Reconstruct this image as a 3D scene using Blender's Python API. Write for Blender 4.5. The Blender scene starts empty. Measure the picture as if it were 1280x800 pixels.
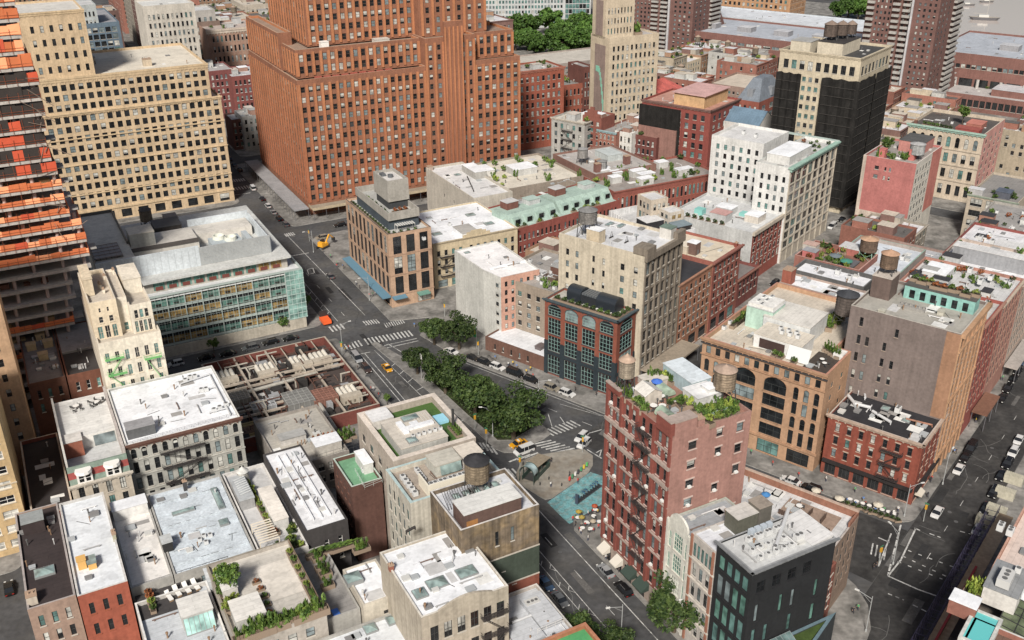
import bpy,math,random
random.seed(7)
rnd=random.random
uni=random.uniform
# ------------------------------------------------------------------ camera frame, fitted to the place's own street grid
HC=135.0
FOC,PIT,ROL=1231.48,math.radians(26.0057),math.radians(-0.46593)
cp,sp=math.cos(PIT),math.sin(PIT)
cr,sr=math.cos(ROL),math.sin(ROL)
CR=(cr,sr*sp,sr*cp)
CU=(-sr,cr*sp,cr*cp)
CW=(0.0,cp,-sp)
scene=bpy.context.scene
col=scene.collection
def at(x,y,z=0.0):
 k,m=x-640.0,y-400.0
 d=[k*CR[i]-m*CU[i]+FOC*CW[i]for i in range(3)]
 t=(z-HC)/d[2]
 return(d[0]*t,d[1]*t)
aA,aC= -0.48774,-0.897941
def axes(a):return((math.sin(a),math.cos(a)),(math.cos(a),-math.sin(a)))
GRID={'A':(axes(aA),-aA),'C':(axes(aC),-aC)}
def uv(g,x,y,z=0.0):
 (U,V),_=GRID[g]
 p=at(x,y,z)
 return(p[0]*U[0]+p[1]*U[1],p[0]*V[0]+p[1]*V[1])
def xy(g,u,v):
 (U,V),_=GRID[g]
 return(u*U[0]+v*V[0],u*U[1]+v*V[1])
# ------------------------------------------------------------------ materials
MATS={}
def _nt(name):
 m=bpy.data.materials.new(name);m.use_nodes=True
 nt=m.node_tree;b=nt.nodes['Principled BSDF']
 return m,nt,b
def plain(name,c,rough=0.6,metal=0.0,emit=None,es=0.0,alpha=None):
 if name in MATS:return MATS[name]
 m,nt,b=_nt(name)
 b.inputs['Base Color'].default_value=(*c,1);b.inputs['Roughness'].default_value=rough
 b.inputs['Metallic'].default_value=metal
 if emit:b.inputs['Emission Color'].default_value=(*emit,1);b.inputs['Emission Strength'].default_value=es
 if alpha is not None:b.inputs['Alpha'].default_value=alpha
 MATS[name]=m;return m
def mottle(name,c,rough=0.85,s1=0.25,a1=0.35,s2=2.5,a2=0.25,streak=0.0,c2=None,seam=0.0,bump=0.0,spec=0.3,zc=None,pond=0.0):
 """base colour broken by two scales of noise, vertical weather streaks and optional membrane seams"""
 if name in MATS:return MATS[name]
 m,nt,b=_nt(name);N=nt.nodes;L=nt.links
 b.inputs['Roughness'].default_value=rough
 b.inputs['Specular IOR Level'].default_value=spec
 geo=N.new('ShaderNodeNewGeometry')
 def noise(scale,det,vec=None):
  n=N.new('ShaderNodeTexNoise');n.inputs['Scale'].default_value=scale;n.inputs['Detail'].default_value=det
  L.new(vec or geo.outputs['Position'],n.inputs['Vector']);return n.outputs['Fac']
 def rng(src,lo,hi,f0=0.3,f1=0.7):
  r=N.new('ShaderNodeMapRange');r.inputs[1].default_value=f0;r.inputs[2].default_value=f1
  r.inputs[3].default_value=lo;r.inputs[4].default_value=hi;L.new(src,r.inputs[0]);return r.outputs[0]
 def mul(x,y):
  k=N.new('ShaderNodeMath');k.operation='MULTIPLY';L.new(x,k.inputs[0]);L.new(y,k.inputs[1]);return k.outputs[0]
 f=mul(rng(noise(s1,4),1-a1,1+a1*0.5),rng(noise(s2,5),1-a2,1+a2*0.6))
 if streak:
  vm=N.new('ShaderNodeVectorMath');vm.operation='MULTIPLY';vm.inputs[1].default_value=(1.4,1.4,0.05)
  L.new(geo.outputs['Position'],vm.inputs[0])
  f=mul(f,rng(noise(1.0,4,vm.outputs[0]),1-streak,1+streak*0.4))
 base=None
 if c2:
  mx=N.new('ShaderNodeMix');mx.data_type='RGBA'
  mx.inputs[6].default_value=(*c,1);mx.inputs[7].default_value=(*c2,1)
  if zc:
   sx=N.new('ShaderNodeSeparateXYZ');L.new(geo.outputs['Position'],sx.inputs[0])
   L.new(rng(sx.outputs['Z'],0,1,*zc),mx.inputs[0])
  else:
   L.new(rng(noise(s1*1.7,6),0,1,0.45,0.62),mx.inputs[0])
  base=mx.outputs[2]
 if pond:
  k_=noise(.33,3);f=mul(f,rng(k_,1.0,1-pond,.575,.60));f=mul(f,rng(noise(.9,2),1.0,1-pond*.7,.62,.64))
 if seam:
  tc=N.new('ShaderNodeTexCoord')
  br=N.new('ShaderNodeTexBrick');br.inputs['Scale'].default_value=1.0
  br.inputs['Brick Width'].default_value=9.0;br.inputs['Row Height'].default_value=1.1;br.inputs['Mortar Size'].default_value=0.035
  br.inputs['Color1'].default_value=(1,1,1,1);br.inputs['Color2'].default_value=(0.93,0.93,0.93,1)
  br.inputs['Mortar'].default_value=(1-seam,)*3+(1,)
  L.new(tc.outputs['Object'],br.inputs['Vector'])
  f=mul(f,br.outputs['Color'])
 vm=N.new('ShaderNodeVectorMath');vm.operation='SCALE'
 if base:L.new(base,vm.inputs[0])
 else:vm.inputs[0].default_value=c
 L.new(f,vm.inputs['Scale']);L.new(vm.outputs[0],b.inputs['Base Color'])
 if bump:
  bp=N.new('ShaderNodeBump');bp.inputs['Strength'].default_value=bump;bp.inputs['Distance'].default_value=0.05
  L.new(noise(3.0,4),bp.inputs['Height']);L.new(bp.outputs[0],b.inputs['Normal'])
 MATS[name]=m;return m
def wl(c,st=0.13,a=0.14):
 l_=sum(c)/3;c=tuple((x*.84+l_*.16)*.93 for x in c)
 k='wall %.3f %.3f %.3f'%c
 return mottle(k,c,0.85,0.22,a,1.6,0.14,streak=st,pond=.08)
def rf(c,seam=0.26,st=0.3):
 k='roof %.3f %.3f %.3f'%c
 d=tuple(x*0.9 for x in c)
 return mottle(k,c,0.75,0.1,st*0.3,1.3,0.1,c2=d,seam=seam,pond=.11)
def pt(c,r=0.5):
 return plain('paint %.3f %.3f %.3f'%c,c,r)
def glassm(name,c,r=0.06,spec=0.6):
 if name in MATS:return MATS[name]
 m,nt,b=_nt(name)
 N,L=nt.nodes,nt.links
 b.inputs['Roughness'].default_value=r;b.inputs['Specular IOR Level'].default_value=spec
 oi=N.new('ShaderNodeObjectInfo');g=N.new('ShaderNodeNewGeometry')
 n=N.new('ShaderNodeTexNoise');n.inputs['Scale'].default_value=0.5
 L.new(g.outputs['Position'],n.inputs['Vector'])
 mr=N.new('ShaderNodeMapRange');mr.inputs[1].default_value=.3;mr.inputs[2].default_value=.7;mr.inputs[3].default_value=.45;mr.inputs[4].default_value=1.5
 L.new(n.outputs['Fac'],mr.inputs[0])
 vm=N.new('ShaderNodeVectorMath');vm.operation='SCALE';vm.inputs[0].default_value=c
 L.new(mr.outputs[0],vm.inputs['Scale']);L.new(vm.outputs[0],b.inputs['Base Color'])
 MATS[name]=m;return m
G_DARK=glassm('dark window glass',(0.016,0.018,0.02))
G_TEAL=glassm('teal window glass',(0.10,0.19,0.18))
G_PALE=glassm('pale blind behind glass',(0.42,0.42,0.39),0.2)
G_SKY=glassm('sky window glass',(0.17,0.21,0.22),0.05,0.9)
G_WARM=glassm('room behind glass',(0.28,0.19,0.075),0.15)
G_GREEN=glassm('green glass',(0.10,0.2,0.17),0.08)
G_ROOF=glassm('skylight glass',(0.22,0.29,0.28),0.12)
G_HALF=plain('half drawn blind',(0.4,0.4,0.37),.3)
GMIX=[G_DARK]*8+[G_HALF]*3+[G_SKY]*3+[G_PALE]*2+[G_TEAL]
GDARK=[G_DARK]*12+[G_SKY]*2+[G_PALE]+[G_HALF]*4
GBRIGHT=[G_DARK]*4+[G_SKY]*4+[G_PALE]*4
GTEAL=[G_TEAL]*4+[G_SKY]*3+[G_DARK]*2+[G_PALE]
GRED=[G_DARK]*6+[G_HALF]*3+[G_PALE]*3+[G_SKY]*3
WHITE=(0.72,0.71,0.68);ROOFW=(0.77,0.79,0.82);ROOFG=(0.36,0.36,0.35);ROOFB=(0.045,0.045,0.05)
ROOFC=(0.66,0.61,0.52);ROOFBL=(0.58,0.63,0.68)
CREAM=(0.66,0.55,0.40);TAN=(0.5,0.44,0.35);YEL=(0.62,0.455,0.27);BEI=(0.58,0.5,0.36)
RED=(0.27,0.062,0.04);DRED=(0.16,0.045,0.035);PINK=(0.62,0.32,0.22);ROSE=(0.5,0.12,0.10)
BRN=(0.20,0.125,0.095);ORB=(0.46,0.21,0.095);GRY=(0.4,0.39,0.36);DGRY=(0.13,0.13,0.13);BLK=(0.025,0.027,0.03)
NAVY=(0.03,0.045,0.06);MINT=(0.34,0.58,0.47);TEAL=(0.22,0.55,0.50);COP=(0.30,0.48,0.40);STEEL=(0.42,0.44,0.46)
# ------------------------------------------------------------------ mesh builder
class M:
 def __init__(s):s.v=[];s.f=[];s.m=[]
 def quad(s,a,b,c,d,mi=0):
  n=len(s.v);s.v+=[a,b,c,d];s.f.append((n,n+1,n+2,n+3));s.m.append(mi)
 def poly(s,pts,mi=0):
  n=len(s.v);s.v+=list(pts);s.f.append(tuple(range(n,n+len(pts))));s.m.append(mi)
 def box(s,x0,x1,y0,y1,z0,z1,mi=0,skip=''):
  n=len(s.v)
  s.v+=[(x0,y0,z0),(x1,y0,z0),(x1,y1,z0),(x0,y1,z0),(x0,y0,z1),(x1,y0,z1),(x1,y1,z1),(x0,y1,z1)]
  F=[(0,3,2,1),(4,5,6,7),(0,1,5,4),(1,2,6,5),(2,3,7,6),(3,0,4,7)]
  for i,q in enumerate(F):
   if str(i)in skip:continue
   s.f.append(tuple(n+k for k in q));s.m.append(mi)
 def bar(s,p,q,r=0.05,mi=0,n=4):
  d=[q[i]-p[i]for i in range(3)];l=math.sqrt(sum(k*k for k in d))or 1e-6;d=[k/l for k in d]
  a=(0,0,1)if abs(d[2])<0.9 else(1,0,0)
  e=[d[1]*a[2]-d[2]*a[1],d[2]*a[0]-d[0]*a[2],d[0]*a[1]-d[1]*a[0]]
  k=math.sqrt(sum(t*t for t in e));e=[t/k for t in e]
  g=[d[1]*e[2]-d[2]*e[1],d[2]*e[0]-d[0]*e[2],d[0]*e[1]-d[1]*e[0]]
  b=len(s.v)
  for o in(p,q):
   for i in range(n):
    t=2*math.pi*(i+.5)/n
    s.v.append(tuple(o[j]+r*(math.cos(t)*e[j]+math.sin(t)*g[j])for j in range(3)))
  for i in range(n):
   s.f.append((b+i,b+(i+1)%n,b+n+(i+1)%n,b+n+i));s.m.append(mi)
  s.f.append(tuple(b+i for i in reversed(range(n))));s.m.append(mi)
  s.f.append(tuple(b+n+i for i in range(n)));s.m.append(mi)
 def lathe(s,prof,x=0,y=0,n=16,mi=0):
  b=len(s.v)
  for r,z in prof:
   for i in range(n):
    t=2*math.pi*i/n;s.v.append((x+r*math.cos(t),y+r*math.sin(t),z))
  for k in range(len(prof)-1):
   for i in range(n):
    j=(i+1)%n
    s.f.append((b+k*n+i,b+k*n+j,b+(k+1)*n+j,b+(k+1)*n+i));s.m.append(mi)
  s.f.append(tuple(b+(len(prof)-1)*n+i for i in range(n)));s.m.append(mi)
  s.f.append(tuple(b+i for i in reversed(range(n))));s.m.append(mi)
 def prism(s,pts,z0,z1,mi=0,mt=None):
  n=len(pts);b=len(s.v)
  s.v+=[(p[0],p[1],z0)for p in pts]+[(p[0],p[1],z1)for p in pts]
  for i in range(n):
   j=(i+1)%n;s.f.append((b+i,b+j,b+n+j,b+n+i));s.m.append(mi)
  s.f.append(tuple(b+n+i for i in range(n)));s.m.append(mi if mt is None else mt)
  s.f.append(tuple(b+i for i in reversed(range(n))));s.m.append(mi)
 def add(s,o,f=lambda p:p,mo=0):
  b=len(s.v);s.v+=[f(p)for p in o.v];s.f+=[tuple(b+i for i in q)for q in o.f];s.m+=[k+mo for k in o.m]
 def mesh(s,name,mats,smooth=False):
  me=bpy.data.meshes.new(name);me.from_pydata(s.v,[],s.f)
  for m in mats:me.materials.append(m)
  me.polygons.foreach_set('material_index',s.m)
  if smooth:me.polygons.foreach_set('use_smooth',[True]*len(s.f))
  me.update();return me
 def build(s,name,mats,parent=None,loc=None,rz=0.0,smooth=False):
  if not isinstance(mats,(list,tuple)):mats=[mats]
  return put(name,s.mesh(name,mats,smooth),parent,loc,rz)
def put(name,me,parent=None,loc=None,rz=0.0):
 o=bpy.data.objects.new(name,me);col.objects.link(o)
 if parent:o.parent=parent
 if loc:o.location=loc
 if rz:o.rotation_euler=(0,0,rz)
 return o
def tag(o,label,cat,group=None,kind=None):
 if label:o['label']=label
 if cat:o['category']=cat
 if group:o['group']=group
 if kind:o['kind']=kind
 return o
def thing(name,label,cat,loc,rz=0.0,group=None):
 return tag(put(name,None,None,loc,rz),label,cat,group)
def structure(name,m,mats):
 o=m.build(name,mats);o['kind']='structure';return o
def copy_tree(o,parent=None):
 c=o.copy();col.objects.link(c)
 if parent:c.parent=parent
 for ch in list(o.children):copy_tree(ch,c)
 return c
# ------------------------------------------------------------------ windows
WCACHE={}
def arch_prof(w,h,n=8):
 r=w/2;zc=h-min(r,h*0.45);ry=h-zc
 return[(-r*math.cos(math.pi*i/n),zc+ry*math.sin(math.pi*i/n))for i in range(n+1)]
def win_mesh(w,h,st,fm,sm,gm,split):
 k=(round(w,2),round(h,2),st,fm.name,sm.name,gm.name,split)
 if k in WCACHE:return WCACHE[k]
 fr,pn=M(),M();half=gm is G_HALF
 if half:gm=G_DARK
 e=min(0.09,w*0.07);hw=w/2
 gi=2
 nx=1;nz=2
 for t in st:
  if t=='d':nx=2
  if t=='t':nx=3
  if t=='g':nx,nz=4,4
  if t=='v':nx,nz=2,5
  if t=='o':nz=1
  if t=='w':nx,nz=3,1
 tgt=pn if split else fr
 gmi=0 if split else gi
 if 'a' in st:
  pr=arch_prof(w,h)
  tgt.poly([(-hw,.2,0),(hw,.2,0)]+[(x,.2,z)for x,z in reversed(pr)],gmi)
  for(xa,za),(xb,zb)in zip(pr,pr[1:]):
   q=1-2*e/w
   zc=h-min(hw,h*.45)
   ia,ib=(xa*q,zc+(za-zc)*q),(xb*q,zc+(zb-zc)*q)
   fr.quad((xa,.1,za),(ia[0],.1,ia[1]),(ib[0],.1,ib[1]),(xb,.1,zb),0)
   fr.quad((ia[0],.1,ia[1]),(ia[0],.19,ia[1]),(ib[0],.19,ib[1]),(ib[0],.1,ib[1]),0)
   o=1+0.34/w
   oa,ob=(xa*o,zc+(za-zc)*o),(xb*o,zc+(zb-zc)*o)
   fr.quad((oa[0],-.05,oa[1]),(xa,-.05,za),(xb,-.05,zb),(ob[0],-.05,ob[1]),1)
   fr.quad((oa[0],.0,oa[1]),(oa[0],-.05,oa[1]),(ob[0],-.05,ob[1]),(ob[0],.0,ob[1]),1)
  top=h-min(hw,h*.45)
 else:
  tgt.quad((-hw,.2,0),(hw,.2,0),(hw,.2,h),(-hw,.2,h),gmi)
  fr.box(-hw,hw,.1,.19,h-e,h,0)
  top=h
 fr.box(-hw,-hw+e,.1,.19,0,top,0);fr.box(hw-e,hw,.1,.19,0,top,0)
 fr.box(-hw+e,hw-e,.1,.19,0,e,0)
 for i in range(1,nz):fr.box(-hw+e,hw-e,.13,.195,h*i/nz-e*.4,h*i/nz+e*.4,0)
 for i in range(1,nx):fr.box(-hw+w*i/nx-e*.5,-hw+w*i/nx+e*.5,.12,.196,e,top-e,0)
 if half:
  q=h*random.choice((.35,.5,.62));tgt.quad((-hw+e,.192,q),(hw-e,.192,q),(hw-e,.192,top-e),(-hw+e,.192,top-e),1 if split else 3)
 if 's' not in st:
  fr.box(-hw-.12,hw+.12,-.14,.098,-.16,-.002,1)
 if 'l' in st and 'a' not in st:
  fr.box(-hw-.18,hw+.18,-.1,-.003,h+.003,h+.3,1)
 ms=[fm,sm]if split else[fm,sm,gm,G_PALE]
 a=fr.mesh('window',ms);b=pn.mesh('pane',[gm,G_PALE])if split else None
 WCACHE[k]=(a,b,fr,pn);return WCACHE[k]
# ------------------------------------------------------------------ buildings
def camdist(x,y,z):return math.sqrt(x*x+y*y+(z-HC)**2)
BUILDINGS={}
class Bd:
 def __init__(s,name,label,g,u0,v0,cat='building',group=None,ph=None):
  s.g=g;s.u0,s.v0=u0,v0;s.th=GRID[g][1]
  x,y=xy(g,u0,v0)
  s.root=thing(name,label,cat,(x,y,0),s.th,group)
  s.ph=ph or label;s.wins=[];s.split=False
 def L(s,px,py,z):
  u,v=uv(s.g,px,py,z);return(v-s.v0,u-s.u0)
 def W(s,x,y,z=0):
  p=xy(s.g,s.u0+y,s.v0+x);return(p[0],p[1],z)
 def vol(s,poly,z0,z1,wall,roof,faces=(),par=0.9,pt_=0.35,cope=None,cornice=None,belts=(),fm=None,sm=None,gmix=GMIX,dep=0.28,roofname='roof',wallname='wall',split=None,fmat={}):
  fm=fm or pt((0.05,0.05,0.05));sm=sm or pt((0.45,0.42,0.37),0.8)
  n=len(poly);m=M();xm=[];spl=s.split if split is None else split
  fmap={'F':0,'R':1,'K':2,'S':n-1}
  per={}
  for fc in faces:per.setdefault(fmap.get(fc[0],fc[0]),[]).append(fc)
  geo=[]
  for e in range(n):
   p0,p1=poly[e],poly[(e+1)%n]
   l=math.hypot(p1[0]-p0[0],p1[1]-p0[1]);d=((p1[0]-p0[0])/l,(p1[1]-p0[1])/l);nin=(-d[1],d[0])
   P=lambda t,z,k=0.0,p0=p0,d=d,nin=nin:(p0[0]+d[0]*t+nin[0]*k,p0[1]+d[1]*t+nin[1]*k,z)
   geo.append((p0,p1,l,d,nin,P));holes=[];ei=0
   for k_,v_ in fmat.items():
    if fmap.get(k_,k_)==e:
     xm.append(v_);ei=1+len(xm)
   Hh=z1-z0
   for fc in per.get(e,[]):
    _,fx0,fx1,fz0,fz1,nc,nr,wf,hf=fc[:9]
    st=fc[9]if len(fc)>9 else '';op=fc[10]if len(fc)>10 else{}
    X0,X1,Z0,Z1=fx0*l,fx1*l,z0+fz0*Hh,z0+fz1*Hh
    cw,ch=(X1-X0)/nc,(Z1-Z0)/nr;w,h=cw*wf,ch*hf
    mask=op.get('mask')
    for c in range(nc):
     for r in range(nr):
      if mask and mask[r%len(mask)][c%len(mask[0])]=='0':continue
      if op.get('skip')and rnd()<op['skip']:continue
      cx=X0+(c+.5)*cw;zb=Z0+r*ch+(ch-h)*op.get('va',.5)
      if zb<0.02:zb=0.02
      holes.append((cx-w/2,cx+w/2,zb,zb+h,'a' in st))
      g=random.choice(op.get('g',gmix))
      s.wins.append((w,h,st,op.get('fm',fm),op.get('sm',sm),g,P(cx,zb),math.atan2(d[1],d[0]),spl,op))
    if op.get('pier'):
     pw,pd=op['pier']
     for c in range(nc+1):
      cx=X0+c*cw;a=max(cx-pw/2,0.01);b=min(cx+pw/2,l-0.01)
      zt=Z1+op.get('ptop',0);zb=Z0-op.get('pbot',0)
      q=[P(a,zb,0),P(b,zb,0),P(b,zb,-pd),P(a,zb,-pd)]
      t=[(x,y,zt)for x,y,_ in q]
      m.quad(q[3],q[2],t[2],t[3],0);m.quad(q[0],q[3],t[3],t[0],0);m.quad(q[2],q[1],t[1],t[2],0);m.quad(t[3],t[2],t[1],t[0],0)
   xs=sorted(set([0.0,l]+[round(k,4)for h in holes for k in h[:2]]));zs=sorted(set([z0,z1]+[round(k,4)for h in holes for k in h[2:4]]))
   xs=[x for x in xs if 0<=x<=l];zs=[z for z in zs if z0<=z<=z1]
   covered=set()
   import bisect
   for(xa,xb,za,zb,ar)in holes:
    i0=bisect.bisect_left(xs,round(xa,4)-1e-5);i1=bisect.bisect_left(xs,round(xb,4)-1e-5)
    j0=bisect.bisect_left(zs,round(za,4)-1e-5);j1=bisect.bisect_left(zs,round(zb,4)-1e-5)
    for i in range(i0,i1):
     for j in range(j0,j1):covered.add((i,j))
    hw=(xb-xa)/2;cx=(xa+xb)/2
    if ar:
     pr=arch_prof(2*hw,zb-za);zc=za+pr[0][1]
     for(pa,qa),(pb,qb)in zip(pr,pr[1:]):
      m.quad(P(cx+pa,za+qa),P(cx+pb,za+qb),P(cx+pb,zb),P(cx+pa,zb),ei)
      m.quad(P(cx+pa,za+qa,dep),P(cx+pb,za+qb,dep),P(cx+pb,za+qb),P(cx+pa,za+qa),ei)
    else:
     zc=zb;m.quad(P(xa,zb,dep),P(xb,zb,dep),P(xb,zb),P(xa,zb),ei)
    m.quad(P(xa,za),P(xb,za),P(xb,za,dep),P(xa,za,dep),ei)
    m.quad(P(xa,za,dep),P(xa,zc,dep),P(xa,zc),P(xa,za),ei);m.quad(P(xb,za),P(xb,zc),P(xb,zc,dep),P(xb,za,dep),ei)
   for j in range(len(zs)-1):
    i=0
    while i<len(xs)-1:
     if(i,j)in covered:i+=1;continue
     k=i
     while k+1<len(xs)-1 and(k+1,j)not in covered:k+=1
     m.quad(P(xs[i],zs[j]),P(xs[k+1],zs[j]),P(xs[k+1],zs[j+1]),P(xs[i],zs[j+1]),ei);i=k+1
  def inset(t):
   out=[]
   for i in range(n):
    (d0,n0),(d1,n1)=geo[i-1][3:5],geo[i][3:5]
    c=d0[0]*d1[1]-d0[1]*d1[0];p=poly[i]
    if abs(c)<1e-4:out.append((p[0]+n1[0]*t,p[1]+n1[1]*t));continue
    a=(p[0]+n0[0]*t,p[1]+n0[1]*t);b=(p[0]+n1[0]*t,p[1]+n1[1]*t)
    k=((b[0]-a[0])*d1[1]-(b[1]-a[1])*d1[0])/c
    out.append((a[0]+d0[0]*k,a[1]+d0[1]*k))
   return out
  q=inset(pt_);zr=z1-par;cm=1
  for i in range(n):
   j=(i+1)%n
   m.quad((*poly[i],z1),(*poly[j],z1),(*q[j],z1),(*q[i],z1),cm)
   if par>0:m.quad((*q[i],z1),(*q[j],z1),(*q[j],zr-.02),(*q[i],zr-.02))
  m.build(wallname,[wall,cope or wall]+xm,s.root)
  r=M();r.poly([(*p,zr)for p in q]);r.build(roofname,roof,s.root)
  if cornice:
   cd,chh,cmat=cornice[:3];es=cornice[3]if len(cornice)>3 else(0,n-1)
   cm_=M()
   for e in es:
    _,_,l,d,nin,P=geo[e if isinstance(e,int)else fmap[e]]
    for(zb,zt,k)in((z1-chh,z1-chh*.45,cd*.55),(z1-chh*.45,z1+.05,cd)):
     a,b= -k,l+k
     v=[P(a,zb,.01),P(b,zb,.01),P(b,zb,-k),P(a,zb,-k)];t=[(x,y,zt)for x,y,_ in v]
     cm_.quad(v[3],v[2],t[2],t[3]);cm_.quad(t[3],t[2],t[1],t[0]);cm_.quad(v[0],v[1],v[2],v[3]);cm_.quad(v[0],v[3],t[3],t[0]);cm_.quad(v[2],v[1],t[1],t[2])
    nb=max(2,int(l/1.6))
    for i in range(nb):
     c=(i+.5)*l/nb;v=[P(c-.14,z1-chh*1.35,.01),P(c+.14,z1-chh*1.35,.01),P(c+.14,z1-chh*1.35,-cd*.5),P(c-.14,z1-chh*1.35,-cd*.5)]
     t=[(x,y,z1-chh*.46)for x,y,_ in v]
     cm_.quad(v[3],v[2],t[2],t[3]);cm_.quad(v[0],v[3],t[3],t[0]);cm_.quad(v[2],v[1],t[1],t[2]);cm_.quad(v[0],v[1],v[2],v[3])
   cm_.build('cornice',cmat,s.root)
  for bl in belts:
   fz,bh,bd,bm=bl[:4];es=bl[4]if len(bl)>4 else(0,n-1)
   b_=M();zb=z0+fz*(z1-z0)
   for e in es:
    _,_,l,d,nin,P=geo[e]
    v=[P(-bd,zb,.01),P(l+bd,zb,.01),P(l+bd,zb,-bd),P(-bd,zb,-bd)];t=[(x,y,zb+bh)for x,y,_ in v]
    b_.quad(v[3],v[2],t[2],t[3]);b_.quad(t[3],t[2],t[1],t[0]);b_.quad(v[0],v[1],v[2],v[3]);b_.quad(v[0],v[3],t[3],t[0]);b_.quad(v[2],v[1],t[1],t[2])
   b_.build('belt_course',bm,s.root)
  s.zr=zr;return zr
 def box(s,name,x0,x1,y0,y1,z0,z1,wall,top=None,rim=None):
  m=M();m.box(x0,x1,y0,y1,z0,z1,0)
  e=0.12 if rim is None else rim
  m.box(x0-e,x1+e,y0-e,y1+e,z1+.003,z1+.16,1)
  return m.build(name,[wall,top or wall],s.root)
 def bulk(s,px,py,w,l,h,wall,top=None,z=None,name='bulkhead',door=True):
  z=s.zr if z is None else z
  x,y=s.L(px,py,z);o=s.box(name,x-w/2,x+w/2,y,y+l,z,z+h,wall,top or rf(ROOFG))
  if door:
   m=M();m.box(x-.45,x+.45,y-.05,y-.003,z+.02,z+2.05);m.build('door',pt((0.12,0.12,0.13)),o)
  return o
 def part(s,m,name,mats):return m.build(name,mats,s.root)
 def done(s):
  ws=[]
  for w in s.wins:
   p=w[6];q=s.W(p[0],p[1]);ws.append((camdist(q[0],q[1],p[2])/max(w[1]*w[0],.2)**.5,w))
  ws.sort(key=lambda t:t[0])
  keep=ws if len(ws)<=100 else ws[:99];rest=ws[len(keep):]
  for _,(w,h,st,fm,sm,g,p,rz,spl,op)in keep:
   a,b,_,_=win_mesh(w,h,st,fm,sm,g,spl)
   o=put('window',a,s.root,p,rz)
   if b:put('pane',b,o)
   if op.get('ac')and rnd()<op['ac']:
    m=ac_window();put('air_conditioner',m,o,(uni(-.1,.1),0,0.02))
  if rest:
   big=M();mats=[]
   for _,(w,h,st,fm,sm,g,p,rz,spl,op)in rest:
    _,_,fr,pn=win_mesh(w,h,st,fm,sm,g,False)
    ids=[]
    for k in(fm,sm,G_DARK if g is G_HALF else g,G_PALE):
     if k not in mats:mats.append(k)
     ids.append(mats.index(k))
    c,s_=math.cos(rz),math.sin(rz);b0=len(big.m)
    big.add(fr,lambda q:(p[0]+c*q[0]-s_*q[1],p[1]+s_*q[0]+c*q[1],p[2]+q[2]))
    for i in range(b0,len(big.m)):big.m[i]=ids[big.m[i]]
   o=big.build('windows',mats,s.root);o['kind']='stuff'
  BUILDINGS[s.root.name]=s
  return s
_acw=[]
def ac_window():
 if not _acw:
  m=M();m.box(-.33,.33,-.42,.09,0,.42);_acw.append(m.mesh('air_conditioner',[pt((0.7,0.7,0.68))]))
 return _acw[0]
def rect(w,l,x=0,y=0):return[(x,y),(x+w,y),(x+w,y+l),(x,y+l)]
def B(name,label,g,N,Lp,Rp,h,wall,roof,faces=(),cat='building',group=None,ph=None,split=False,adj=(0,0,0,0),**kw):
 """a rectangular building from its three near roof corners; adj trims u0, u1, v0, v1"""
 n,l,r=uv(g,*N,h),uv(g,*Lp,h),uv(g,*Rp,h)
 u0,v0=n[0]+adj[0],n[1]+adj[2];u1=l[0]+adj[1];v1=r[1]+adj[3]
 b=Bd(name,label,g,u0,v0,cat,group,ph);b.split=split
 b.w,b.l,b.h=v1-v0,u1-u0,h
 b.vol(rect(b.w,b.l),0,h,wall,roof,faces,**kw)
 return b
def BR(name,label,g,u0,u1,v0,v1,h,wall,roof,faces=(),cat='building',group=None,ph=None,split=False,**kw):
 b=Bd(name,label,g,u0,v0,cat,group,ph);b.split=split;b.w,b.l,b.h=v1-v0,u1-u0,h
 b.vol(rect(b.w,b.l),0,h,wall,roof,faces,**kw);return b
# ------------------------------------------------------------------ things of the roofs and streets
def leafm(name,c,c2,rough=0.6):
 if name in MATS:return MATS[name]
 m,nt,b=_nt(name);N,L=nt.nodes,nt.links
 g=N.new('ShaderNodeNewGeometry');n=N.new('ShaderNodeTexNoise');n.inputs['Scale'].default_value=0.9;n.inputs['Detail'].default_value=5
 L.new(g.outputs['Position'],n.inputs['Vector'])
 mr=N.new('ShaderNodeMapRange');mr.inputs[1].default_value=.36;mr.inputs[2].default_value=.64;L.new(n.outputs['Fac'],mr.inputs[0])
 mx=N.new('ShaderNodeMix');mx.data_type='RGBA';mx.inputs[6].default_value=(*c,1);mx.inputs[7].default_value=(*c2,1)
 L.new(mr.outputs[0],mx.inputs[0]);oi=N.new('ShaderNodeObjectInfo');m2=N.new('ShaderNodeMapRange');m2 .inputs[3].default_value=.7;m2 .inputs[4].default_value=1.35;L.new(oi.outputs['Random'],m2 .inputs[0]);vm=N.new('ShaderNodeVectorMath');vm.operation='SCALE';L.new(mx.outputs[2],vm.inputs[0]);L.new(m2 .outputs[0],vm.inputs['Scale']);L.new(vm.outputs[0],b.inputs['Base Color']);b.inputs['Roughness'].default_value=rough
 b.inputs['Specular IOR Level'].default_value=0.25
 MATS[name]=m;return m
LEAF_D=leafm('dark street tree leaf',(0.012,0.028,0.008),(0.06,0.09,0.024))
LEAF_M=leafm('garden leaf',(0.035,0.075,0.016),(0.11,0.165,0.035))
LEAF_Y=leafm('yellow green leaf',(0.11,0.17,0.03),(0.25,0.29,0.06))
LEAF_R=leafm('rust leaf',(0.16,0.05,0.02),(0.3,0.11,0.04))
BARK=mottle('bark',(0.09,0.07,0.05),0.9)
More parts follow.
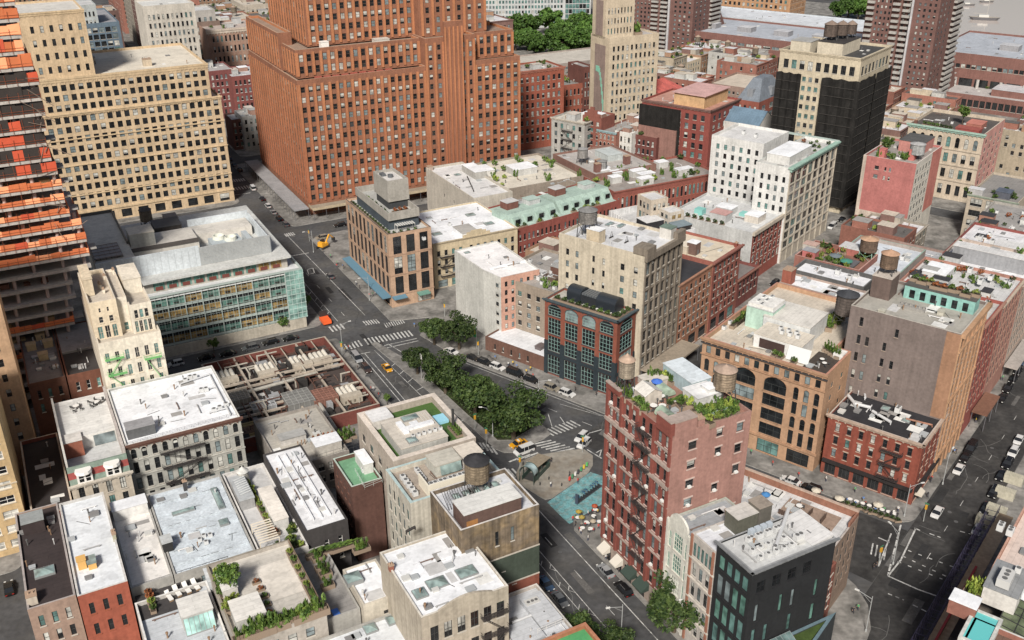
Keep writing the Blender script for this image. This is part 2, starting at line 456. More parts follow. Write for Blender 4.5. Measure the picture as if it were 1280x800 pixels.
def crown(r,h,n,leaf,clumps,seed,zc=0.0,flat=0.75):
 R=random.Random(seed);m=M();cs=[]
 for i in range(clumps):
  while True:
   p=[R.uniform(-1,1)for _ in range(3)];k=sum(t*t for t in p)
   if 0.12<k<1:break
  s=R.uniform(.55,1.0)/math.sqrt(k)*(0.45+0.5*k)
  cs.append((p[0]*s*r,p[1]*s*r,zc+p[2]*s*h/2,R.uniform(.18,.36)*r))
 for i in range(n):
  x,y,z,q=cs[R.randrange(clumps)]
  while True:
   d=[R.uniform(-1,1)for _ in range(3)];k=sum(t*t for t in d)
   if 0.2<k<1:break
  x+=d[0]*q;y+=d[1]*q;z+=d[2]*q*flat
  a=[R.gauss(0,1)+d[j]*1.1 for j in range(3)];a[2]+=.8
  k=math.sqrt(sum(t*t for t in a));a=[t/k for t in a]
  b=[R.gauss(0,1)for _ in range(3)];dt=sum(a[j]*b[j]for j in range(3));b=[b[j]-dt*a[j]for j in range(3)]
  k=math.sqrt(sum(t*t for t in b));b=[t/k for t in b]
  c=(a[1]*b[2]-a[2]*b[1],a[2]*b[0]-a[0]*b[2],a[0]*b[1]-a[1]*b[0])
  s=leaf*R.uniform(.6,1.3)
  o=(x,y,z);A_=[b[j]*s for j in range(3)];B_=[c[j]*s*.62 for j in range(3)]
  m.quad(tuple(o[j]-A_[j]for j in range(3)),tuple(o[j]-B_[j]for j in range(3)),tuple(o[j]+A_[j]for j in range(3)),tuple(o[j]+B_[j]for j in range(3)))
 return m,cs
TREES={}
def tree_proto(k,r,h,leaf,mat,n,seed,v=None,cl=26):
 v=v or r*1.6;zc=h-v/2
 m,cs=crown(r,v,n,leaf,cl,seed,zc,.75 if v>r*1.3 else.6)
 t=M();t.lathe([(r*.075,0),(r*.055,zc*.4),(r*.045,zc*.7)],n=8)
 R=random.Random(seed+5)
 for c in R.sample(cs,9):
  q=(c[0]*.45,c[1]*.45,zc*.72+(c[2]-zc*.72)*.55)
  t.bar((0,0,zc*R.uniform(.45,.68)),q,r*.028,n=5);t.bar(q,c[:3],r*.014,n=4)
 TREES[k]=(m.mesh('crown',[mat]),t.mesh('trunk',[BARK]))
tree_proto('big',7.8,12.2,.40,LEAF_D,5200,1,8.2,30);tree_proto('big2',7.0,11.4,.40,LEAF_D,4600,2,7.8,26)
tree_proto('mid',3.2,8,.32,LEAF_M,1500,3);tree_proto('park',8,15,.8,leafm('park leaf',(0.03,0.075,0.015),(0.085,0.15,0.03)),2600,4)
def tree(k,x,y,z,label,s=1.0,group=None,name='tree',rz=None):
 o=thing(name,label,'tree',(x,y,z),rz if rz is not None else uni(0,6.28),group);o.scale=(s,s,s)
 put('crown',TREES[k][0],o);put('trunk',TREES[k][1],o);return o
SHR={};RAWF={}
def _shrub(k,mat,seed,wx,hz):
 m,cs=crown(1.0,1.0,170,.17,9,seed,0.0);f=M()
 f.add(m,lambda p:(p[0]*wx,p[1]*.55,.55+max(-.1,p[2]*hz+.35)))
 b=M();b.box(-wx*.95,wx*.95,-.38,.38,0,.5);b.box(-wx*.95+.06,wx*.95-.06,-.32,.32,.5,.503,1)
 RAWF[k]=(f,mat);SHR[k]=(f.mesh('foliage',[mat]),b.mesh('planter',[pt((0.25,0.19,0.14),.8),pt((0.06,0.045,0.03),.9)]))
for k_,mt_ in(('m',LEAF_M),('d',LEAF_D),('y',LEAF_Y),('r',LEAF_R)):
 _shrub(k_,mt_,11,.8,.75);_shrub(k_+'l',mt_,12,2.4,.5);_shrub(k_+'t',mt_,13,.7,1.9)
def short(lab,n):
 w=lab.split()
 while len(w)>n:
  k=max(i for i,t in enumerate(w)if i>2 and t in('with','beside','between','above','along','on','in','behind','near','at','by','directly','of','far','under')or i==3);w=w[:k]
 return ' '.join(w)
def shrub(b,px,py,k,label,s=1.0,z=None,rot=0.0,group=None):
 z=b.zr if z is None else z
 x,y=b.L(px,py,z);w=b.W(x,y,z)
 o=thing('potted_shrub',label,'plant',w,b.th+rot,group or('planters: '+label));s*=1.3;o.scale=(s,s,s)
 put('foliage',SHR[k][0],o);put('planter',SHR[k][1],o);return o
def garden(b,n,kinds,label,s0=1.6,s1=2.6,box=None,z=None,gr=None):
 x0,x1,y0,y1=box or(1,b.w-1,1,b.l-1);z=b.zr if z is None else z;g=M();mats=[]
 for i in range(n):
  f,mt=RAWF[random.choice(kinds)];x,y,s,a=uni(x0,x1),uni(y0,y1),uni(s0,s1),uni(0,6.28);c,d=s*math.cos(a),s*math.sin(a)
  if mt not in mats:mats.append(mt)
  g.add(f,lambda p:(x+c*p[0]-d*p[1],y+d*p[0]+c*p[1],z+s*(p[2]-.35)),mats.index(mt))
 o=g.build('roof_planting',mats);o.location=b.W(0,0);o.rotation_euler=(0,0,b.th);return tag(o,label,'planting',gr,'stuff')
def shrubs(b,pts,k,label,s=1.0,z=None,rot=0.0):
 for p in pts:shrub(b,p[0],p[1],random.choice(k),label,s*uni(.85,1.2),z,rot)
def tank(w,label,r=2.0,h=3.6,leg=3.0,wood=(0.20,0.165,0.125),roofc=(0.36,0.26,0.19),steel=(0.06,0.06,0.06),cone=1.1,th=0.0,group=None):
 o=thing('water_tower',label,'water tank',w,th,group)
 m=M();m.lathe([(r,leg),(r*.97,leg+h)],n=20)
 m.build('tank',mottle('stave %.3f %.3f %.3f'%wood,wood,.85,1.2,.4,4.0,.3,streak=.45),o,smooth=False)
 m=M();m.lathe([(r*1.08,leg+h+.004),(r*.55,leg+h+cone*.55),(.12,leg+h+cone),(.1,leg+h+cone+.2)],n=20)
 m.build('tank_roof',wl(roofc,.2),o)
 m=M()
 for i in range(7):
  z=leg+h*(i+.5)/7;m.lathe([(r*1.012,z),(r*1.012,z+.08)],n=20)
 m.build('hoop',pt(tuple(c*.5 for c in wood)),o)
 q=r*.72;P=pt(steel)
 for sx,sy in((-1,-1),(1,-1),(1,1),(-1,1)):
  m=M();m.bar((sx*q*1.15,sy*q*1.15,0),(sx*q,sy*q,leg-.2),.12);m.build('leg',P,o)
 m=M();m.box(-r*.95,r*.95,-.15,.15,leg-.35,leg-.004);m.box(-.15,.15,-r*.95,r*.95,leg-.65,leg-.354)
 if leg>2.2:
  for a,c in(((-1,-1),(1,-1)),((1,-1),(1,1)),((1,1),(-1,1)),((-1,1),(-1,-1))):
   m.bar((a[0]*q*1.13,a[1]*q*1.13,.3),(c[0]*q,c[1]*q,leg-.5),.05);m.bar((c[0]*q*1.13,c[1]*q*1.13,.3),(a[0]*q,a[1]*q,leg-.5),.05)
 m.build('brace',P,o);return o
def tank_on(b,px,py,label,z=None,**k):
 z=b.zr if z is None else z
 x,y=b.L(px,py,z);return tank(b.W(x,y,z),label,th=b.th,**k)
ACM={}
def _acs():
 g1,g2,g3=pt((0.55,0.56,0.56)),pt((0.12,0.12,0.12)),pt((0.3,0.31,0.32))
 m=M();m.box(-.9,.9,-.55,.55,.15,1.35,0);m.box(-.8,.8,-.45,.45,.0,.15,2)
 f=M()
 for x in(-.42,.42):f.lathe([(.36,1.353),(.36,1.43),(.3,1.43),(.28,1.38)],x,0,12)
 ACM['pair']=(m.mesh('casing',[g1,g2,g3]),f.mesh('fan',[g2]))
 m=M();m.box(-.5,.5,-.45,.45,.1,1.0,0);m.box(-.4,.4,-.35,.35,0,.1,1)
 f=M();f.lathe([(.36,1.003),(.36,1.08),(.28,1.05)],0,0,12)
 ACM['one']=(m.mesh('casing',[g1,g2,g3]),f.mesh('fan',[g2]))
 m=M();m.box(-2.0,2.0,-1.1,1.1,.25,1.9,0);m.box(-1.8,1.8,-.9,.9,0,.25,1);m.box(2.003,3.0,-.5,.5,.4,1.3,2)
 f=M()
 for x in(-1.1,.1,1.2):f.lathe([(.45,1.903),(.45,2.0),(.35,1.95)],x,0,12)
 ACM['big']=(m.mesh('casing',[pt((0.48,0.48,0.47)),g2,g3]),f.mesh('fan',[g2]))
_acs()
def ac(b,x,y,label,k='pair',rot=0.0,z=None,s=1.0):
 z=b.zr if z is None else z
 o=thing('air_conditioner',label,'air conditioner',b.W(x,y,z),b.th+rot,'air conditioners: '+label);o.scale=(s,s,s)
 put('casing',ACM[k][0],o);put('fan',ACM[k][1],o);return o
def acs(b,pts,label,k='pair',rot=0.0,z=None,s=1.0):
 for p in pts:
  x,y=b.L(p[0],p[1],b.zr if z is None else z);ac(b,x,y,label,k,rot,z,s)
def skylight(b,x,y,w,l,h=.6,z=None,pitch=.5):
 z=b.zr if z is None else z
 m=M();m.box(x-w/2,x+w/2,y-l/2,y+l/2,z,z+h)
 for i in range(1,4):
  X=x-w/2+w*i/4;m.box(X-.04,X+.04,y-l/2,y+l/2,z+h+.002,z+h+.07)
 o=m.build('skylight',pt((0.22,0.23,0.23)),b.root)
 g=M();c=(x,y,z+h+pitch);e=.08
 q=[(x-w/2+e,y-l/2+e,z+h+.004),(x+w/2-e,y-l/2+e,z+h+.004),(x+w/2-e,y+l/2-e,z+h+.004),(x-w/2+e,y+l/2-e,z+h+.004)]
 for i in range(4):g.poly([q[i],q[(i+1)%4],c])
 g.build('pane',G_ROOF,o)
def sky(b,pts,w,l,h=.5,pitch=.4):
 for p in pts:
  x,y=b.L(p[0],p[1],b.zr);skylight(b,x,y,w,l,h,None,pitch)
def chimney(b,x,y,w=.9,l=.9,h=1.8,mat=None,z=None):
 z=b.zr if z is None else z
 m=M();m.box(x-w/2,x+w/2,y-l/2,y+l/2,z,z+h,0);m.box(x-w/2-.1,x+w/2+.1,y-l/2-.1,y+l/2+.1,z+h,z+h+.15,1)
 for i in(-1,1):m.lathe([(.14,z+h+.15),(.12,z+h+.6)],x+i*w*.22,y,8,1)
 m.build('chimney',[mat or wl(BRN),pt((0.35,0.25,0.18))],b.root)
VENT={}
def vents(b,n,x0=.08,x1=.92,y0=.08,y1=.92,z=None):
 """small fixed pipes, gooseneck vents, hatches, patches and cable runs over a roof rectangle"""
 z=b.zr if z is None else z
 for i in range(int(n*(2.2 if b.root.location.length<270 else 1.5))):
  x,y=b.w*uni(x0,x1),b.l*uni(y0,y1);t=rnd();m=M()
  if t<.1:
   l=uni(3,9);q=(x+l*uni(-.3,1),y+l*uni(-1,1))
   if not(0<q[0]<b.w and 0<q[1]<b.l):continue
   m.bar((x,y,z+.06),(*q,z+.06),.05);m.build('roof_cable',pt((0.05,0.05,0.05)),b.root)
  elif t<.4:
   r=uni(.08,.16);m.lathe([(r,z),(r,z+uni(.6,1.1)),(r*1.7,z+1.1),(r*1.5,z+1.3)],x,y,8);m.build('vent_pipe',pt(random.choice([(0.1,0.1,0.1),(0.5,0.5,0.5),(0.25,0.16,0.1)])),b.root)
  elif t<.62:
   w=uni(.5,.9);m.box(x-w,x+w,y-w*.8,y+w*.8,z,z+.35);m.box(x-w-.08,x+w+.08,y-w*.8-.08,y+w*.8+.08,z+.353,z+.45);m.build('roof_hatch',pt(random.choice([(0.5,0.5,0.48),(0.2,0.2,0.2),(0.35,0.37,0.38)])),b.root)
  elif t<.8:
   l=uni(2,5);a=random.choice((0,1));q=(x+l*(1-a),y+l*a,z+.3)
   if q[0]>b.w*.97 or q[1]>b.l*.97:continue
   m.bar((x,y,z+.3),q,.11,n=6)
   for k in(0.1,.9):m.box(x+(q[0]-x)*k-.12,x+(q[0]-x)*k+.12,y+(q[1]-y)*k-.12,y+(q[1]-y)*k+.12,z,z+.25)
   m.build('roof_pipe',pt(random.choice([(0.3,0.3,0.3),(0.6,0.6,0.6),(0.15,0.1,0.08)])),b.root)
  else:
   w,l=uni(.6,2.2),uni(.6,1.6)
   if x+w>b.w*.95 or y+l>b.l*.95 or x-w<b.w*.04 or y-l<b.l*.04:continue
   m.box(x-w,x+w,y-l,y+l,z+.004,z+.03);m.build('roof_patch',rf(random.choice([(0.5,0.5,0.5),(0.7,0.7,0.68),(0.3,0.29,0.28)]),0),b.root)
def duct(b,pts,r=.3,mat=None,z=None,name='duct'):
 z=b.zr if z is None else z
 m=M();w=[b.L(p[0],p[1],z)for p in pts]
 for a,c in zip(w,w[1:]):m.bar((*a,z+r+.35),(*c,z+r+.35),r,n=8)
 for a in w:m.box(a[0]-.1,a[0]+.1,a[1]-.1,a[1]+.1,z,z+.4)
 m.build(name,mat or pt((0.5,0.51,0.52),.35),b.root)
def railing(b,pts,z,h=1.0,mat=None,local=False,name='railing'):
 w=pts if local else[b.L(p[0],p[1],z)for p in pts];m=M()
 for a,c in zip(w,w[1:]):
  l=math.hypot(c[0]-a[0],c[1]-a[1]);n=max(1,int(l/1.5))
  for k in(.5,1.0):m.bar((*a,z+h*k),(*c,z+h*k),.03)
  for i in range(n+1):
   q=(a[0]+(c[0]-a[0])*i/n,a[1]+(c[1]-a[1])*i/n);m.bar((*q,z),(*q,z+h),.03)
 m.build(name,mat or pt((0.08,0.08,0.08)),b.root)
def fire_escape(b,e,t0,t1,zs,mat=None,k=0.0):
 """iron balconies at heights zs over [t0,t1] of face e ('F' or 'S'), ladders between"""
 mat=mat or pt((0.04,0.035,0.035),.6);m=M()
 def P(t,z,d):
  return(t,-d-.02,z)if e=='F' else(-d-.02,b.l-t,z)
 def bx(t0,t1,z0,z1,d0,d1):
  a,c=P(t0,z0,d0),P(t1,z1,d1);m.box(min(a[0],c[0]),max(a[0],c[0]),min(a[1],c[1]),max(a[1],c[1]),z0,z1)
 for i,z in enumerate(zs):
  for j in range(6):bx(t0,t1,z,z+.05,j*.2,j*.2+.1)
  for q in(.5,1.0):m.bar(P(t0,z+q,1.15),P(t1,z+q,1.15),.04);m.bar(P(t0,z+q,0),P(t0,z+q,1.15),.04);m.bar(P(t1,z+q,0),P(t1,z+q,1.15),.04)
  n=int((t1-t0)/.5)
  for j in range(n+1):m.bar(P(t0+(t1-t0)*j/n,z,1.15),P(t0+(t1-t0)*j/n,z+1,1.15),.025)
  if i+1<len(zs):
   a,c=(t0+.5,t1-.5)if i%2 else(t1-.5,t0+.5)
   for o in(.35,.95):m.bar(P(a,z,o),P(c,zs[i+1],o),.06)
   for j in range(10):
    f=(j+.5)/10;m.bar(P(a+(c-a)*f,z+(zs[i+1]-z)*f,.35),P(a+(c-a)*f,z+(zs[i+1]-z)*f,.95),.03)
 m.build('fire_escape',mat,b.root)
def awning(b,e,t0,t1,z,d,mat,drop=.9,name='awning'):
 m=M()
 def P(t,z,k):return(t,-k,z)if e=='F' else(-k,b.l-t,z)
 a,c,f,g=P(t0,z,.02),P(t1,z,.02),P(t1,z-drop,d),P(t0,z-drop,d)
 m.quad(a,c,f,g);m.quad(g,f,P(t1,z-drop-.3,d),P(t0,z-drop-.3,d));m.poly([a,g,P(t0,z-drop-.3,d),P(t0,z-drop-.3,.02)]);m.poly([c,f,P(t1,z-drop-.3,d),P(t1,z-drop-.3,.02)])
 m.build(name,mat,b.root)
# furniture
FUR={}
def _fur():
 w=pt((0.7,0.69,0.66));d=pt((0.06,0.06,0.06));br=pt((0.3,0.2,0.12))
 m=M();m.lathe([(.55,.72),(.55,.76)],n=14);t=M();t.lathe([(.3,0),(.05,.04),(.05,.719)],n=8)
 FUR['table']=[('tabletop',m.mesh('tabletop',[w])),('leg',t.mesh('leg',[d]))]
 m=M();m.box(-.22,.22,-.22,.22,.42,.47);q=M();q.box(-.22,.22,.18,.22,.473,.9)
 r=[('seat',m.mesh('seat',[d])),('backrest',q.mesh('backrest',[d]))]
 l=M();l.box(-.02,.02,-.02,.02,0,.418);lm=l.mesh('leg',[d])
 FUR['chair']=r;FUR['legs']=lm
 m=M();m.box(-.32,.32,-.95,.6,.3,.42);q=M();q.quad((-.32,.6,.42),(.32,.6,.42),(.32,1.05,.9),(-.32,1.05,.9));q.quad((-.32,.66,.36),(.32,.66,.36),(.32,1.12,.86),(-.32,1.12,.86))
 f=M();f.box(-.3,.3,-.9,-.8,0,.3);f.box(-.3,.3,.4,.5,0,.3)
 FUR['lounger']=[('mattress',m.mesh('mattress',[w])),('backrest',q.mesh('backrest',[w])),('frame',f.mesh('frame',[br]))]
_fur()
def furn(b,px,py,k,label,z=None,rot=0.0,s=1.0,ground=False):
 z=b.zr if z is None else z
 x,y=b.L(px,py,z)
 nm={'table':'round_table','chair':'chair','lounger':'sun_lounger'}[k]
 o=thing(nm,label,nm.replace('_',' '),b.W(x,y,z),b.th+rot,k+'s: '+label);o.scale=(s,s,s)
 for n,me in FUR[k]:put(n,me,o)
 if k=='chair':
  for sx in(-.18,.18):
   for sy in(-.18,.18):put('leg',FUR['legs'],o,(sx,sy,0))
 return o
def parasol(loc,label,c,r=1.5,group=None,h=2.4):
 o=thing('parasol',label,'parasol',loc,uni(0,1),group)
 m=M();n=8
 rim=[(r*math.cos(2*math.pi*i/n),r*math.sin(2*math.pi*i/n),h-.45)for i in range(n)]
 for i in range(n):
  a,d=rim[i],rim[(i+1)%n];m.poly([(0,0,h),a,d]);m.quad(a,(a[0],a[1],h-.62),(d[0],d[1],h-.62),d)
 m.build('canopy',pt(c,.8),o)
 m=M();m.lathe([(.3,0),(.3,.06),(.03,.07),(.03,h-.05)],n=8);m.build('pole',pt((0.3,0.28,0.25)),o);return o
# ------------------------------------------------------------------ the buildings
GRID['E']=(axes(-0.66),0.66)
def ztop(g,u,v,py,px=None):
 x,y=xy(g,u,v);lo,hi=0.0,134.0
 for _ in range(50):
  m=(lo+hi)/2;q=(x,y,m-HC)
  w=sum(q[i]*CW[i]for i in range(3));yy=400-FOC*sum(q[i]*CU[i]for i in range(3))/w
  if yy>py:lo=m
  else:hi=m
 return lo
def hfor(g,px,py,u=None,v=None):
 a,b=uv(g,px,py,0);k=(u/a)if u is not None else(v/b)
 return HC*(1-k)
STONE=pt((0.5,0.46,0.38),.8);IRON=pt((0.04,0.036,0.035),.6)
shopg={'g':[G_DARK]*3+[G_TEAL,G_SKY]}
# --- the tall orange brick tower with setbacks
TW=mottle('tower brick',(0.43,0.185,0.092),.85,.1,.14,1.2,.12,streak=.14,c2=(0.33,0.12,0.065),zc=(52,2))
TC=wl((0.45,0.28,0.18))
b=Bd('brick_tower','huge orange brick office tower with stepped setbacks and ribbed piers','A',368,104,'tower',None,'orange brick tower')
pier={'pier':(1.0,.35),'g':GRED,'ptop':0};pis={'pier':(1.1,.3),'g':GDARK}
fmt=pt((0.16,0.10,0.07));smt=pt((0.24,0.09,0.04),.8)
H1_=53.8
W_=96.0
TWD=wl((0.31,0.125,0.065));kw=dict(fmat={'F':TWD,'S':TWD},fm=fmt,sm=smt,cope=TC,pt_=.6)
# base mass: left part, right part, centre bay run the same front
b.vol([(0,0),(53,0),(53,70),(0,70)],0,H1_,TW,rf((0.3,0.22,0.17)),[('F',.012,.99,.1,.965,17,12,.54,.56,'s',pier),('S',.0,1,.1,.965,20,12,.6,.55,'s',pis)],par=1.1,**kw)
zt=64.5
b.vol([(53.004,-.25),(75,-.25),(75,60),(53.004,60)],0,zt,TW,rf((0.3,0.22,0.17)),[('F',.02,.36,.08,.97,2,15,.4,.55,'s',pier),('F',.70,.98,.08,.97,2,15,.4,.55,'s',pier)],par=1.0,**kw)
b.vol([(61,-1.6),(69,-1.6),(69,-.26),(61,-.26)],0,zt+6,TW,TC,[('F',.04,.96,.03,.97,4,1,.02,.02,'s',{'pier':(.7,.3),'skip':1})],par=.2,**dict(kw,pt_=.2))
b.vol([(75.004,0),(W_,0),(W_,70),(75.004,70)],0,H1_,TW,rf((0.3,0.22,0.17)),[('F',.02,.98,.1,.965,6,12,.54,.56,'s',pier)],par=1.1,**kw)
zs2=64.0
b.vol([(2,5),(53,5),(53,68),(2,68)],H1_-.5,zs2,TW,rf((0.3,0.22,0.17)),[('F',.01,.99,.08,.9,16,2,.54,.62,'s',pier),('S',.0,1,.08,.9,18,2,.6,.62,'s',pis)],par=1.0,**kw)
b.vol([(75.01,4),(W_-1,4),(W_-1,68),(75.01,68)],H1_-.5,zs2,TW,rf((0.3,0.22,0.17)),[('F',.02,.98,.08,.9,6,2,.54,.62,'s',pier)],par=1.0,**kw)
b.vol([(0.4,22),(6,22),(6,69),(0.4,69)],H1_-.4,zs2+4,TW,rf((0.3,0.22,0.17)),[('S',.0,1,.08,.9,13,3,.6,.62,'s',pis)],par=1.0,**kw)
b.vol([(9,12),(54,12),(54,62),(9,62)],zs2-.5,96,TW,rf((0.3,0.22,0.17)),[('F',.03,.99,.02,.98,14,8,.54,.6,'s',pier),('S',.0,1,.02,.98,14,8,.6,.58,'s',pis)],par=1.0,**kw)
b.vol([(54.01,7),(84,7),(84,58),(54.01,58)],zs2-.4,96,TW,rf((0.3,0.22,0.17)),[('F',.05,.98,.02,.98,6,8,.34,.58,'s',pier)],par=1.0,**kw)
for x0,x1,y0,y1,z in((10,22,1.2,4,H1_-1.1),(24,40,1.2,4.2,H1_-1.1),(12,40,6.2,10.5,zs2-1)):
 b.zr=z;b.w,b.l=x1,y1
for k in range(7):chimney(b,86+uni(-8,8),uni(8,30),1.6,1.2,1.6,TW,zs2-1)
b.box('terrace_shed',13,16,6.6,9.5,zs2-1,zs2+1.6,pt(WHITE));b.box('terrace_shed',35,41,6.8,10.5,zs2-1,zs2+.5,pt((0.5,0.48,0.44)))
m=M()
for i in range(9):m.box(8+i*3.6,10.6+i*3.6,1.4,3.2,H1_-1.1,H1_-.2+uni(0,.4))
b.part(m,'terrace_planter',[pt((0.3,0.07,0.05),.8)])
b.done()
# the sidewalk sheds round its foot
def shed(name,label,g,u0,u1,v0,v1,z,deckc,posts,par=1.0,parc=None,th=.35):
 (x,y)=xy(g,u0,v0);o=thing(name,label,'sidewalk shed',(x,y,0),GRID[g][1]);w,l=v1-v0,u1-u0
 m=M();m.box(0,w,0,l,z,z+th);m.build('deck',deckc,o)
 if par:
  m=M();m.box(-.08,-.003,0,l,z+.01,z+par);m.box(w+.003,w+.08,0,l,z+.01,z+par);m.box(0,w,-.08,-.003,z+.01,z+par)
  m.build('parapet',parc or deckc,o)
 m=M();nx=max(2,int(w/posts)+1);ny=max(2,int(l/posts)+1)
 for i in range(nx):
  for j in range(ny):
   if 0<i<nx-1 and 0<j<ny-1:continue
   X,Y=.15+(w-.3)*i/(nx-1),.15+(l-.3)*j/(ny-1);m.box(X-.07,X+.07,Y-.07,Y+.07,.13,z)
 m.build('post',pt((0.12,0.12,0.13)),o);return o
shed('sidewalk_shed','long grey roofed sidewalk shed along the avenue side of the orange tower','A',364,440,96.7,102.5,4.2,wl((0.30,0.30,0.31)),4,.5)
shed('sidewalk_shed','tan fronted sidewalk shed along the front foot of the orange tower','A',361,366.8,103.5,190,4.2,wl((0.32,0.27,0.2)),5,1.1,wl((0.5,0.4,0.26)))
# --- yellow stone office block, upper left
YW=wl(YEL,.16);YT=wl((0.64,0.47,0.27))
b=Bd('stone_office','wide yellow stone office block with dense rows of small dark windows','A',401,16,'office building',None,'yellow stone office')
ys=dict(fm=pt((0.03,0.03,0.03)),sm=pt((0.58,0.45,0.26),.8),cope=YT,gmix=GDARK)
bz=[(k,.45,.22,YT)for k in(.27,.54,.77)]
b.vol(rect(66,64),0,44,YW,rf(ROOFC),[('F',.01,.99,.13,.985,21,10,.6,.64,'s'),('S',.02,.98,.13,.985,16,10,.5,.6,'s'),('F',.01,.99,0.01,.1,10,1,.6,.8,'s')],par=.8,cornice=(.45,1.0,YT),belts=[(.11,.7,.3,YT)]+bz,**ys)
b.vol([(1.5,.006),(62.5,.006),(62.5,50),(1.5,50)],43.6,57.2,YW,rf(ROOFC),[('F',.01,.99,.04,.86,20,3,.6,.62,'s')],par=1.0,cornice=(.3,1.6,YT),**ys)
tx,ty=b.L(117,88,57.2)
ztw=ztop('A',401+3,16+tx,11)
b.vol([(-20,3),(tx,3),(tx,34),(-20,34)],56.5,ztw,YW,rf((0.6,0.58,0.54)),[('F',.52,.985,.03,.85,6,4,.38,.5,'s')],par=.8,cornice=(.3,1.2,YT),**ys)
b.zr=56.2;b.w,b.l=62,40
chimney(b,42,12,3.2,2.6,2.6,wl((0.55,0.45,0.32)));b.bulk(115,80,3,3,2.4,pt((0.5,0.47,0.4)));vents(b,8,.3,.95,.1,.9);b.done()
# --- glass academic building with a grey mechanical penthouse
GB=Bd('glass_building','green glass college building with orange lit floors and a pale metal rooftop plant','A',272,18,'building',None,'green glass building')
gl=plain('green curtain glass',(0.16,0.26,0.23),.12);sl=pt((0.36,0.42,0.40),.4);wt=pt((0.62,0.64,0.63))
fl=3.9;gw,gd,gh=54.0,58.0,19.2
m=M();m.box(0,gw,0,gd,0,gh-.9);GB.part(m,'core_wall',[wl((0.17,0.16,0.14))])
m=M();m.box(-.5,gw+.5,-.5,gd,gh-.9,gh-.62);m.box(.2,gw-.2,.2,gd-.2,gh-.617,gh-.6,1);GB.part(m,'roof',[wt,rf((0.62,0.64,0.65))])
for f in range(4):
 z=3.6+f*fl
 for c in range(11):
  x0=gw*c/11
  m=M();m.quad((x0+.12,-.06,z+.5),(x0+gw/11-.12,-.06,z+.5),(x0+gw/11-.12,-.06,z+fl*.62),(x0+.12,-.06,z+fl*.62))
  m.quad((x0+.12,-.07,z+fl*.62),(x0+gw/11-.12,-.07,z+fl*.62),(x0+gw/11-.12,-.07,z+fl*.97),(x0+.12,-.07,z+fl*.97),1)
  m.box(x0+gw/22-.8,x0+gw/22+.8,-.1,-.062,z+.7,z+1.1+uni(0,.4),2)
  for q in range(1,6):m.box(x0+gw/11*q/6-.02,x0+gw/11*q/6+.02,-.12,-.08,z+.4,z+fl*.97,3)
  ob=m.build('window',[G_WARM if rnd()<.75 else G_GREEN,G_DARK,pt((0.02,0.015,0.012)),sl],GB.root)
m=M()
for f in range(5):
 z=3.6+f*fl
 m.box(-.55,gw+.55,-.55,-.14,z-.25,z+.3);m.box(-.55,-.1,-.1,gd,z-.25,z+.3)
 m.box(gw+.1,gw+.55,-.1,gd,z-.25,z+.3)
for c in range(12):
 x=gw*c/11;m.box(x-.14,x+.14,-.5,-.15,0,gh-.9)
for c in range(34):
 x=gw*c/33;m.box(x-.03,x+.03,-.95,-.88,3.4,gh+.3)
for f in range(10):m.box(-.5,gw+.5,-.93,-.9,4+f*1.7,4.07+f*1.7)
GB.part(m,'curtain_wall_frame',[sl])
m=M();m.quad((gw+.6,-1,3.4),(gw+.6,gd,3.4),(gw+.6,gd,gh),(gw+.6,-1,gh));m.quad((gw-5,-1,3.4),(gw+.6,-1,3.4),(gw+.6,-1,gh),(gw-5,-1,gh));f_=M()
for i in range(10):
 f_.box(gw+.62,gw+.68,gd*i/10,gd*i/10+.1,3.4,gh);f_.box(gw-5,gw+.68,-1.08,-1.01,3.6+i*1.6,3.7+i*1.6)
for i in range(5):f_.box(gw-5+i*1.35,gw-4.92+i*1.35,-1.09,-1.01,3.4,gh)
f_.build('glass_frame',pt((0.5,0.6,0.57)),GB.root)
GB.part(m,'corner_glass',[glassm('clear green glass',(0.2,0.33,0.3),.08)])
m=M();m.box(0,gw,-1.2,-.7,0,3.3);GB.part(m,'base_wall',[wl((0.5,0.45,0.36))])
m=M()
for i in range(60):m.box(gw*i/60-.02,gw*i/60+.02,-.4,-.36,gh-.6,gh+.5)
m.box(0,gw,-.42,-.34,gh+.5,gh+.56);GB.part(m,'railing',[pt((0.55,0.57,0.57))])
# set back top floor
m=M();m.box(0,gw-2.5,4.2,gd-4,gh-.59,gh+2.9);GB.part(m,'upper_wall',[wl((0.45,0.42,0.36))])
for c in range(10):
 x0=12+38*c/10;m=M();m.quad((x0+.3,4.1,gh),(x0+3.4,4.1,gh),(x0+3.4,4.1,gh+2.5),(x0+.3,4.1,gh+2.5));m.box(x0+.8,x0+2.9,4.0,4.08,gh,gh+1.1,1);m.box(x0+1.8,x0+1.88,4.02,4.07,gh,gh+2.5,2);m.build('window',[G_WARM if c>7 else G_GREEN,pt((0.14,0.04,0.03)),sl],GB.root)
m=M();m.box(-.3,gw-1.6,2.6,gd-3,gh+2.9,gh+3.5);GB.part(m,'canopy_roof',[wl((0.55,0.56,0.54))])
zp=gh+3.5;PB=wl((0.60,0.66,0.70),.08);LV=wl((0.40,0.41,0.40),.1)
m=M();m.box(-1.5,27,8.0,8.4,zp,zp+6.3,0);m.box(27.01,gw-6,8.0,8.4,zp,zp+5.6,1)
for i in range(15):m.box(-1.5+i*1.95,-1.45+i*1.95,7.96,7.998,zp+.1,zp+6.3,2)
for i in range(13):m.box(27.01,gw-6,7.95,7.998,zp+.3+i*.42,zp+.42+i*.42,2)
GB.part(m,'screen_wall',[PB,LV,pt((0.33,0.36,0.38))])
